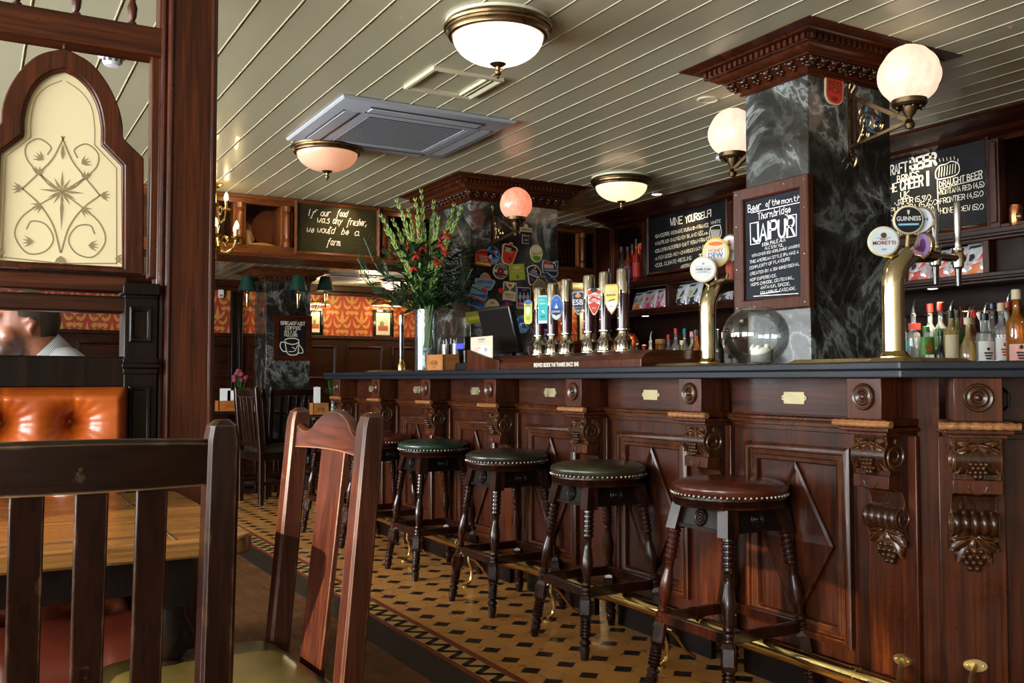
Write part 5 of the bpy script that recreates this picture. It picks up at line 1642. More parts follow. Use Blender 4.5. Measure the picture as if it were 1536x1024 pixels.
# ------------------------------------------------------------------ bottles
PROF = {
 'spirit': [(0, 0), (.9, 0), (1, .02), (1, .58), (.95, .63), (.55, .70), (.36, .74), (.34, .93), (.40, .94), (.40, .97), (.34, .98), (.34, 1.0)],
 'wine': [(0, 0), (.9, 0), (1, .02), (1, .56), (.92, .63), (.55, .70), (.40, .76), (.37, .94), (.43, .945), (.43, .985), (.37, 1.0)],
 'square': [(0, 0), (.92, 0), (1, .03), (1, .60), (.90, .68), (.45, .72), (.36, .76), (.35, .96), (.42, .97), (.42, 1.0)],
 'squat': [(0, 0), (.9, 0), (1, .05), (1, .38), (.85, .50), (.45, .62), (.32, .70), (.30, .95), (.38, .96), (.38, 1.0)],
 'tall': [(0, 0), (.92, 0), (1, .02), (1, .66), (.8, .73), (.42, .78), (.36, .82), (.34, .95), (.42, .96), (.42, 1.0)],
 'jar': [(0, 0), (.9, 0), (1, .04), (1, .84), (.92, .90), (.86, .92), (.86, 1.0)],
}
def bottle(label, p, kind, h, r, glass, cap, lab=None, pour=False, badge=None, txt=None, lz=(.12, .45), capk=(.93, 1.06), face=None, seg=20):
    """p = base centre; parts: glass, cap, paper label, pourer"""
    t = thing('bottle', label, 'bottle', p, radians(180 + 55) if face is None else face, 'bottles on the back bar')
    pr_ = PROF[kind]
    MB().lathe([(r * a, h * b) for a, b in pr_], seg).build('glass', glass, t, smooth=40)
    rn = next(a for a, b in reversed(pr_) if b >= .9)
    rn = r * max(a for a, b in pr_ if b > .9)
    if cap is not None:
        MB().lathe([(rn * 1.12, h * capk[0]), (rn * 1.14, h * capk[0] + .002), (rn * 1.12, h * capk[1]), (rn * .9, h * capk[1] + .003), (0, h * capk[1] + .003)], 16).build('cap', cap, t)
    if pour:
        MB().tube(smoothline([(0, 0, h * .98), (0, 0, h + .03), (.006, .004, h + .055), (.016, .010, h + .075)], 4), [.011, .009, .0085, .008, .007, .006, .0055, .005, .005, .0045, .0045, .004, .004], 8).build('pourer', STEEL, t)
    if lab is not None:
        a0, a1 = -1.15, 1.15; n = 14
        vs = []
        for k in range(n + 1):
            a = a0 + (a1 - a0) * k / n
            for z in lz: vs.append((r * 1.012 * cos(a), r * 1.012 * sin(a), h * z))
        o = MB().add(vs, [(2 * k, 2 * k + 2, 2 * k + 3, 2 * k + 1) for k in range(n)]).build('paper_label', lab, t, fix=False)
        if badge is not None or txt:
            mb = MB(frame((r * 1.02 * 1.0, 0, 0), (0, 1, 0)))
            zc = h * (lz[0] + lz[1]) / 2
            if badge is not None:
                mb.fan(ellipse(r * .20, h * .03, 14, 0, zc + h * .07), .0015)
                for q_ in range(3): mb.flat(rect(-r * (.5 - .1 * q_), r * (.5 - .1 * q_), zc - .006 - .014 * q_, zc + .002 - .014 * q_), .0015)
                mb.build('label_print', badge, o, smooth=None, fix=False)
    return t
def pb(px, x, z=1.121): p = at(px, 540, x=x); return (x, p.y, z)
CW, CB, CR, CC, CG = WHITEP, BLACKP, paint((.55, .03, .02), .35), paint((.70, .58, .36), .5), paint((.05, .30, .04), .4)
LW, LC, LR = paint((.80, .80, .78), .6), paint((.72, .62, .42), .6), paint((.58, .04, .03), .5)
LGREEN, LBK, LTEAL, LPINK = paint((.07, .32, .03), .45), paint((.02, .02, .025), .5), paint((.03, .28, .34), .5), paint((.75, .35, .30), .5)
near = [
 (1356, 4.66, 'spirit', .30, .036, G_CLEAR, None, LTEAL, True, None, 'clear bottle with a metal pourer nearest the brass tap arch', (.35, .55)),
 (1371, 4.60, 'spirit', .315, .037, G_CLEAR, None, LR, True, None, 'clear bottle with a red neck band and metal pourer', (.70, .82)),
 (1390, 4.50, 'square', .215, .040, G_CLEAR, CG, LGREEN, False, CR, 'short front bottle with red and green fruit printed on its label', (.35, .80)),
 (1396, 4.68, 'spirit', .345, .040, G_CLEAR, CR, LW, False, LR, 'clear bottle with a tall red cap behind the fruit label bottle', (.15, .50)),
 (1412, 4.64, 'spirit', .345, .040, G_CLEAR, CR, LGREEN, False, CR, 'clear bottle with a red and white cap and green fruit label', (.34, .64)),
 (1412, 4.48, 'squat', .185, .036, G_DARK, CB, None, False, None, 'short black bottle in the front row before the silver tray', (.1, .4)),
 (1427, 4.50, 'tall', .285, .038, G_GOLD, CB, LC, True, None, 'tall pale bottle with a cream label and black pourer, left of the silver tray', (.08, .62)),
 (1437, 4.68, 'wine', .30, .036, G_GREEN, CB, LBK, False, None, 'dark green bottle with a black cap behind the straws', (.15, .5)),
 (1453, 4.56, 'squat', .25, .046, G_GOLD, CC, None, True, None, 'round golden bottle with a cork and spirit pourer', (.1, .3)),
 (1478, 4.54, 'square', .265, .043, G_CLEAR, CB, LW, True, LBK, 'square clear bottle with a big white label and black cap', (.08, .52)),
 (1503, 4.60, 'spirit', .315, .041, G_CLEAR, CC, LW, False, LR, 'clear bottle with a ribbed cream stopper and white label', (.12, .5)),
 (1526, 4.56, 'spirit', .37, .050, G_AMBER, CC, LPINK, False, LBK, 'large amber whisky bottle with a cream cap at the edge of the picture', (.10, .32)),
 (1462, 4.74, 'wine', .30, .037, G_BROWN, CR, LC, False, None, 'brown bottle with a red cap behind the golden bottle', (.15, .5)),
 (1490, 4.76, 'spirit', .33, .036, G_CLEAR, paint((.02, .03, .10), .3), LW, False, None, 'clear bottle with a navy cap in the back row', (.2, .5)),
 (1513, 4.76, 'spirit', .33, .037, G_AMBER, CR, LR, True, None, 'amber bottle with a pourer behind the whisky bottle', (.2, .5)),
 (1548, 4.64, 'wine', .32, .038, G_DARK, CB, LC, False, None, 'dark bottle beyond the large amber whisky bottle', (.2, .5)),
]
for px_, x, k, h, r, g, c, l, po, bd, lab, lz in near: bottle(lab, pb(px_, x), k, h, r, g, c, l, po, bd, lz=lz)
far = [
 (955, 4.50, 'squat', .205, .042, G_GREEN, CB, None, False, None, 'squat bright green bottle beside the last hand pump', (.1, .4)),
 (966, 4.58, 'squat', .20, .040, G_GREEN, CR, LBK, False, None, 'dark green squat bottle with a dull red cap', (.1, .4)),
 (976, 4.66, 'wine', .25, .034, G_CLEAR, None, None, True, None, 'thin clear bottle with a silver pourer beside the dark green bottle', (.1, .4)),
 (991, 4.60, 'jar', .235, .042, G_AMBER, paint((.50, .24, .07), .5), None, False, None, 'tall amber jar with a wooden lid', (.1, .4)),
 (1003, 4.64, 'spirit', .27, .034, G_CLEAR, CR, LPINK, False, None, 'clear bottle with a red neck and pink label beside the amber jar', (.3, .6)),
 (1014, 4.62, 'spirit', .31, .036, G_CLEAR, CR, LTEAL, False, None, 'clear bottle with a bright red cap and teal label', (.25, .50)),
 (1023, 4.54, 'squat', .215, .036, G_GOLD, CC, LR, False, None, 'short gold bottle with a red label in the far row', (.3, .55)),
 (1027, 4.70, 'spirit', .31, .034, G_CLEAR, LTEAL, LW, False, None, 'clear bottle with a teal and white cap', (.2, .5)),
 (1038, 4.64, 'spirit', .28, .035, G_CLEAR, LPINK, LR, False, None, 'clear bottle with a pink cap left of the brown bottle', (.2, .5)),
 (1044, 4.56, 'wine', .285, .038, G_BROWN, CB, LC, False, LBK, 'dark brown bottle with a black cap and cream label by the far tap arch', (.25, .52)),
 (1078, 4.60, 'wine', .28, .036, G_DARK, CB, LBK, False, None, 'black bottle seen past the far tap arch', (.2, .5)),
 (1086, 4.66, 'spirit', .26, .035, G_CLEAR, LPINK, LW, False, None, 'clear bottle with a pink top behind the round glass bowl', (.2, .5)),
]
for px_, x, k, h, r, g, c, l, po, bd, lab, lz in far: bottle(lab, pb(px_, x), k, h, r, g, c, l, po, bd, lz=lz, seg=16)
upper = [
 (918, 4.60, 'wine', .30, .034, G_DARK, CB, LW, 'black wine bottle with a white label, first on the top shelf'),
 (926, 4.66, 'wine', .36, .034, G_DARK, CB, None, 'tallest black bottle on the top shelf'),
 (933, 4.58, 'wine', .29, .033, G_DARK, CB, LBK, 'black bottle with a dark label between the tallest and the purple labelled one'),
 (942, 4.58, 'wine', .28, .034, G_BROWN, CB, paint((.20, .05, .22), .5), 'brown bottle with a purple and yellow label on the top shelf'),
 (949, 4.64, 'spirit', .31, .033, G_RED, CB, LR, 'ruby red liqueur bottle on the top shelf'),
 (955, 4.60, 'spirit', .33, .033, G_RED, CB, LR, 'taller ruby liqueur bottle next to the wine board'),
 (961, 4.66, 'spirit', .30, .033, G_RED, CR, LR, 'last ruby bottle, tucked against the wine board post'),
]
for px_, x, k, h, r, g, c, l, lab in upper: bottle(lab, (x, at(px_, 430, x=x).y, 1.832), k, h, r, g, c, l, False, None, lz=(.15, .5), seg=16)
yp = at(958, 400, x=4.82)
tag(MB(frame((4.826, at(944, 400, x=4.82).y, 1.98), (0, -1, 0))).prism(rect(0, .20, 0, .22), -.004, 0).build('yellow_panel', paint((.75, .52, .10), .5)), 'plain yellow panel on the back of the top shelf behind the ruby bottles', 'card')  # flat yellow rectangle against the back board

# beer can on the upper shelf
p = at(1524, 338, x=4.58)
cn = thing('beer_can', 'copper coloured beer can on the shelf beside the craft beer board', 'can', (4.60, at(1524, 338, x=4.60).y, 1.863 - .03))
MB().lathe([(.024, 0), (.031, .010), (.031, .100), (.026, .112), (.026, .116), (.022, .114), (0, .113)], 24).build('body', metal('copper_can', (.75, .30, .12), .3), cn)
mb = MB(RZ(radians(235)) @ frame((.0318, 0, 0), (0, 1, 0))); mb.fan(ellipse(.014, .020, 18, 0, .055), .0); mb.build('can_emblem', paint((.04, .02, .02), .5), cn, smooth=None, fix=False)
mb = MB(RZ(radians(235)) @ frame((.0322, 0, 0), (0, 1, 0))); mb.flat(rect(-.010, .010, .050, .058), 0); mb.build('can_print', paint((.72, .4, .2), .4), cn, smooth=None, fix=False)

# crisp packets
def packet(label, px_, x, z, cols, tilt=.18, w=.15, h=.185, rz=0.0):
    p = at(px_, 400, x=x)
    t = thing('crisp_packet', label, 'crisp packet', (x, p.y, z), radians(-90) + rz, 'crisp packets on the middle shelf')
    M = RX(-tilt) ; n = 14
    mb = MB(M)
    def f(sg):
        def g(u, v):
            a = (u - .5) * 2; b = (v - .5) * 2
            e = max(0, (1 - a ** 4) * (1 - b ** 4)) ** .7
            wr = .004 * sin(7 * a + 3 * b) * sin(9 * b)
            return ((u - .5) * w * (1 - .05 * (1 - abs(b))), sg * (.026 * e + wr * e), v * h)
        return g
    mb.grid(f(-1), n, n); mb.grid(f(1), n, n)
    mb.build('foil_bag', cols[0], t, smooth=70)
    def patch(nm, poly, c, off=.0015):
        m2 = MB(M); vs = []
        for u, v in poly:
            a = (u - .5) * 2; b = (v - .5) * 2
            e = max(0, (1 - a ** 4) * (1 - b ** 4)) ** .7
            wr = .004 * sin(7 * a + 3 * b) * sin(9 * b)
            vs.append(((u - .5) * w * (1 - .05 * (1 - abs(b))), -(.026 * e + wr * e) - off - .002, v * h))
        cxy = V((sum(v_[0] for v_ in vs) / len(vs), min(v_[1] for v_ in vs) - .0005, sum(v_[2] for v_ in vs) / len(vs)))
        m2.add([cxy] + vs, [(0, i + 1, (i + 1) % len(vs) + 1) for i in range(len(vs))])
        m2.build(nm, c, t, smooth=70, fix=False)
    patch('print_panel', [(.06, .06), (.5, .03), (.94, .06), (.90, .26), (.62, .36), (.35, .30), (.10, .38)], cols[1])
    patch('print_splash', [(.52, .40), (.66, .42), (.80, .52), (.84, .72), (.72, .64), (.62, .50)], cols[2])
    patch('print_title', [(.16, .76), (.62, .80), (.64, .88), (.18, .86)], cols[3])
    patch('print_badge', [(.20, .42), (.34, .40), (.44, .50), (.38, .62), (.24, .60)], cols[4])
FOIL = paint((.62, .62, .64), .28, .3); FOILB = paint((.06, .06, .065), .3, .2)
RD, OG, PK, GN, BKK, WT = paint((.60, .04, .025), .4), paint((.65, .16, .03), .4), paint((.62, .05, .14), .4), paint((.32, .45, .03), .4), paint((.025, .025, .03), .4), paint((.7, .7, .7), .4)
packet('white crisp packet with red print beside the brass tap arch', 1378, 4.57, 1.603, (FOIL, RD, RD, BKK, BKK), .22, .15, .165)
packet('white and red crisp packet behind the black tap spout', 1412, 4.57, 1.603, (FOIL, RD, RD, BKK, BKK), .22, .15, .170)
packet('white and red crisp packet between the two tap spouts', 1438, 4.57, 1.603, (FOIL, OG, RD, BKK, BKK), .22, .15, .175)
packet('white crisp packet with red print, next to the dark closed panel', 1466, 4.57, 1.603, (FOIL, OG, RD, BKK, BKK), .22, .16, .190)
packet('leaning crisp packet with a gold and brown front beside the hand pumps', 957, 4.60, 1.603, (FOIL, OG, paint((.35, .17, .05), .4), BKK, paint((.30, .14, .04), .4)), .3, .17, .165)
packet('crisp packet with a big pink print', 974, 4.60, 1.603, (FOIL, PK, PK, BKK, PK), .25, .16, .170)
packet('pink and white crisp packet against the shelf divider', 990, 4.60, 1.603, (FOIL, PK, PK, BKK, PK), .25, .12, .170)
packet('crisp packet with a lime green splash, right of the shelf divider', 1020, 4.60, 1.603, (FOIL, BKK, FOILB, BKK, GN), .2, .15, .180)
packet('crisp packet with a lime green splash next to the far tap arch', 1040, 4.60, 1.603, (FOIL, BKK, FOILB, BKK, GN), .2, .15, .185)
packet('dull grey crisp packet seen through the far tap arch', 1087, 4.62, 1.603, (paint((.30, .30, .32), .4), BKK, FOILB, BKK, BKK), .2, .15, .16)

# tray, straws, menu card, small glasses
ya, yb = at(1440, 545, x=4.45).y, at(1516, 545, x=4.45).y
ty = (ya + yb) / 2
tray = thing('silver_tray', 'silver bar tray holding the front bottles on the back bar', 'tray', (4.52, ty, 1.121))
L_ = (ya - yb) / 2 
mb = MB(); mb.loop([(0, 0), (0, .035), (-.004, .035), (-.004, .004)], rect(-.16, -.09, -L_, L_)); mb.box(-.16, -.09, -L_, L_, 0, .004)
mb.build('tray_body', STEEL, tray)
p = pb(1443, 4.70)
sc = thing('straw_cup', 'cup of dark red straws among the bottles', 'straw cup', p)
MB().lathe([(.026, 0), (.034, .10), (.034, .15), (.031, .15), (.024, .01), (0, .01)], 20).build('cup', STEEL, sc)
for k in range(16):
    a = 2 * pi * k / 16 + .3; r0 = .004 + .012 * rnd.random(); r1 = .03 + .06 * rnd.random()
    MB().tube([(r0 * cos(a), r0 * sin(a), .012), (r1 * cos(a), r1 * sin(a), .30 + .05 * rnd.random())], .0028, 6).build('straw', paint((.10, .02, .02), .4), sc)
p = pb(1401, 4.46)
mc = MB(Matrix.Translation(p) @ RZ(radians(-60))); mc.hexa([(-.035, -.02, 0), (.035, -.02, 0), (.035, -.018, 0), (-.035, -.018, 0)], [(-.020, .0, .075), (.020, .0, .075), (.020, .002, .075), (-.020, .002, .075)])
tag(mc.build('table_card', LW), 'small folded white card standing by the short black bottle', 'card')
for q, (px_, x) in enumerate(((1062, 4.44), (1074, 4.46), (1092, 4.44), (1102, 4.48))):
    p = pb(px_, x)
    tag(MB(Matrix.Translation(p)).lathe([(.022, 0), (.028, .085), (.025, .085), (.019, .008), (0, .008)], 18).build('shot_glass', G_CLEAR), ['small glass left of the far tap arch base', 'small glass just behind the far tap arch', 'small glass left of the round glass bowl', 'small glass behind the round glass bowl'][q], 'glass', 'small glasses on the back bar')
for q, (px_, x, z) in enumerate(((1475, 4.72, 1.121), (1486, 4.74, 1.121), (1514, 4.70, 1.121))):
    p = pb(px_, x)
    t = thing('ice_scoop', ['white handled ice scoop standing behind the square bottle', 'gold and white scoop beside the navy capped bottle', 'white scoop standing by the whisky bottle'][q], 'scoop', p, 0, 'scoops standing on the back bar')
    MB().lathe([(.020, 0), (.026, .13), (.023, .13), (.017, .008), (0, .008)], 16).build('holder', STEEL, t)
    MB().tube(smoothline([(0, 0, .02), (.0, .004, .20), (.004, .012, .27), (.010, .03, .30)], 5), [.006] * 5 + [.008] * 5 + [.014] * 6, 8).build('handle', WHITEP, t)
# ------------------------------------------------------------------ badges (flat printed shapes with a coloured edge)
def outline(kind, w, h):
    a, b = w / 2, h / 2
    if kind == 'oval': return ellipse(a, b, 32)
    if kind == 'rect': return rrect(w, h, min(w, h) * .06, 3)
    if kind == 'rounded': return rrect(w, h, min(w, h) * .42, 7)
    if kind == 'arch': return [(-a, -b), (a, -b), (a, b * .35)] + [(a * .86, b * .55), (a * .5, b * .72), (a * .12, b * .84), (0, b), (-a * .12, b * .84), (-a * .5, b * .72), (-a * .86, b * .55)] + [(-a, b * .35)]
    if kind == 'hex': return [(0, -b), (a, -b * .5), (a, b * .5), (0, b), (-a, b * .5), (-a, -b * .5)]
    if kind == 'kite': return [tuple(p) for p in smoothline([V(q) for q in ((0, -b), (a * .72, -b * .1), (a, b * .5), (a * .4, b * .9), (0, b), (-a * .4, b * .9), (-a, b * .5), (-a * .72, -b * .1))], 3, True)]
    if kind == 'shield': return [tuple(p) for p in smoothline([V(q) for q in ((0, -b), (a * .55, -b * .62), (a * .92, -b * .05), (a * .90, b * .55), (a, b * .80), (a * .55, b * .93), (0, b * .88), (-a * .55, b * .93), (-a, b * .80), (-a * .90, b * .55), (-a * .92, -b * .05), (-a * .55, -b * .62))], 3, True)]
    if kind == 'point': return [(-a, b * .8), (-a * .8, b), (a * .8, b), (a, b * .8), (a * .94, -b * .25), (a * .5, -b * .7), (0, -b), (-a * .5, -b * .7), (-a * .94, -b * .25)]
    if kind == 'crest': return [(-a * .55, -b), (a * .55, -b), (a * .55, b * .25), (a, b * .25), (a, b * .62), (a * .35, b * .66), (a * .25, b * .9), (0, b), (-a * .25, b * .9), (-a * .35, b * .66), (-a, b * .62), (-a, b * .25), (-a * .55, b * .25)]
    if kind == 'tag': return [(-a * .75, -b * .7), (-a * .4, -b), (a * .4, -b), (a * .75, -b * .7), (a, b * .55), (a * .75, b * .72), (a * .22, b * .78), (a * .18, b * .95), (0, b), (-a * .18, b * .95), (-a * .22, b * .78), (-a * .75, b * .72), (-a, b * .55)]
    if kind == 'blob': return [tuple(p) for p in smoothline([V(q) for q in ((-a, -b * .2), (-a * .6, -b * .75), (0, -b * .6), (a * .5, -b), (a * .95, -b * .3), (a, b * .15), (a * .5, b * .35), (a * .35, b * .8), (0, b), (-a * .35, b * .75), (-a * .55, b * .3), (-a * .95, b * .3))], 3, True)]
    if kind == 'scroll': return [tuple(p) for p in smoothline([V(q) for q in ((-a, -b * .55), (-a * .5, -b * .5), (0, -b * .8), (a * .5, -b), (a * .95, -b * .75), (a * .98, 0), (a, b), (a * .6, b * .92), (0, b * .8), (-a * .6, b), (-a, b * .85))], 2, True)]
def inset(poly, k): return [(x * k, y * k) for x, y in poly]
HORSE = [(-.42, -.10), (-.30, .04), (-.10, .10), (.10, .10), (.22, .22), (.30, .34), (.38, .30), (.44, .18), (.36, .16), (.30, .06), (.28, -.04), (.36, -.18), (.42, -.32), (.36, -.30), (.26, -.14), (.14, -.02), (-.06, -.02), (-.16, -.12), (-.14, -.34), (-.20, -.34), (-.22, -.12), (-.34, -.34), (-.40, -.32), (-.30, -.08)]
def badge(name, label, cat, M, kind, w, h, rim, face, layers=(), texts=(), th=.008, group=None, world=None, rimk=.90, back=0.0):
    """layers: (polygon in units of w,h, colour); texts: (string, u, v, cap height, width, colour, bend)"""
    loc = M.translation.copy()
    R = M.to_3x3().to_4x4()
    t = thing(name, label, cat, loc, 0, group)
    o = outline(kind, w, h)
    MB(R).prism(o, back, back + th).build('plate', rim, t, smooth=30)
    mb = MB(R); mb.fan(inset(o, rimk), back + th + .0006)
    mb.build('printed_face', face, t, smooth=None, fix=False)
    if layers:
        mats = []; mb = MB(R)
        for k, (poly, c) in enumerate(layers):
            if c not in mats: mats.append(c)
            mb.mi = mats.index(c)
            mb.flat([(x * w, y * h) for x, y in poly], back + th + .0012 + k * .0004)
        mb.build('artwork', mats, t, smooth=None, fix=False)
    if texts:
        mats = []; mb = MB(R)
        for k, tx in enumerate(texts):
            s, u, v, ch, tw, c = tx[:6]; bend = tx[6] if len(tx) > 6 else None
            if c not in mats: mats.append(c)
            mb.mi = mats.index(c)
            printed(mb, s, u * w, v * h, ch * h, tw * w, back + th + .0040, 0, bend)
        mb.build('lettering', mats, t, smooth=None, fix=False)
    return t
C = lambda r, g, b: paint((r * .72, g * .72, b * .72), .5, 0, 0, 0, .2)
cRED, cDRED, cORG, cYEL, cCRM, cWHT, cBLU, cNAVY, cLIME, cGRN, cBLK, cPUR, cTEAL, cSKY, cGLD, cSIL, cBRN = C(.62, .045, .02), C(.30, .02, .015), C(.72, .20, .03), C(.80, .62, .12), C(.72, .62, .40), C(.80, .80, .78), C(.025, .13, .42), C(.014, .018, .055), C(.40, .48, .035), C(.10, .26, .04), C(.012, .012, .014), C(.10, .03, .13), C(.02, .50, .50), C(.20, .42, .60), C(.48, .30, .08), C(.40, .42, .46), C(.14, .05, .02)
YC2 = 5.614
def clip2(label, px, py, wpx, hpx, kind, tilt, rim, face, layers=(), texts=(), name='pump_clip', **k):
    p = at(px, py, y=YC2)
    s = 6.31 / FPX
    M = frame((p.x, YC2, p.z), (1, 0, 0)) @ RZ(radians(tilt))
    return badge(name, label, 'beer badge', M, kind, wpx * s * 1.13, hpx * s, rim, face, layers, texts, .007, 'beer badges on the wide column', **k)
band = lambda v0, v1, u=.46: [(-u, v0), (u, v0), (u, v1), (-u, v1)]
el = lambda cx, cy, a, b: ellipse(a, b, 20, cx, cy)
clip2('red arched beer badge with an orange edge, leftmost of the top row', 725, 385, 24, 27, 'arch', -3, cORG, cRED, [(band(-.46, -.34), cYEL), ([(-.30, .18), (.30, .18), (.16, .30), (0, .36), (-.16, .30)], cDRED)], [('TRINITY', 0, -.02, .15, .72, cCRM), ('GATE', 0, -.20, .15, .46, cCRM)])
clip2('blue oval beer badge with a white horse, beside the red arched one', 739, 383, 20, 28, 'oval', 10, cSKY, cBLU, [([(x * .85, y * .62 + .02) for x, y in HORSE], cWHT)], [('RUTLAND', 0, -.27, .09, .58, cWHT), ('BITTER', 0, -.37, .07, .40, cWHT)])
clip2('tilted red and black beer badge with a little crown tab on top', 763, 380, 24, 36, 'tag', -14, cCRM, cRED, [([(-.36, .05), (.40, .20), (.34, .33), (-.34, .33)], cBLK), ([(-.30, .02), (.06, .06), (.06, .24), (-.30, .22)], C(.35, .36, .26)), (el(.12, -.22, .14, .09), cDRED)], [('OLD', -.10, .16, .07, .30, cCRM), ('RED ALE', -.06, .06, .06, .44, cCRM)])
clip2('small black and white crest shaped beer badge under the pink globe', 788, 354, 20, 24, 'crest', 0, cSIL, cBLK, [([(-.5, .26), (.5, .26), (.5, .56), (-.5, .56)], cCRM), (el(0, .62, .18, .16), cCRM)], [('WINDSOR', 0, .40, .12, .80, cBLK), ('GALA', 0, .02, .14, .46, cWHT), ('ALE', 0, -.26, .12, .34, cWHT)])
clip2('cream and green oval beer badge right of the crest badge', 804, 380, 20, 28, 'oval', 0, cCRM, cLIME, [(el(0, .22, .40, .18), cCRM), ([(-.42, -.10), (.42, -.14), (.42, .02), (-.42, .08)], cCRM), (el(0, -.28, .30, .14), cGRN)], [('MEADOW', 0, -.03, .09, .66, cGRN)])
clip2('round black and cream beer badge with a plum bullseye centre', 750, 407, 22, 24, 'oval', 0, cCRM, cBLK, [([(-.46, -.08), (-.20, -.08), (-.20, .14), (-.46, .14)], cCRM), ([(.20, -.14), (.46, -.14), (.46, .08), (.20, .08)], cCRM), (el(0, 0, .25, .25), cDRED), (el(0, 0, .13, .13), cPUR), (el(0, 0, .04, .04), cCRM)], [('TITANIC', 0, .34, .12, .72, cWHT, .030), ('PLUM PORTER', 0, -.36, .08, .60, cCRM, -.040)])
clip2('lime green square beer badge in the middle of the column', 775, 408, 24, 25, 'rect', 6, cLIME, C(.44, .46, .06), [(el(0, .28, .26, .10), cYEL), (el(0, -.30, .10, .12), cGRN), ([(-.4, -.05), (.4, -.02), (.4, .16), (-.4, .13)], cLIME)], [('HARVEST HOP', 0, .05, .14, .78, cCRM)])
clip2('tilted navy kite shaped beer badge below the green oval', 799, 413, 23, 34, 'kite', -16, cCRM, cNAVY, [(band(-.04, .04, .44), cSIL), (el(0, -.20, .20, .12), cPUR), (el(0, .36, .08, .06), cORG)], [('BLUE', 0, .22, .09, .34, cWHT), ('MOUNTAIN', 0, .11, .07, .56, cWHT)])
clip2('navy beer badge with a white bird, furthest right on the wide column', 825, 403, 25, 26, 'scroll', 0, cSIL, cNAVY, [([(-.42, .02), (.20, .02), (.20, .24), (-.42, .24)], cCRM), ([(-.42, .26), (-.05, .26), (-.05, .40), (-.42, .40)], cRED), ([(.10, .30), (.26, .36), (.34, .12), (.42, -.04), (.36, .18), (.30, .42), (.20, .42)], cWHT), (band(-.16, -.04, .40), cSIL)], [('NELSON', -.11, .13, .15, .56, cORG), ('BREWED AT SEA', -.02, -.10, .07, .66, cNAVY)])
clip2('pale blue shaped beer badge with a copper hat on top', 727, 422, 30, 27, 'blob', 0, cSIL, cSKY, [([(-.26, .22), (.30, .16), (.24, .34), (.04, .42), (-.16, .36)], cORG), ([(-.46, .02), (.42, .10), (.40, -.10), (-.44, -.22)], cSIL)], [('WILD WEST', 0, -.04, .19, .78, cNAVY), ('ALE', .12, -.30, .12, .26, cNAVY)])
clip2('white beer badge with a martini-shaped shield, below the round bullseye badge', 764, 437, 20, 29, 'rect', -3, cCRM, C(.10, .09, .07), [([(-.40, .44), (.40, .44), (.26, .24), (.05, .12), (.05, .04), (.44, -.02), (.44, -.46), (-.44, -.46), (-.44, -.02), (-.05, .04), (-.05, .12), (-.26, .24)], cCRM), (el(0, .32, .16, .07), cRED)], [('MARTYS', 0, -.18, .12, .66, cDRED), ('PALE ALE', 0, -.32, .07, .5, cBRN)])
def man(u): return [(u - .05, -.18), (u - .03, -.02), (u - .10, -.06), (u - .11, .10), (u - .04, .16), (u - .04, .24), (u, .28), (u + .04, .24), (u + .04, .16), (u + .11, .10), (u + .10, -.06), (u + .03, -.02), (u + .05, -.18)]
clip2('navy beer badge with three pale standing figures', 785, 447, 22, 34, 'rect', 0, cSIL, cNAVY, [(man(-.27), cSIL), (man(0), cSIL), (man(.27), cSIL), (band(-.34, -.20, .44), cRED), (band(-.44, -.37, .40), cSIL)], [('WISE MEN', 0, -.27, .09, .74, cWHT), ('ALE', 0, .37, .08, .3, cORG)])
clip2('gold oval beer badge behind the first hand pump', 809, 434, 22, 32, 'oval', 0, cGLD, C(.20, .15, .09))
clip2('blue tilted beer badge with a red seal, at the left edge of the column', 717, 445, 24, 33, 'rect', -14, cSIL, cBLU, [([(-.44, .02), (.44, .22), (.10, .46), (-.44, .46)], cSKY), (el(.24, .36, .20, .10), cRED), (band(-.22, -.06, .42), cDRED), (band(-.06, -.01, .42), cCRM)], [('LANCASTER', 0, -.14, .09, .72, cCRM)])
clip2('cream oval beer badge with a yellow band, standing behind the till', 738, 461, 22, 26, 'oval', 0, cCRM, cCRM, [(band(-.16, .10, .40), cLIME), (el(0, .26, .18, .08), cGLD)], [('SUMMIT', 0, -.03, .12, .6, cCRM)])
clip2('round navy beer badge with orange stripes under a red lion', 761, 462, 22, 26, 'oval', 8, cNAVY, cPUR, [([(-.20, .14), (-.08, .24), (0, .40), (.10, .24), (.22, .16), (.10, .10), (-.10, .10)], cRED), (band(-.04, .08, .46), cCRM), ([(-.36, -.12), (.36, -.08), (.22, -.38), (0, -.46), (-.22, -.38)], cORG), ([(-.10, -.12), (-.02, -.12), (-.05, -.4)], cCRM), ([(.08, -.10), (.16, -.10), (.12, -.36)], cCRM)], [('LANCER', 0, .02, .12, .74, cNAVY)])
clip2('blue oval beer badge with a white horse, lower right near the pumps', 784, 486, 20, 28, 'oval', 0, cSKY, cBLU, [([(x * .85, y * .62 + .02) for x, y in HORSE], cWHT), (el(0, .36, .24, .07), cSKY)], [('RUTLAND', 0, -.27, .09, .58, cWHT), ('BITTER', 0, -.37, .07, .40, cWHT)])
clip2('orange and cream six-sided beer badge beside the till', 764, 498, 20, 30, 'hex', 4, cCRM, cORG, [(band(-.14, .14, .42), cCRM), (el(.18, 0, .14, .10), cPUR), ([(-.3, -.2), (.3, -.2), (0, -.44)], cRED)], [('TRUE NORTH', -.04, .02, .14, .72, cBRN)])
clip2('yellow-green beer badge peeping out behind the till', 710, 476, 22, 18, 'rect', 8, cLIME, C(.40, .40, .04), [(band(-.2, .1, .40), cYEL)])
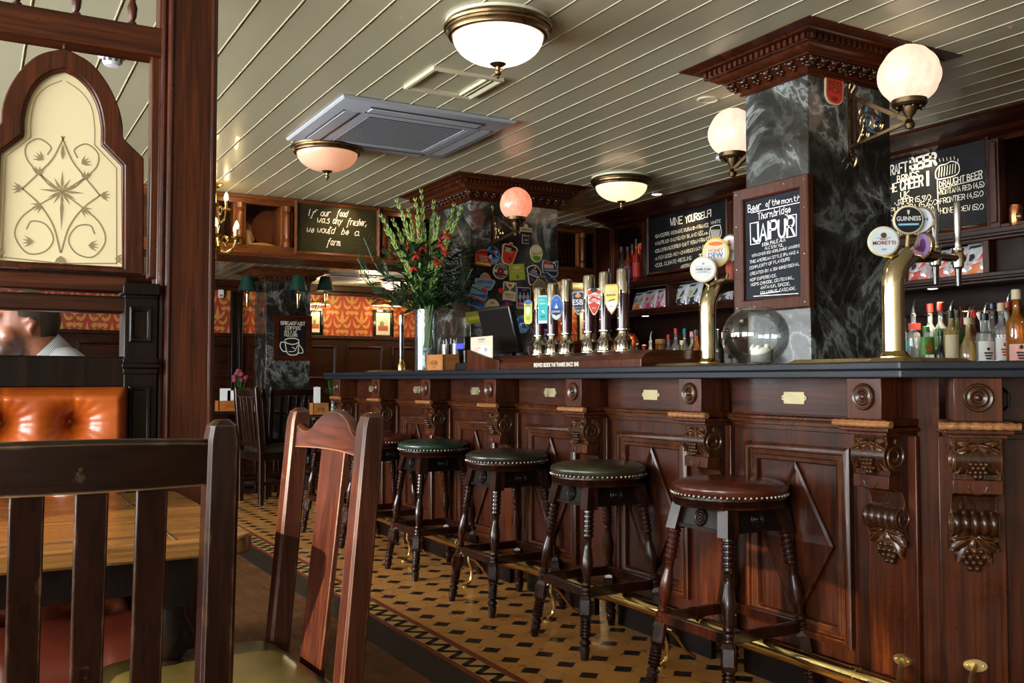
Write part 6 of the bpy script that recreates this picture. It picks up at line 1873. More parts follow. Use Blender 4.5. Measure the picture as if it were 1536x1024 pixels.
clip2('small blue, white and red beer badge at the foot of the column', 773, 531, 17, 20, 'rect', 4, cSIL, cWHT, [([(.02, -.44), (.44, -.44), (.44, .44), (.10, .44)], cSKY), ([(-.44, -.10), (-.05, 0), (-.05, .42), (-.44, .42)], cRED), ([(-.44, -.44), (-.22, -.44), (-.22, -.1), (-.44, -.1)], cPUR)])
clip2('small pinkish beer badge partly behind the first pump base', 797, 527, 12, 18, 'shield', 0, cSIL, C(.35, .16, .13))
clip2('dark navy kite beer badge half hidden between the first two pumps', 821, 497, 18, 34, 'kite', 0, cSIL, cNAVY, [(band(0, .12, .4), cSIL), (band(-.16, -.08, .36), cSIL)])
clip2('tiny red round beer badge above the six-sided one', 751, 436, 9, 9, 'oval', 0, cDRED, cRED)
p = at(1250, 133, y=2.664); s = 3.83 / FPX
badge('pump_clip', 'red rounded badge near the top of the tall column, left of the lamp bracket', 'beer badge', frame((p.x, 2.6645, p.z), (1, 0, 0)) @ RZ(radians(-2)), 'rounded', 31 * s * 1.22, 50 * s, cCRM, cRED, [(el(0, -.32, .20, .07), cDRED), (el(0, .36, .18, .05), cORG), ([(-.06, -.02), (.06, -.02), (0, -.14)], cORG)], [('RED', 0, .14, .17, .72, cBRN), ('FOX', 0, -.06, .17, .72, cBRN)], .007, rimk=.92)
p = at(1309, 178, y=2.664)
badge('pump_clip', 'blue badge with a white and red figure behind the lamp bracket of the tall column', 'beer badge', frame((p.x, 2.6645, p.z), (1, 0, 0)), 'rounded', 26 * s * 1.3, 46 * s, cSKY, C(.12, .22, .46), [([(-.36, -.1), (-.1, .1), (.1, .36), (.3, .2), (.1, -.05), (0, -.4), (-.3, -.36)], cWHT), ([(-.3, .1), (-.05, .16), (.05, .4), (-.2, .42)], cRED)], (), .007)

# ------------------------------------------------------------------ hand pumps on their mahogany stand
st = thing('pump_stand', 'long mahogany hand pump stand with white lettering along its front', 'pump stand', (2.6, 3.98, 1.114))
MS = T(-2.6, -3.98, -1.114)
prof = [(2.43, 1.114), (2.78, 1.114), (2.78, 1.190), (2.50, 1.190), (2.455, 1.172), (2.43, 1.150)]
MB(MS).hexa([(x, 3.20, z) for x, z in prof], [(x, 4.78, z) for x, z in prof]).build('body', WREDX, st, bevel=.003, smooth=None)
mb = MB(MS); mb.prism(rect(0, 0, 0, 0), 0, 0) if False else None
MB(MS @ frame((2.428, 0, 0), (0, -1, 0))).prism([(-4.80, 1.114), (-4.42, 1.114), (-4.42, 1.165), (-4.56, 1.185), (-4.79, 1.232), (-4.80, 1.232)], -.02, .006).build('end_cheek', WREDV, st, bevel=.002)
mb = MB(MS @ frame((2.4285, 0, 0), (0, -1, 0)))
pa, pb2 = at(801, 548, x=2.4285), at(868, 547, x=2.4285)
printed(mb, 'BREWED BESIDE THE THAMES SINCE 1845', -(pa.y + pb2.y) / 2, 1.134, .020, pa.y - pb2.y, .0006)
mb.build('lettering', CHALKC, st, smooth=None, fix=False)
MAROON = paint((.045, .010, .014), .22, 0, .3)
def pump(label, px, top, i):
    p = at(px, 528, x=2.60); y = p.y
    t = thing('hand_pump', label, 'hand pump', (2.60, y, 1.190), 0, 'hand pumps on the stand')
    zt = at(px, top, x=2.60).z - 1.190; k = .40
    zt = max(.36, zt)
    MB().lathe([(.046, 0), (.046, .006), (.038, .012), (.0385, .050), (.040, .054), (.034, .064), (.024, .078), (.023, .094), (.033, .100), (.033, .106), (.027, .108)], 28).build('ferrule_base', CHROME, t, smooth=40)
    MB().lathe([(.0265, .106), (.0275, .15), (.0290, zt - .15), (.0285, zt - .118)], 24).build('handle', MAROON, t)
    MB().lathe([(.0295, zt - .121), (.0320, zt - .113), (.0305, zt - .106), (.0305, zt - .012), (.026, zt - .003), (.012, zt), (0, zt)], 28).build('top_ferrule', CHROME, t, smooth=40)
    for z in (.155, .205): MB(frame((-.0285, 0, z), (0, -1, 0))).lathe([(.004, 0), (.003, .002), (0, .003)], 8).build('handle_screw', CHROME, t)
    m = MB(); m.tube([(-.02, 0, zt - .12), (-.06, 0, zt - .135), (-.075, 0, zt - .16)], .0045, 8); m.build('clip_arm', BRASSD, t)
    return t, y
pumps = [('hand pump with a yellow-green badge, first from the till', 809, 431), ('hand pump with a turquoise badge', 829, 424), ('hand pump with a blue oval badge', 850, 418), ('hand pump with a dark navy badge', 884, 412), ('hand pump with a red shield badge', 908, 407), ('hand pump with a yellow and white pointed badge, last before the far tap arch', 935, 402)]
for i, a in enumerate(pumps): pump(*a, i)
FACE = V((-.80, -.60, 0)); RIGHT = V((.60, -.80, 0))
def pclip(label, px, py, wpx, hpx, kind, rim, face, layers, texts, rimk=.9):
    p = at(px, py, x=2.515); D = (p - V((0, 0, EYE))).dot(_F); s = D / FPX
    M = frame(p, RIGHT)
    badge('pump_clip', label, 'beer badge', M, kind, wpx * s * 1.0, hpx * s, rim, face, layers, texts, .008, 'badges on the hand pumps', rimk=rimk)
pclip('narrow yellow-green badge with a blue cap on the first hand pump', 793, 468, 13, 36, 'rounded', cYEL, C(.62, .62, .10), [(el(0, .40, .44, .09), cBLU), (el(0, .05, .30, .16), C(.62, .74, .62)), (el(0, -.26, .28, .08), cLIME)], [('SUMMER', 0, .26, .06, .7, cGRN)])
pclip('turquoise oblong badge with a white bird on the second hand pump', 815, 464, 15, 42, 'rect', C(.45, .72, .70), cTEAL, [(band(-.48, -.40, .44), cWHT), ([(-.16, -.06), (.10, -.02), (.24, -.16), (.02, -.12)], cWHT), (el(0, -.26, .26, .05), C(.02, .25, .26)), (band(.18, .24, .34), C(.3, .7, .7))], [('GULL', 0, .34, .07, .56, cWHT)])
pclip('blue oval badge with a pale foot on the third hand pump', 835.5, 461, 20, 38, 'oval', cSIL, C(.02, .11, .50), [([(-.36, -.28), (.36, -.28), (.26, -.40), (0, -.47), (-.26, -.40)], C(.62, .72, .60)), ([(-.16, -.06), (.16, -.06), (.08, .06), (.03, .10), (0, .20), (-.03, .10), (-.08, .06)], C(.62, .78, .66)), (band(-.10, -.04, .44), cNAVY), ([(-.36, -.14), (.36, -.14), (.30, -.24), (0, -.34), (-.30, -.24)], cNAVY)], [('SEAFARERS', 0, -.17, .07, .64, cWHT), ('ALE', 0, .30, .06, .3, cSKY)])
pclip('dark navy badge with three big white capitals on the fourth hand pump', 868, 454, 19, 37, 'shield', cSIL, cNAVY, [(el(0, .28, .24, .08), cORG), (el(0, .36, .10, .06), cSKY), ([(-.20, -.28), (.20, -.28), (0, -.40)], cGLD)], [('ESB', 0, .02, .22, .88, cWHT), ('CHAMPION ALE', 0, -.20, .045, .56, cSKY)])
pclip('red shield badge with white banners on the fifth hand pump', 892, 452, 22, 42, 'shield', cCRM, cRED, [(el(0, .40, .26, .08), cBLK), ([(-.42, .05), (-.1, .20), (.42, .10), (.42, .24), (.05, .32), (-.42, .22)], cWHT), ([(-.42, -.10), (0, -.03), (.40, -.12), (.40, .02), (0, .10), (-.42, .03)], cWHT)], [('LONDON', 0, .20, .09, .74, cRED), ('PRIDE', 0, .0, .10, .62, cRED), ('ALE', 0, -.24, .05, .3, cWHT)])
pclip('large yellow and white pointed badge on the last hand pump', 918, 449, 23, 46, 'point', cGLD, cWHT, [([(-.42, -.06), (.42, -.06), (.45, .36), (.38, .46), (-.38, .46), (-.45, .36)], C(.76, .68, .16)), ([(-.30, -.08), (.24, -.02), (.26, .02), (-.10, -.02)], cBRN), (band(-.24, -.22, .14), cGLD)], [('DISCOVERY', 0, .26, .08, .68, cWHT), ('BLONDE BEER', 0, .14, .06, .62, cBRN)])

# ------------------------------------------------------------------ brass tap arches
def arch_tap(label, base, sc=1.0, arm=.36):
    t = thing('tap_arch', label, 'beer tap', base)
    MB().lathe([(.055, 0), (.055, .006), (.046, .012), (.040, .020), (.0365, .024)], 28).build('foot', BRASS, t)
    P = [(0, 0, .02), (0, 0, .12), (0, 0, .22), (.004, 0, .262), (.022, 0, .300), (.058, 0, .330), (.105, 0, .345), (.16, 0, .347), (.22, 0, .347)]
    R = [.036, .036, .036, .0365, .038, .036, .031, .025, .021]
    q = smoothline(P, 4); r = [R[min(8, int(k / 4))] + (R[min(8, int(k / 4) + 1)] - R[min(8, int(k / 4))]) * ((k % 4) / 4) for k in range(len(q))]
    MB().tube(q, r, 24).build('arch', BRASSP, t, smooth=80)
    MB().tube([(.21, 0, .347), (arm, 0, .347)], .014, 14).build('arm', CHROME, t)
    return t
BRASSP = metal('pale_polished_brass', (.88, .76, .50), .10)
def tap(t, x, col, h=.10):
    mb = MB(T(x, 0, .347)); mb.lathe([(.013, -.035), (.018, -.030), (.020, -.010), (.020, .012), (.016, .020), (.019, .026), (.019, .034), (.012, .038), (.012, .045)], 18)
    tp = mb.build('tap_body', CHROME, t)
    MB(T(x, 0, .347)).lathe([(.012, -.033), (.011, -.040), (.008, -.095), (.006, -.096), (.006, -.036)], 14).build('spout', GLOSSB, tp)
    MB(T(x, 0, .347)).lathe([(.011, .044), (.012, .050), (.009, .06), (.012, .10), (.013, .045 + h - .01), (.009, .045 + h), (0, .045 + h)], 16).build('tap_handle', col, tp)
f2 = arch_tap('arched brass beer tap at the near corner of the bar, with round lit badges', (2.6, 2.08, 1.130), 1, .36)
tap(f2, .215, STEEL, .115); tap(f2, .335, STEEL, .15)
f1 = arch_tap('arched brass beer tap beside the beer of the month board', (2.75, 3.15, 1.130), 1, .30)
tap(f1, .22, GLOSSB, .09)
def lens(t, base, px, py, yy, r, rim, face, layers, texts, rot, back=BRASSD, oval=1.0):
    """round badge on a stalk, a part of its tap"""
    p = at(px, py, y=yy) - V(base)
    n = V((-cos(rot), -sin(rot), 0)); right = V((0, 0, 1)).cross(n)
    M = frame(p, right)
    MB(M).lathe([(r, -.010), (r * 1.02, -.004), (r * 1.02, .004), (r * .94, .007), (0, .007)], 36, oval).build('badge_disc', rim, t, smooth=40)
    d = t.children[-1]
    mb = MB(M); mb.fan(ellipse(r * .90, r * .90 * oval, 32), .0078); fc = mb.build('badge_face', face, t, smooth=None, fix=False)
    if layers:
        mats = []; mb = MB(M)
        for k, (poly, c) in enumerate(layers):
            if c not in mats: mats.append(c)
            mb.mi = mats.index(c); mb.flat([(x * 2 * r, y * 2 * r) for x, y in poly], .0084 + .0004 * k)
        mb.build('badge_artwork', mats, fc, smooth=None, fix=False)
    mats = []; mb = MB(M)
    for s_, u, v, ch, tw, c in texts:
        if c not in mats: mats.append(c)
        mb.mi = mats.index(c); printed(mb, s_, u * 2 * r, v * 2 * r, ch * 2 * r, tw * 2 * r, .0104)
    if texts: mb.build('badge_lettering', mats, fc, smooth=None, fix=False)
    mb = MB(); mb.tube([p + V((0, 0, -r * oval * .95)), (max(0.015, p.x * .6 + .02), p.y * .3, .335)], [.006, .007], 10); mb.build('badge_stalk', BRASSD, t)
B2_ = (2.6, 2.08, 1.130); B1_ = (2.75, 3.15, 1.130)
PALE = C(.66, .74, .76)
lens(f2, B2_, 1325, 362, 2.09, .048, cCRM, PALE, [(el(0, .20, .10, .09), cBRN), (band(.10, .115, .22), cBRN)], [('BIRRA', 0, .06, .05, .24, cBRN), ('MORETTI', 0, -.06, .13, .72, cDRED), ('1859', 0, -.28, .05, .14, cBLU)], radians(50))
lens(f2, B2_, 1362, 330, 2.08, .047, cCRM, cBLK, [(band(-.20, -.13, .34), C(.10, .55, .75)), ([(-.05, .34), (.05, .34), (.03, .22), (0, .16), (-.03, .22)], cCRM)], [('GUINNESS', 0, .04, .16, .80, cWHT), ('EXTRA COLD', 0, -.17, .04, .56, cWHT)], radians(50))
lens(f2, B2_, 1379, 331, 2.075, .046, BRASSP, C(.60, .66, .76), [(el(0, .24, .07, .08), cBLU)], [('BELLIN', 0, .02, .11, .62, cNAVY)], radians(26))
lens(f2, B2_, 1387, 368, 2.05, .036, BRASSP, C(.30, .18, .36), [(el(0, 0, .2, .3), cPUR)], [], radians(-10), oval=1.15)
lens(f1, B1_, 1055, 404, 3.15, .055, cCRM, cWHT, [(band(.10, .115, .30), cSIL), (band(-.14, -.125, .30), cSIL), (el(0, .22, .05, .05), cSIL)], [('DARK STAR', 0, .0, .09, .56, cNAVY), ('LAGER', 0, -.09, .05, .40, cSIL)], radians(46))
lens(f1, B1_, 1074, 379, 3.15, .057, cYEL, cCRM, [(el(0, .34, .28, .08), cORG), (band(-.20, .16, .34), cWHT)], [('HONEY', 0, .08, .14, .56, cORG), ('DEW', 0, -.10, .18, .56, cBLU)], radians(40), oval=1.12)
lens(f1, B1_, 1095, 374, 3.15, .053, BRASSP, cWHT, [([(-.12, .12), (.14, .16), (.06, .36), (-.02, .40)], cORG), (el(.02, .18, .06, .06), cRED)], [('SYMPHONY', -.02, -.10, .12, .62, cBRN)], radians(12), oval=1.25)
p = at(1096, 400, y=3.15) - V(B1_)
MB(T(p.x, p.y, 0)).lathe([(.010, .33), (.014, .36), (.020, .40), (.022, .43), (.016, .45), (.010, .455)], 18).build('red_tap_handle', C(.55, .12, .08), f1)

def drip_tray(label, x0, x1, y0, y1, txt=None, z=1.1135):
    t = thing('drip_tray', label, 'drip tray', ((x0 + x1) / 2, (y0 + y1) / 2, z))
    a, b = (x1 - x0) / 2, (y1 - y0) / 2
    mb = MB(); mb.loop([(0, 0), (-.022, .016), (-.030, .016), (-.034, .010)], rect(-a, a, -b, b)); mb.box(-a + .03, a - .03, -b + .03, b - .03, 0, .0105)
    mb.build('tray_body', BRASSD, t, smooth=20)
    mb = MB()
    for k in range(int((y1 - y0 - .08) / .012)): mb.box(-a + .034, a - .034, -b + .04 + k * .012, -b + .046 + k * .012, .0105, .0125)
    mb.build('drip_grille', BRASSD, t, smooth=None)
    if txt:
        M = frame((-a, 0, 0), (0, -1, 0), (.81, 0, .59))
        mb = MB(M); printed(mb, txt, 0, .013, .014, .22, .0012); mb.build('engraving', C(.45, .36, .14), t, smooth=None, fix=False)
drip_tray('brass drip tray under the near tap arch', 2.42, 2.76, 1.90, 2.38, 'LONDON PRIDE')
drip_tray('brass drip tray under the far tap arch', 2.49, 2.835, 2.93, 3.42)
drip_tray('small brass drip tray at the far end of the bar top', 2.42, 2.66, 6.05, 6.40)
# ------------------------------------------------------------------ board on the tall column
t = thing('chalkboard', 'framed Beer of the month chalkboard hung on the tall marble column', 'chalkboard', (2.848, 3.062, 1.345))
W, H = 3.062 - 2.643, .522
Mf = frame((0, 0, 0), (0, -1, 0))
MB(Mf).prism(rect(.03, W - .03, .03, H - .03), 0, .008).build('board', board_black('slate_board', (.006, .0065, .010)), t, smooth=None)
mb = MB(Mf); mb.loop([(0, 0), (0, .026), (-.004, .030), (-.044, .026), (-.050, .020), (-.052, .007)], rect(0, W, 0, H)); mb.build('board_frame', WREDV, t, smooth=25)
mb = MB(Mf)
for u, v in ((.02, .02), (W - .02, .02), (.02, H - .02), (W - .02, H - .02), (.02, H * .35), (.02, H * .7), (W - .02, H * .4), (W - .02, H * .75), (W * .7, H - .02), (W * .3, .02)):
    mb.lathe([], 3) if False else mb.ball((u, v, .029), .0035, 6)
mb.build('frame_pin', CHROME, t)
Mt = Mf @ T(0, 0, .0085); Mw = Matrix.Translation(t.location) @ Mf
pl = dict(x=2.848 - .008)
c9 = lambda x, y: (1090 + x / 4.657, 260 + y / 4.655)
mb = MB(Mt)
L = lambda tx, a, b, h, w=.12, s=0.0: px_line(mb, Mw, tx, c9(*a), c9(*b), h, s, w, pl)
L('Beer', (150, 272), (240, 250), 11, .10); L('of', (275, 232), (305, 226), 8.5, .10); L('the', (318, 224), (370, 213), 8.5, .10); L('month', (384, 214), (512, 186), 8, .10)
L('Thornbridge', (218, 326), (445, 270), 9.5, .10)
L('JAIPUR', (188, 476), (470, 424), 24, .14)
L('INDIA PALE ALE', (250, 510), (412, 470), 5.0, .12); L('ALC 5.9% VOL', (268, 532), (396, 508), 4.2, .10)
L('WITH OVER 100 WORLDWIDE AWARDS', (178, 585), (510, 512), 3.8, .10)
L('THIS AMERICAN STYLE IPA HAS A', (162, 630), (502, 556), 4.2, .10)
L('COMPLEXITY OF FLAVOURS', (162, 670), (440, 606), 4.2, .10); L('CREATED BY A SIX-DIMENSIONAL', (165, 712), (510, 640), 4.2, .10)
L('HOP EXPERIENCE.', (165, 755), (348, 720), 4.2, .10); L('HOPS: CHINOOK, CENTENNIAL,', (172, 788), (470, 735), 4.3, .10); L('AHTANUM, SIMCOE,', (238, 808), (444, 778), 4.2, .10); L('COLUMBUS, CASCADE.', (236, 845), (480, 810), 4.3, .10)
def G(pts, w, k=1):
    q = [Mw.inverted() @ at(*c9(*p), **pl) for p in pts]; stroke(mb, smoothline([V((p.x, p.y)) for p in q], k), w)
G([(172, 275), (508, 203)], .003); G([(222, 340), (165, 350), (168, 498), (230, 486)], .0045); G([(425, 298), (487, 284), (487, 435), (420, 447)], .0045)
G([(188, 858), (500, 838)], .0025); G([(238, 840), (370, 822)], .0025)
mb.build('chalk_writing', CHALK, t, smooth=None, fix=False)

# ------------------------------------------------------------------ round glass bowl with a candle
bw = thing('glass_bowl', 'round clear glass bowl on the bar top beside the tall column', 'bowl', (2.585, 2.69, 1.1135))
R = .124
out = [(R * cos(a), R + R * .93 * sin(a) - .008) for a in [radians(-66 + 126 * k / 26) for k in range(27)]]
inn = [((R - .0035) * cos(a), R + (R - .0035) * .93 * sin(a) - .008) for a in [radians(60 - 124 * k / 26) for k in range(27)]]
MB().lathe([(0, 0.0), (.045, 0.0), (.05, .003)] + out + [(out[-1][0] + .004, out[-1][1] + .004), (inn[0][0], inn[0][1] + .003)] + inn + [(0, .012)], 56).build('bowl', G_BOWL, bw, smooth=80)
cd = thing('candle', 'short white pillar candle inside the round glass bowl', 'candle', (2.60, 2.675, 1.1275))
m, nt, b = new_mat('candle_wax'); b.inputs['Base Color'].default_value = (.86, .80, .68, 1); b.inputs['Subsurface Weight'].default_value = .3; b.inputs['Roughness'].default_value = .5
MB().lathe([(.040, 0), (.041, .002), (.041, .048), (.036, .056), (.028, .058), (.018, .050), (0, .048)], 28).build('wax', m, cd)
mb = MB()
for k in range(7):
    a = 2 * pi * k / 7; mb.ball((.036 * cos(a), .036 * sin(a), .052 + .004 * (k % 3)), .010, 8)
mb.build('wax_lip', m, cd); MB().tube([(0, 0, .048), (.001, 0, .06), (.003, 0, .066)], .0012, 6).build('wick', BLACKP, cd)

# ------------------------------------------------------------------ till, card, boxes
tl = thing('till_screen', 'black till with its screen tilted away, beside the flowers', 'till', (2.60, 4.95, 1.1135))
mb = MB(); mb.box(-.10, .14, -.33, .19, 0, .05); mb.build('base', BLACKP, tl, bevel=.01)
MB().box(.04, .08, -.27, -.17, .0, .22).build('stand', BLACKP, tl, bevel=.008)
MM = T(.01, -.20, .232) @ RZ(radians(4)) @ RY(radians(-15))
mb = MB(MM); mb.box(-.020, .020, -.168, .168, -.136, .136)
mb.box(.018, .045, -.12, .12, -.10, .09); mon = mb.build('monitor', BLACKP, tl, bevel=.008)
mb = MB(MM); mb.box(-.0215, -.0195, -.152, .152, -.120, .120); mb.build('screen', GLOSSB, mon, smooth=None)
mb = MB(T(-.03, .16, .155)); mb.box(-.035, .035, -.055, .055, -.030, .052); ds = mb.build('customer_display', BLACKP, tl, bevel=.006)
MB(T(-.03, .16, .0)).lathe([(.014, .04), (.014, .13)], 14).build('display_pole', BLACKP, tl)
m, nt, b = new_mat('blue_display'); b.inputs['Base Color'].default_value = (.01, .01, .05, 1); b.inputs['Emission Color'].default_value = (.05, .06, 1, 1); b.inputs['Emission Strength'].default_value = 1.6
MB(T(-.03, .16, .155) @ frame((-.0355, 0, 0), (0, -1, 0))).prism(rect(-.045, .045, -.022, .010), 0, .001).build('lit_digits', m, ds, smooth=None)
p0, p1 = at(705, 540, x=2.436), at(738, 540, x=2.436)
cdp = thing('leaflet', 'cream leaflet standing in the pump stand in front of the till', 'leaflet', (2.44, p0.y, 1.165))
Wc = p0.y - p1.y
Mf = frame((0, 0, 0), (0, -1, 0), (0, 0, 1))
MB(Mf).prism(rect(0, Wc, -.04, .135), -.0012, 0).build('sheet', paint((.50, .44, .33), .7), cdp, smooth=None)
mb = MB(Mf); mb.prism(rect(Wc * .08, Wc * .90, .015, .085), .0002, .0006); mb.build('white_panel', paint((.58, .54, .47), .7), cdp, smooth=None)
mb = MB(Mf); printed(mb, 'FULLERS', Wc * .5, .120, .010, Wc * .32, .001); printed(mb, 'EST 1845', Wc * .5, .106, .005, Wc * .2, .001)
mb.fan(ellipse(.006, .006, 12, Wc * .5, .136), .001); mb.build('lettering', paint((.10, .10, .06), .6), cdp, smooth=None, fix=False)
mb = MB(Mf); printed(mb, 'VOUCHER', Wc * .30, .072, .007, Wc * .36, .0012); printed(mb, 'FREE', Wc * .30, .060, .007, Wc * .18, .0012); mb.build('red_lettering', cRED, cdp, smooth=None, fix=False)
mb = MB(Mf); mb.fan(ellipse(.018, .012, 16, Wc * .70, .062), .0011); mb.build('picture', cSIL, cdp, smooth=None, fix=False)

wb = thing('wooden_caddy', 'small pale wooden caddy with a dark stamp, by the vase on the bar', 'caddy', (2.42, 5.105, 1.1135))
mb = MB(); w_, l_, h_ = .115, .245, .100
for a in ((0, .010, 0, l_), (w_ - .010, w_, 0, l_)): mb.box(a[0], a[1], a[2], a[3], 0, h_)
mb.box(0, w_, 0, .010, 0, h_).box(0, w_, l_ - .010, l_, 0, h_).box(0, w_, 0, l_, 0, .008)
mb.build('box', WBOX, wb, bevel=.002)
mb = MB(frame((-.0008, 0, 0), (0, -1, 0))); printed(mb, 'FULLERS', -l_ / 2, .058, .022, .10, .0004, 0, .09); printed(mb, 'LONDON', -l_ / 2, .040, .008, .05, .0004)
mb.fan(ellipse(.005, .006, 10, -l_ / 2, .024), .0004); mb.build('stamp', paint((.08, .03, .01), .6), wb, smooth=None, fix=False)
for k, (px, yy, lab) in enumerate(((652, 5.42, 'black cutlery beaker nearer the vase'), (666, 5.27, 'black cutlery beaker nearer the till'))):
    p = at(px, 540, y=yy)
    t = thing('cutlery_beaker', lab, 'beaker', (2.60, yy, 1.1135), 0, 'black beakers on the bar')
    MB().lathe([(.034, 0), (.040, .004), (.046, .17), (.043, .17), (.036, .010), (0, .010)], 24).build('beaker', GLOSSB, t)
    for q in range(5): MB().tube([(.01 * cos(q * 1.3), .01 * sin(q * 1.3), .012), (.026 * cos(q * 1.3), .026 * sin(q * 1.3), .185 + .006 * q)], .0035, 6).build('cutlery', STEEL, t)
p = at(602, 555, x=2.62)
fp = thing('hand_pump', 'slim black handled pump at the far end of the bar, left of the vase', 'hand pump', (2.62, p.y, 1.1135))
MB().lathe([(.04, 0), (.04, .006), (.028, .012), (.028, .05), (.018, .07), (.016, .09)], 20).build('ferrule_base', BRASS, fp)
MB().lathe([(.015, .088), (.016, .12), (.019, .30), (.019, .33)], 18).build('handle', GLOSSB, fp)
MB().lathe([(.019, .33), (.020, .335), (.020, .40), (.012, .41), (0, .41)], 18).build('top_ferrule', CHROME, fp)

# ------------------------------------------------------------------ flowers in a tall glass vase
vx, vy = 2.545, 5.62
vs_ = thing('glass_vase', 'tall clear cylinder vase holding the big flower arrangement on the bar', 'vase', (vx, vy, 1.1135))
MB().lathe([(0, 0), (.072, 0), (.074, .004), (.076, .40), (.0725, .40), (.069, .012), (0, .012)], 40).build('cylinder', G_VASE, vs_, smooth=60)
m, nt, b = new_mat('crystal_gel'); b.inputs['Base Color'].default_value = (.72, .80, .82, 1); b.inputs['Roughness'].default_value = .25
b.inputs['Transmission Weight'].default_value = .35
mb = MB()
for k in range(240):
    a = rnd.random() * 2 * pi; r_ = .060 * sqrt(rnd.random()); mb.ball((r_ * cos(a), r_ * sin(a), .022 + .13 * rnd.random()), .008, 6)
g = mb.build('crystal_beads', m, vs_); g['kind'] = 'stuff'
fa = thing('flower_arrangement', 'tall arrangement of green gladiolus spikes, palm leaves and red lilies in the glass vase', 'flowers', (vx, vy, 1.1135))
STEM = paint((.10, .22, .03), .5); LEAFD = paint((.008, .035, .010), .45); LEAFM = paint((.030, .090, .016), .45); BUD = paint((.20, .30, .06), .5); REDF = paint((.52, .035, .02), .45); LEAFL = paint((.06, .14, .03), .5)
rf = random.Random(5)
R_, F_, Z_ = V((cos(YAW), -sin(YAW), 0)), V((sin(YAW), cos(YAW), 0)), V((0, 0, 1))
def stemline(dx, h, dz0=.16, bow=.3, depth=0.0):
    """dx = lean across the bar view, h = tip height above the vase foot"""
    a = V((rf.uniform(-.02, .02), rf.uniform(-.02, .02), dz0)); b_ = V((rf.uniform(-.03, .03), rf.uniform(-.03, .03), .39)) + R_ * dx * .12
    tip = R_ * dx + F_ * depth + Z_ * h
    mid = b_.lerp(tip, .5) + R_ * (-dx * bow * .3) + Z_ * .02
    return smoothline([a, b_, mid, tip], 8)
for dx, h, dp in ((-.29, 1.00, 0), (-.22, .98, .05), (-.185, 1.09, -.04), (-.12, 1.04, .03), (-.07, 1.10, -.03), (-.035, 1.16, .0), (.04, 1.10, .05), (.075, .98, -.02), (.17, 1.08, .05), (.22, 1.04, -.05), (-.25, .90, -.06), (-.15, .92, .08)):
    P = stemline(dx, h, .06, .3, dp)
    MB().tube(P, [.0055 * (1 - .55 * k / len(P)) for k in range(len(P))], 6).build('gladiolus_stem', STEM, fa)
    o = fa.children[-1] if False else None
    mb = MB(); n = 24
    for k in range(n):
        i = len(P) - 1 - int(k * .60); p = P[max(0, i)]; d = (P[min(len(P) - 1, i + 1)] - P[max(0, i - 1)]).normalized()
        sd = d.cross(F_).normalized() * (1 if k % 2 else -1)
        L_ = .030 + .0022 * k
        q = (d * .94 + sd * .26 + F_ * rf.uniform(-.12, .12)).normalized()
        mb.tube([p, p + q * L_ * .4 + sd * .004, p + q * L_], [.004, .0058 + .0003 * k, .001], 6)
    mb.build('gladiolus_spike', BUD, fa)
def blade(mb, p, d, L_, w, up=Z_, droop=.3, n=6):
    d = d.normalized(); s = d.cross(up)
    s = s.normalized() if s.length > .05 else R_
    vs = []
    for k in range(n + 1):
        t = k / n; q = p + d * L_ * t - Z_ * droop * L_ * t * t
        ww = w * sin(pi * (.08 + .92 * t)) ** .7 if t < 1 else 0
        vs += [q + s * ww - Z_ * ww * .3, q + Z_ * .0, q - s * ww - Z_ * ww * .3]
    mb.add(vs, [(3 * k + a, 3 * k + a + 1, 3 * k + a + 4, 3 * k + a + 3) for k in range(n) for a in (0, 1)])
for dx, h, dp in ((-.46, .74, .05), (-.42, .62, -.08), (-.36, .54, .05), (-.40, .86, -.05), (-.28, .48, -.12), (.26, .80, .06), (.30, .66, -.06), (.28, .54, .05), (.22, .46, -.10), (.06, .62, -.22), (-.12, .58, -.22), (-.30, .70, .16), (.14, .74, -.10)):
    P = stemline(dx, h, .36, -.6, dp); mb = MB(); mb.tube(P, .003, 5)
    for i in range(8, len(P)):
        d = (P[i] - P[i - 1]).normalized()
        for s in (-1, 1):
            for f in (0.0,):
                q = P[i - 1].lerp(P[i], f)
                sd = d.cross(F_ * .6 + Z_ * .8).normalized() * s
                blade(mb, q, d * .75 + sd * .66 + V((0, 0, rf.uniform(-.1, .15))), .19 * (1 - .45 * i / len(P)), .0034, droop=.28, n=4)
    mb.build('palm_frond', LEAFD, fa, smooth=None, fix=False)
mb = MB()
for k in range(280):
    a = rf.uniform(0, 2 * pi); r_ = rf.uniform(.02, .24); z = rf.uniform(.40, .80)
    p = R_ * r_ * cos(a) * 1.15 + F_ * r_ * sin(a) + Z_ * z
    blade(mb, p, V((cos(a) * .7 + rf.uniform(-.3, .3), sin(a) * .7 + rf.uniform(-.3, .3), rf.uniform(-.1, .9))), rf.uniform(.09, .17), rf.uniform(.012, .022), droop=.35, n=5)
o = mb.build('leaf_mass', LEAFD, fa, smooth=None, fix=False); o['kind'] = 'stuff'
for dx, h in ((.10, .92), (.17, .86), (-.01, .96), (.24, .78)):      # leafy sprigs
    P = stemline(dx, h, .38, .2, rf.uniform(-.1, .1)); mb = MB(); mb.tube(P, .0028, 5)
    for i in range(10, len(P)):
        a = rf.uniform(0, 6.28)
        for s in (0, pi): blade(mb, P[i], V((cos(a + s), sin(a + s), .5)), .055, .011, droop=.3, n=4)
    mb.build('leafy_sprig', LEAFM, fa, smooth=None, fix=False)
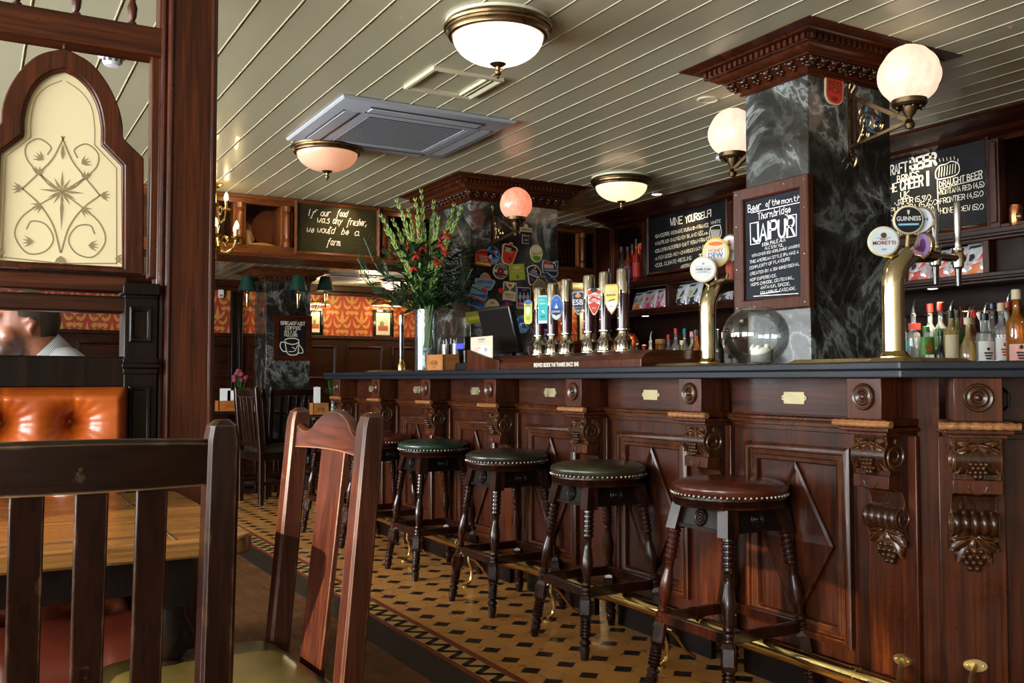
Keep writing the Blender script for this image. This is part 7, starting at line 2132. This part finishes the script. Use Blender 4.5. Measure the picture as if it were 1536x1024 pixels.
def lily(p, d):
    mb = MB(); q = d.to_track_quat('Z', 'Y').to_matrix()
    for k in range(6):
        a = 2 * pi * k / 6; blade(mb, p, q @ V((cos(a) * .8, sin(a) * .8, .6)), .062, .012, droop=.5, n=6)
    mb.build('red_lily', REDF, fa, smooth=None, fix=False)
for dx, h, dp in ((.10, .82, -.12), (.125, .76, -.16), (.08, .70, -.14), (-.05, .74, -.16), (-.02, .80, -.08), (.13, .885, -.05), (-.10, .80, -.10), (-.06, .66, -.2)):
    lily(R_ * dx + F_ * dp + Z_ * h, V((rf.uniform(-.5, .5), -.8, .5)))
mb = MB()
for k in range(14):
    a = rf.uniform(0, 6.28); r_ = rf.uniform(.0, .05)
    mb.tube([V((r_ * cos(a), r_ * sin(a), .13)), V((r_ * .8 * cos(a + .3), r_ * .8 * sin(a + .3), .28)), V((r_ * cos(a + .5), r_ * sin(a + .5), .42))], .0045, 6)
mb.build('stem_bundle', STEM, fa)
# copper dome at the end of the back bar
p = at(922, 500, x=4.56)
cp = thing('copper_cloche', 'round red copper dome at the far end of the back bar behind the pumps', 'cloche', (4.58, p.y - .10, 1.121))
CO = metal('red_copper', (.70, .16, .05), .3)
MB().lathe([(.11, 0), (.125, .004), (.125, .20), (.118, .26), (.085, .31), (.04, .335), (0, .34)], 36).build('dome', CO, cp, smooth=60)
MB(T(0, 0, .338)).lathe([(.02, 0), (.012, .008), (.018, .022), (.010, .034), (0, .036)], 18).build('knob', BRASS, cp)
# ------------------------------------------------------------------ brass chandelier in front of the overhead cabinet
p = at(322, 350, y=6.62)
ch = thing('chandelier', 'brass chandelier with lit candle bulbs half hidden by the mahogany post', 'chandelier', (p.x, 6.62, CEIL))
zc = p.z - CEIL
MB().lathe([(.05, -.001), (.05, -.01), (.03, -.025), (.008, -.03), (.007, zc + .12), (.02, zc + .10), (.032, zc + .05), (.022, zc + .0), (.034, zc - .05), (.05, zc - .09), (.03, zc - .13), (.012, zc - .15), (.018, zc - .17), (0, zc - .19)], 20).build('stem', BRASS, ch)
BULB = glow('candle_bulb', (1, .74, .36), 30)
def arm(a, r, z, zz):
    R = RZ(a); mb = MB(R)
    mb.tube(smoothline([(.02, 0, z), (r * .4, 0, z - .075), (r * .8, 0, z - .06), (r, 0, z + .01)], 6), .008, 8)
    mb.tube(smoothline([(r * .25, 0, z - .02), (r * .45, 0, z + .03), (r * .62, 0, z + .005), (r * .5, 0, z - .03), (r * .40, 0, z - .01)], 5), .006, 6)
    mb.M = R @ T(r, 0, z); mb.lathe([(.008, 0), (.034, .012), (.038, .022), (.030, .020), (.012, .016), (.012, .075), (0, .075)], 16)
    o = mb.build('candle_arm', BRASS, ch)
    MB(R @ T(r, 0, z + .075)).lathe([(.006, 0), (.013, .012), (.014, .026), (.008, .046), (0, .058)], 12).build('bulb', BULB, o, smooth=80)
for k in range(6): arm(2 * pi * k / 6 + .35, .16, zc - .05, 0)
for k in range(3): arm(2 * pi * k / 3 + .2, .08, zc + .16, 0)

# ------------------------------------------------------------------ green shaded lamps on the distant column
GSH = paint((.008, .055, .035), .5); GIN = glow('shade_lining', (1, .72, .32), 1.6)
def shade_lamp(label, px, y, wall, ztop=None):
    p = at(px, 436, y=y)
    t = thing('shaded_wall_lamp', label, 'wall lamp', (p.x, y, p.z), 0, 'green shaded wall lamps')
    mb = MB(); mb.lathe([(.110, 0), (.062, .175)], 28); o = mb.build('lamp_shade', GSH, t, smooth=60); md = o.modifiers.new('thick', 'SOLIDIFY'); md.thickness = .003
    MB().lathe([(.104, .003), (.060, .170)], 28).build('shade_lining', GIN, o, smooth=60, fix=False)
    MB().lathe([(.008, -.21), (.014, -.19), (.020, -.10), (.026, -.04), (.020, -.035), (.030, -.02), (.014, -.015), (.012, .05), (0, .05)], 14).build('torch_stem', BRASS, t)
    w = V(wall) - V((p.x, y, p.z)); mb = MB()
    n = 5
    for s in (-1, 1):
        pts = [V((0, 0, -.10)) + w * (k / n) + V((0, 0, s * .045 * (1 if k % 2 else -1))) for k in range(n + 1)]
        mb.tube(pts, .006, 6)
    mb.ball(w + V((0, 0, -.10)), .022, 8); mb.build('scissor_arm', IRON, t)
shade_lamp('green shaded wall lamp sticking out left of the distant column', 371, 11.55, (3.055, 11.6, 1.95))
shade_lamp('green shaded wall lamp on the front of the distant column, above the coffee board', 447, 11.05, (3.40, 11.395, 1.95))
shade_lamp('darker green shaded wall lamp right of the distant column', 488, 11.5, (3.605, 11.6, 1.95))

# coffee board on the distant column
pa, pb_ = at(411, 472, y=11.38), at(467, 541, y=11.38)
t = thing('chalkboard', 'small framed coffee chalkboard with a drawn mug on the distant column', 'chalkboard', (pa.x, 11.385, pb_.z))
W, H = pb_.x - pa.x, pa.z - pb_.z
Mf = frame((0, 0, 0), (1, 0, 0))
MB(Mf).prism(rect(.03, W - .03, .03, H - .03), 0, .006).build('board', BOARD, t, smooth=None)
MB(Mf).loop([(0, -.01), (0, .02), (-.06, .018), (-.065, .004)], rect(0, W, 0, H)).build('board_frame', WREDX, t, smooth=25)
mb = MB(Mf @ T(0, 0, .008))
chalk(mb, "BREAKFAST", W * .18, H * .79, H * .07, W * .64, w=.2); chalk(mb, 'COFFEE', W * .30, H * .69, H * .065, W * .40, w=.18); chalk(mb, 'ONLY AT', W * .28, H * .61, H * .055, W * .32, w=.18); chalk(mb, 'FULLERS', W * .28, H * .535, H * .055, W * .34, w=.18); chalk(mb, '!', W * .64, H * .54, H * .1, W * .02, w=.12)
def G(pts, w=.011): stroke(mb, smoothline([V((W * a, H * b)) for a, b in pts], 5), w)
G([(.28, .43), (.36, .38), (.50, .36), (.62, .39), (.66, .45), (.56, .49), (.40, .49), (.30, .46), (.28, .43)]); G([(.29, .43), (.34, .20), (.42, .13), (.56, .13), (.64, .18), (.66, .43)]); G([(.29, .40), (.19, .40), (.17, .30), (.24, .21), (.33, .20)])
G([(.66, .36), (.74, .28), (.77, .18), (.66, .17)], .009); G([(.48, .30), (.58, .26), (.62, .34)], .008); G([(.40, .20), (.50, .20), (.58, .23)], .008)
mb.build('chalk_drawing', CHALKC, t, smooth=None, fix=False)

# framed pictures with picture lights
def picture(lamp, label, px0, px1, py0, py1, y, lit=True, tint=(.62, .55, .42)):
    a, b_ = at(px0, py0, y=y), at(px1, py1, y=y)
    t = thing('framed_picture', label, 'picture', (a.x, y, b_.z), 0, 'framed pictures on the far wall')
    W, H = b_.x - a.x, a.z - b_.z
    MB(Mf).loop([(0, -.02), (0, .02), (-.03, .024), (-.045, .004)], rect(0, W, 0, H)).build('picture_frame', GLOSSB, t, smooth=25)
    MB(Mf).prism(rect(.02, W - .02, .02, H - .02), -.012, 0).build('mount', paint((.78, .73, .60), .6), t, smooth=None)
    mb = MB(Mf @ T(0, 0, .001)); mats = [paint(tint, .6), paint((.40, .10, .03), .6), paint((.20, .22, .10), .6)]
    x0, x1, z0, z1 = W * .25, W * .75, H * .25, H * .72
    mb.flat(rect(x0, x1, z0, z1)); mb.mi = 1; mb.flat(rect(x0, x1, z0, z0 + (z1 - z0) * .38), .0005); mb.mi = 2
    mb.fan(ellipse((x1 - x0) * .22, (z1 - z0) * .22, 14, W * .44, z0 + (z1 - z0) * .52), .001)
    mb.build('print', mats, t, smooth=None, fix=False)
    if lit:
        pt_ = thing('picture_light', 'brass picture light over the ' + label, 'picture light', (a.x + W / 2, y, a.z + .05), 0, 'picture lights')
        pt_['label'] = lamp
        MB().tube([(-W * .75, -.14, .02), (W * .75, -.14, .02)], .022, 12).build('lamp_tube', BRONZE, pt_)
        MB().box(-W * .7, W * .7, -.152, -.128, -.006, .0).build('lamp', glow('picture_lamp', (1, .78, .45), 9), pt_, smooth=None)
        mb = MB(); mb.tube(smoothline([(0, 0, -.02), (0, -.05, .05), (0, -.11, .06), (0, -.14, .03)], 5), .008, 8); mb.build('arm', BRONZE, pt_)
        for s in (-1, 1):
            mb = MB(); mb.tube([(s * (W * .45 + .05 * (1 - k / 20) * cos(k * .5)), -.06, .06 + .05 * (1 - k / 20) * sin(k * .5)) for k in range(20)], .006, 6); mb.build('scroll', IRON, pt_)
    return t
picture('bar-shaped picture light over the small picture left of the vase', 'small bright picture in a black frame on the tulip wallpaper, left of the vase', 560, 589, 464, 507, 12.985)
picture('bar-shaped picture light half hidden by the distant column', 'framed picture mostly hidden behind the distant column', 462, 484, 462, 503, 12.985)
picture('bar-shaped picture light seen above and behind the hand pumps', 'large bright framed picture seen between the hand pumps', 866, 893, 464, 514, 12.985)

# second bowl light and cassette beyond the cabinet
p = at(591, 421, z=2.365); ceiling_light('bowl ceiling light beyond the overhead cabinet, above the flowers', p, .205, B1)
ac2 = copy_thing(ac, 'dim ceiling cassette air conditioner beyond the overhead cabinet', at(515, 416, z=2.4))
sb = at(331, 440, y=12.97)
al = thing('alarm_sounder', 'small white alarm box on the tulip wallpaper beside the mahogany post', 'alarm', (sb.x, 12.98, sb.z))
MB().box(-.035, .035, -.05, 0, -.06, .05).build('case', WHITEP, al, bevel=.01)
MB().box(-.02, .02, -.052, -.049, -.045, -.015).build('lens', C(.3, .3, .32), al)
# door frames / pilasters on the far panelling
for px, w_ in ((352, .05), (361, .03)):
    p = at(px, 500, y=12.9); tag(MB(T(p.x, 12.93, 0)).box(-w_, w_, -.05, .04, 0, 2.25).build('pilaster_strip', WBLACK, bevel=.015), 'dark upright pilaster on the far wall panelling, ' + ('wider left one' if w_ > .04 else 'narrower right one'), 'pilaster')

# ------------------------------------------------------------------ far tables and chairs
def far_table(label, x, y, r=.38):
    t = thing('pub_table', label, 'table', (x, y, 0))
    MB().prism(rrect(r * 2, r * 2, .05), .72, .75).build('table_top', WTABLEY if False else WBLACK, t, bevel=.006)
    MB().lathe([(.22, 0), (.22, .02), (.08, .06), (.045, .10), (.06, .22), (.045, .34), (.065, .40), (.04, .46), (.04, .62), (.13, .72)], 20).build('pedestal', WBLACK, t)
    return t
def chair_copy(label, loc, rz):
    c = copy_thing(ch1, label, loc, rz); return c
p = at(362, 617, z=.75); xt, yt = p.x, p.y + .15
far_table('far dark table with an orange caddy and flowers, seen right of the post', xt, yt, .40)
p = at(508, 622, z=.75); xu, yu = p.x, p.y
far_table('far dark table with a red pepper mill near the end of the bar', xu, yu, .36)
p = at(500, 604, z=.75); xw, yw = p.x, p.y
chair_copy('dark slat-back chair at the far orange caddy table, beside the mahogany post', (at(322, 700, z=0.0).x - .05, yt - .85, 0), 0.05)
c = slat_chair('tall backed brown chair by the foot of the distant column', (at(425, 600, y=yu + .2).x, yu + .55, 0), radians(-70), 'splat', .43, .99, (WCHAIRD, WCHAIRDX))
chair_copy('dark slat-back chair left of the red pepper mill table', (xu - .55, yu + .15, 0), radians(-80))

def caddy(label, x, y, rz, txt):
    t = thing('wooden_caddy', label, 'caddy', (x, y, .7505), rz)
    mb = MB(); mb.box(-.13, .13, -.08, -.072, 0, .11).box(-.13, .13, .072, .08, 0, .11).box(-.13, -.122, -.08, .08, 0, .11).box(.122, .13, -.08, .08, 0, .11).box(-.13, .13, -.08, .08, 0, .008)
    mb.build('box', wood('caddy_pine', 'x', (.42, .12, .02), (.62, .22, .04), .45, .1) if txt else WBOX, t)
    mb = MB(frame((0, -.0808, .06), (1, 0, 0))); printed(mb, 'FULLERS', 0, 0, .030, .12, .0004, 0, .12); mb.build('stamp', paint((.06, .02, .01), .6), t, smooth=None, fix=False)
    return t
caddy('orange wooden caddy with a dark stamp on the far table', xt - .12, yt - .20, 0, True)
for dx, dz, w_, lab in ((-.17, .22, .05, 'tall white menu card in the orange caddy'), (-.10, .20, .05, 'second white menu card in the orange caddy')):
    tag(MB(T(xt + dx, yt - .20, .759)).box(-w_, w_, -.006, .006, 0, dz).build('menu_card', LW), lab, 'menu card', 'menu cards in the orange caddy')
for dx, c_, lab in ((-.02, cRED, 'red sauce bottle in the orange caddy'), (-.07, cBRN, 'brown sauce bottle in the orange caddy')):
    t = thing('sauce_bottle', lab, 'bottle', (xt + dx, yt - .22, .759)); MB().lathe([(.026, 0), (.027, .10), (.014, .14), (.013, .15)], 14).build('glass', c_, t); MB().lathe([(.016, .148), (.016, .175), (0, .176)], 14).build('cap', WHITEP, t)
def mill(label, x, y, c_, h=.24):
    t = thing('pepper_mill', label, 'pepper mill', (x, y, .7505))
    MB().lathe([(.030, 0), (.032, .01), (.024, .05), (.020, .09), (.026, .12), (.020, .15), (.028, .17), (.030, .19), (.022, .205)], 18).build('body', c_, t)
    MB(T(0, 0, .205)).lathe([(.022, 0), (.026, .01), (.022, .028), (.008, .034), (.010, .042), (0, .046)], 16).build('cap', c_, t)
mill('cream pepper mill right of the orange caddy', xt + .13, yt - .22, cCRM)
mill('red pepper mill on the table near the end of the bar', xu + .02, yu + .02, cRED)
def posy(vlab, label, x, y, z, col, vase):
    t = thing('flower_posy', label, 'flowers', (x, y, z)); n = 9
    mb = MB()
    for k in range(n):
        a = k * 2.4; tip = V((.07 * cos(a) * (.4 + .6 * (k % 3) / 2), .07 * sin(a), .30 + .03 * (k % 4))); mb.tube([(0, 0, .03), tip * .6, tip], .0035, 5)
        blade(mb, tip * .55, V((cos(a + 1), sin(a + 1), .7)), .09, .012, n=4)
    mb.build('stems', LEAFM, t, smooth=None, fix=False)
    if col:
        mb = MB()
        for k in range(n):
            a = k * 2.4; mb.ball((.07 * cos(a) * (.4 + .6 * (k % 3) / 2), .07 * sin(a), .31 + .03 * (k % 4)), .026, 8)
        mb.build('blooms', col, t)
    v = thing('bud_vase', vlab, 'vase', (x, y, z)); MB().lathe([(0, 0), (.026, 0), (.028, .02), (.018, .09), (.022, .12), (.018, .12), (.014, .09), (.022, .012), (0, .012)], 16).build('vase_body', vase, v)
posy('purple bud vase holding the pink flowers behind the orange caddy', 'pink flower posy in a purple bud vase behind the orange caddy', xt + .02, yt + .05, .7505, C(.42, .07, .12), C(.08, .05, .35))
wc = caddy('pale wooden caddy beside the red pepper mill', xu - .20, yu - .06, 0, False)
wc.scale = (.55, .7, 1)
tag(MB(T(xu - .22, yu - .06, .759)).box(-.028, .028, -.006, .006, 0, .24).build('menu_card', LW), 'white menu card standing in the pale caddy by the red mill', 'menu card')
posy('clear bud vase holding a green sprig beyond the red pepper mill', 'green sprig in a clear bud vase beyond the red pepper mill', xu + .05, yu + .30, .7505, None, G_CLEAR)
tag(MB(T(xu + .16, yu + .2, .7505)).lathe([(.022, 0), (.024, .06), (.020, .07), (.018, .10), (0, .10)], 14).build('salt_shaker', WHITEP), 'small white salt shaker on the red pepper mill table', 'salt shaker')
# ------------------------------------------------------------------ light
w = bpy.data.worlds.new('world'); SC.world = w; w.use_nodes = True
nt = w.node_tree; bg = nt.nodes['Background']
sky = nt.nodes.new('ShaderNodeTexSky'); sky.sky_type = 'HOSEK_WILKIE'; sky.turbidity = 5; sky.sun_direction = (-.6, .2, .55)
nt.links.new(sky.outputs[0], bg.inputs[0]); bg.inputs[1].default_value = 1.2
def light(name, typ, loc, power, color=(1, 1, 1), target=None, **k):
    d = bpy.data.lights.new(name, typ); d.energy = power; d.color = color
    for a, v in k.items(): setattr(d, a, v)
    o = bpy.data.objects.new(name, d); COL.objects.link(o); o.location = loc
    if target is not None:
        o.rotation_euler = (V(target) - V(loc)).to_track_quat('-Z', 'Y').to_euler()
    return o
DAY = (.94, .98, 1.0)
for h, p in zip(HL, (400, 360, 680, 110)):
    ym = (h[0] + h[1]) / 2
    light('daylight', 'AREA', (XL - .20, ym, 1.45), p, DAY, (XL + 3, ym, 1.35), shape='RECTANGLE', size=h[1] - h[0], size_y=1.7)
for h, p in zip(HN, (10,)):
    xm = (h[0] + h[1]) / 2
    light('daylight', 'AREA', (xm, YN - .25, 1.55), p, DAY, (xm, YN + 3, 1.3), shape='RECTANGLE', size=h[1] - h[0], size_y=1.4)
WARM = (1.0, .74, .40)
def spot(loc, target, power, size=70, blend=.6, color=WARM, r=.02):
    light('spotlight', 'SPOT', loc, power, color, target, spot_size=radians(size), spot_blend=blend, shadow_soft_size=r)
# cornice spots over the boards and under-shelf spots in the back bar
spot((4.46, 3.42, 2.355), (4.63, 3.50, 2.0), 16, 90)
spot((4.46, 5.40, 2.355), (4.63, 5.45, 2.0), 11, 95)
spot((4.46, 6.20, 2.355), (4.68, 6.20, 1.9), 8, 90)
spot((4.44, 2.7, 2.355), (4.75, 2.8, 1.9), 7, 80)
for y in (1.6, 2.55, 3.42, 4.15, 5.22, 6.0): spot((4.60, y, 1.558), (4.62, y, 1.0), 20, 130, .8, (1, .86, .62))
spot((2.42, 6.66, 2.39), (2.42, 6.93, 2.05), 9, 110, .8)
spot((1.6, 6.60, 2.39), (1.7, 6.93, 2.05), 5, 110, .8)
spot((3.0, 6.66, 2.39), (2.95, 6.93, 2.05), 4, 110, .8)
# spot added outside the second window, imitating low sun on table and chair seat
spot((-4.4, 1.05, 2.38), (.36, 2.04, .64), 5200, 10, .25, (1.0, .84, .58), .03)
# point lights added to brighten the far room, with no fittings
for x, y, p in ((4.6, 12.0, 24), (6.4, 10.6, 26), (7.6, 11.2, 22), (6.2, 8.6, 12)):
    light('far_room_fill', 'POINT', (x, y, 2.18), p, WARM, shadow_soft_size=.12)
for o in [o for o in SC.objects if o.name.startswith('picture_light')]:
    l = o.location; light('picture_bulb', 'POINT', (l.x, l.y - .20, l.z - .03), 5, WARM, shadow_soft_size=.05)
vs = SC.view_settings
SC.display_settings.display_device = 'sRGB'
vs.view_transform = 'Standard'; vs.look = 'None'; vs.exposure = 0.0; vs.gamma = 1.0; vs.use_curve_mapping = False
cy = SC.cycles
cy.use_denoising = True
try: cy.denoiser = 'OPENIMAGEDENOISE'
except Exception: pass
cy.max_bounces = 8; cy.diffuse_bounces = 4; cy.glossy_bounces = 4; cy.transmission_bounces = 8; cy.transparent_max_bounces = 12
cy.caustics_reflective = False; cy.caustics_refractive = False
cy.sample_clamp_indirect = 4.0
cy.use_adaptive_sampling = True
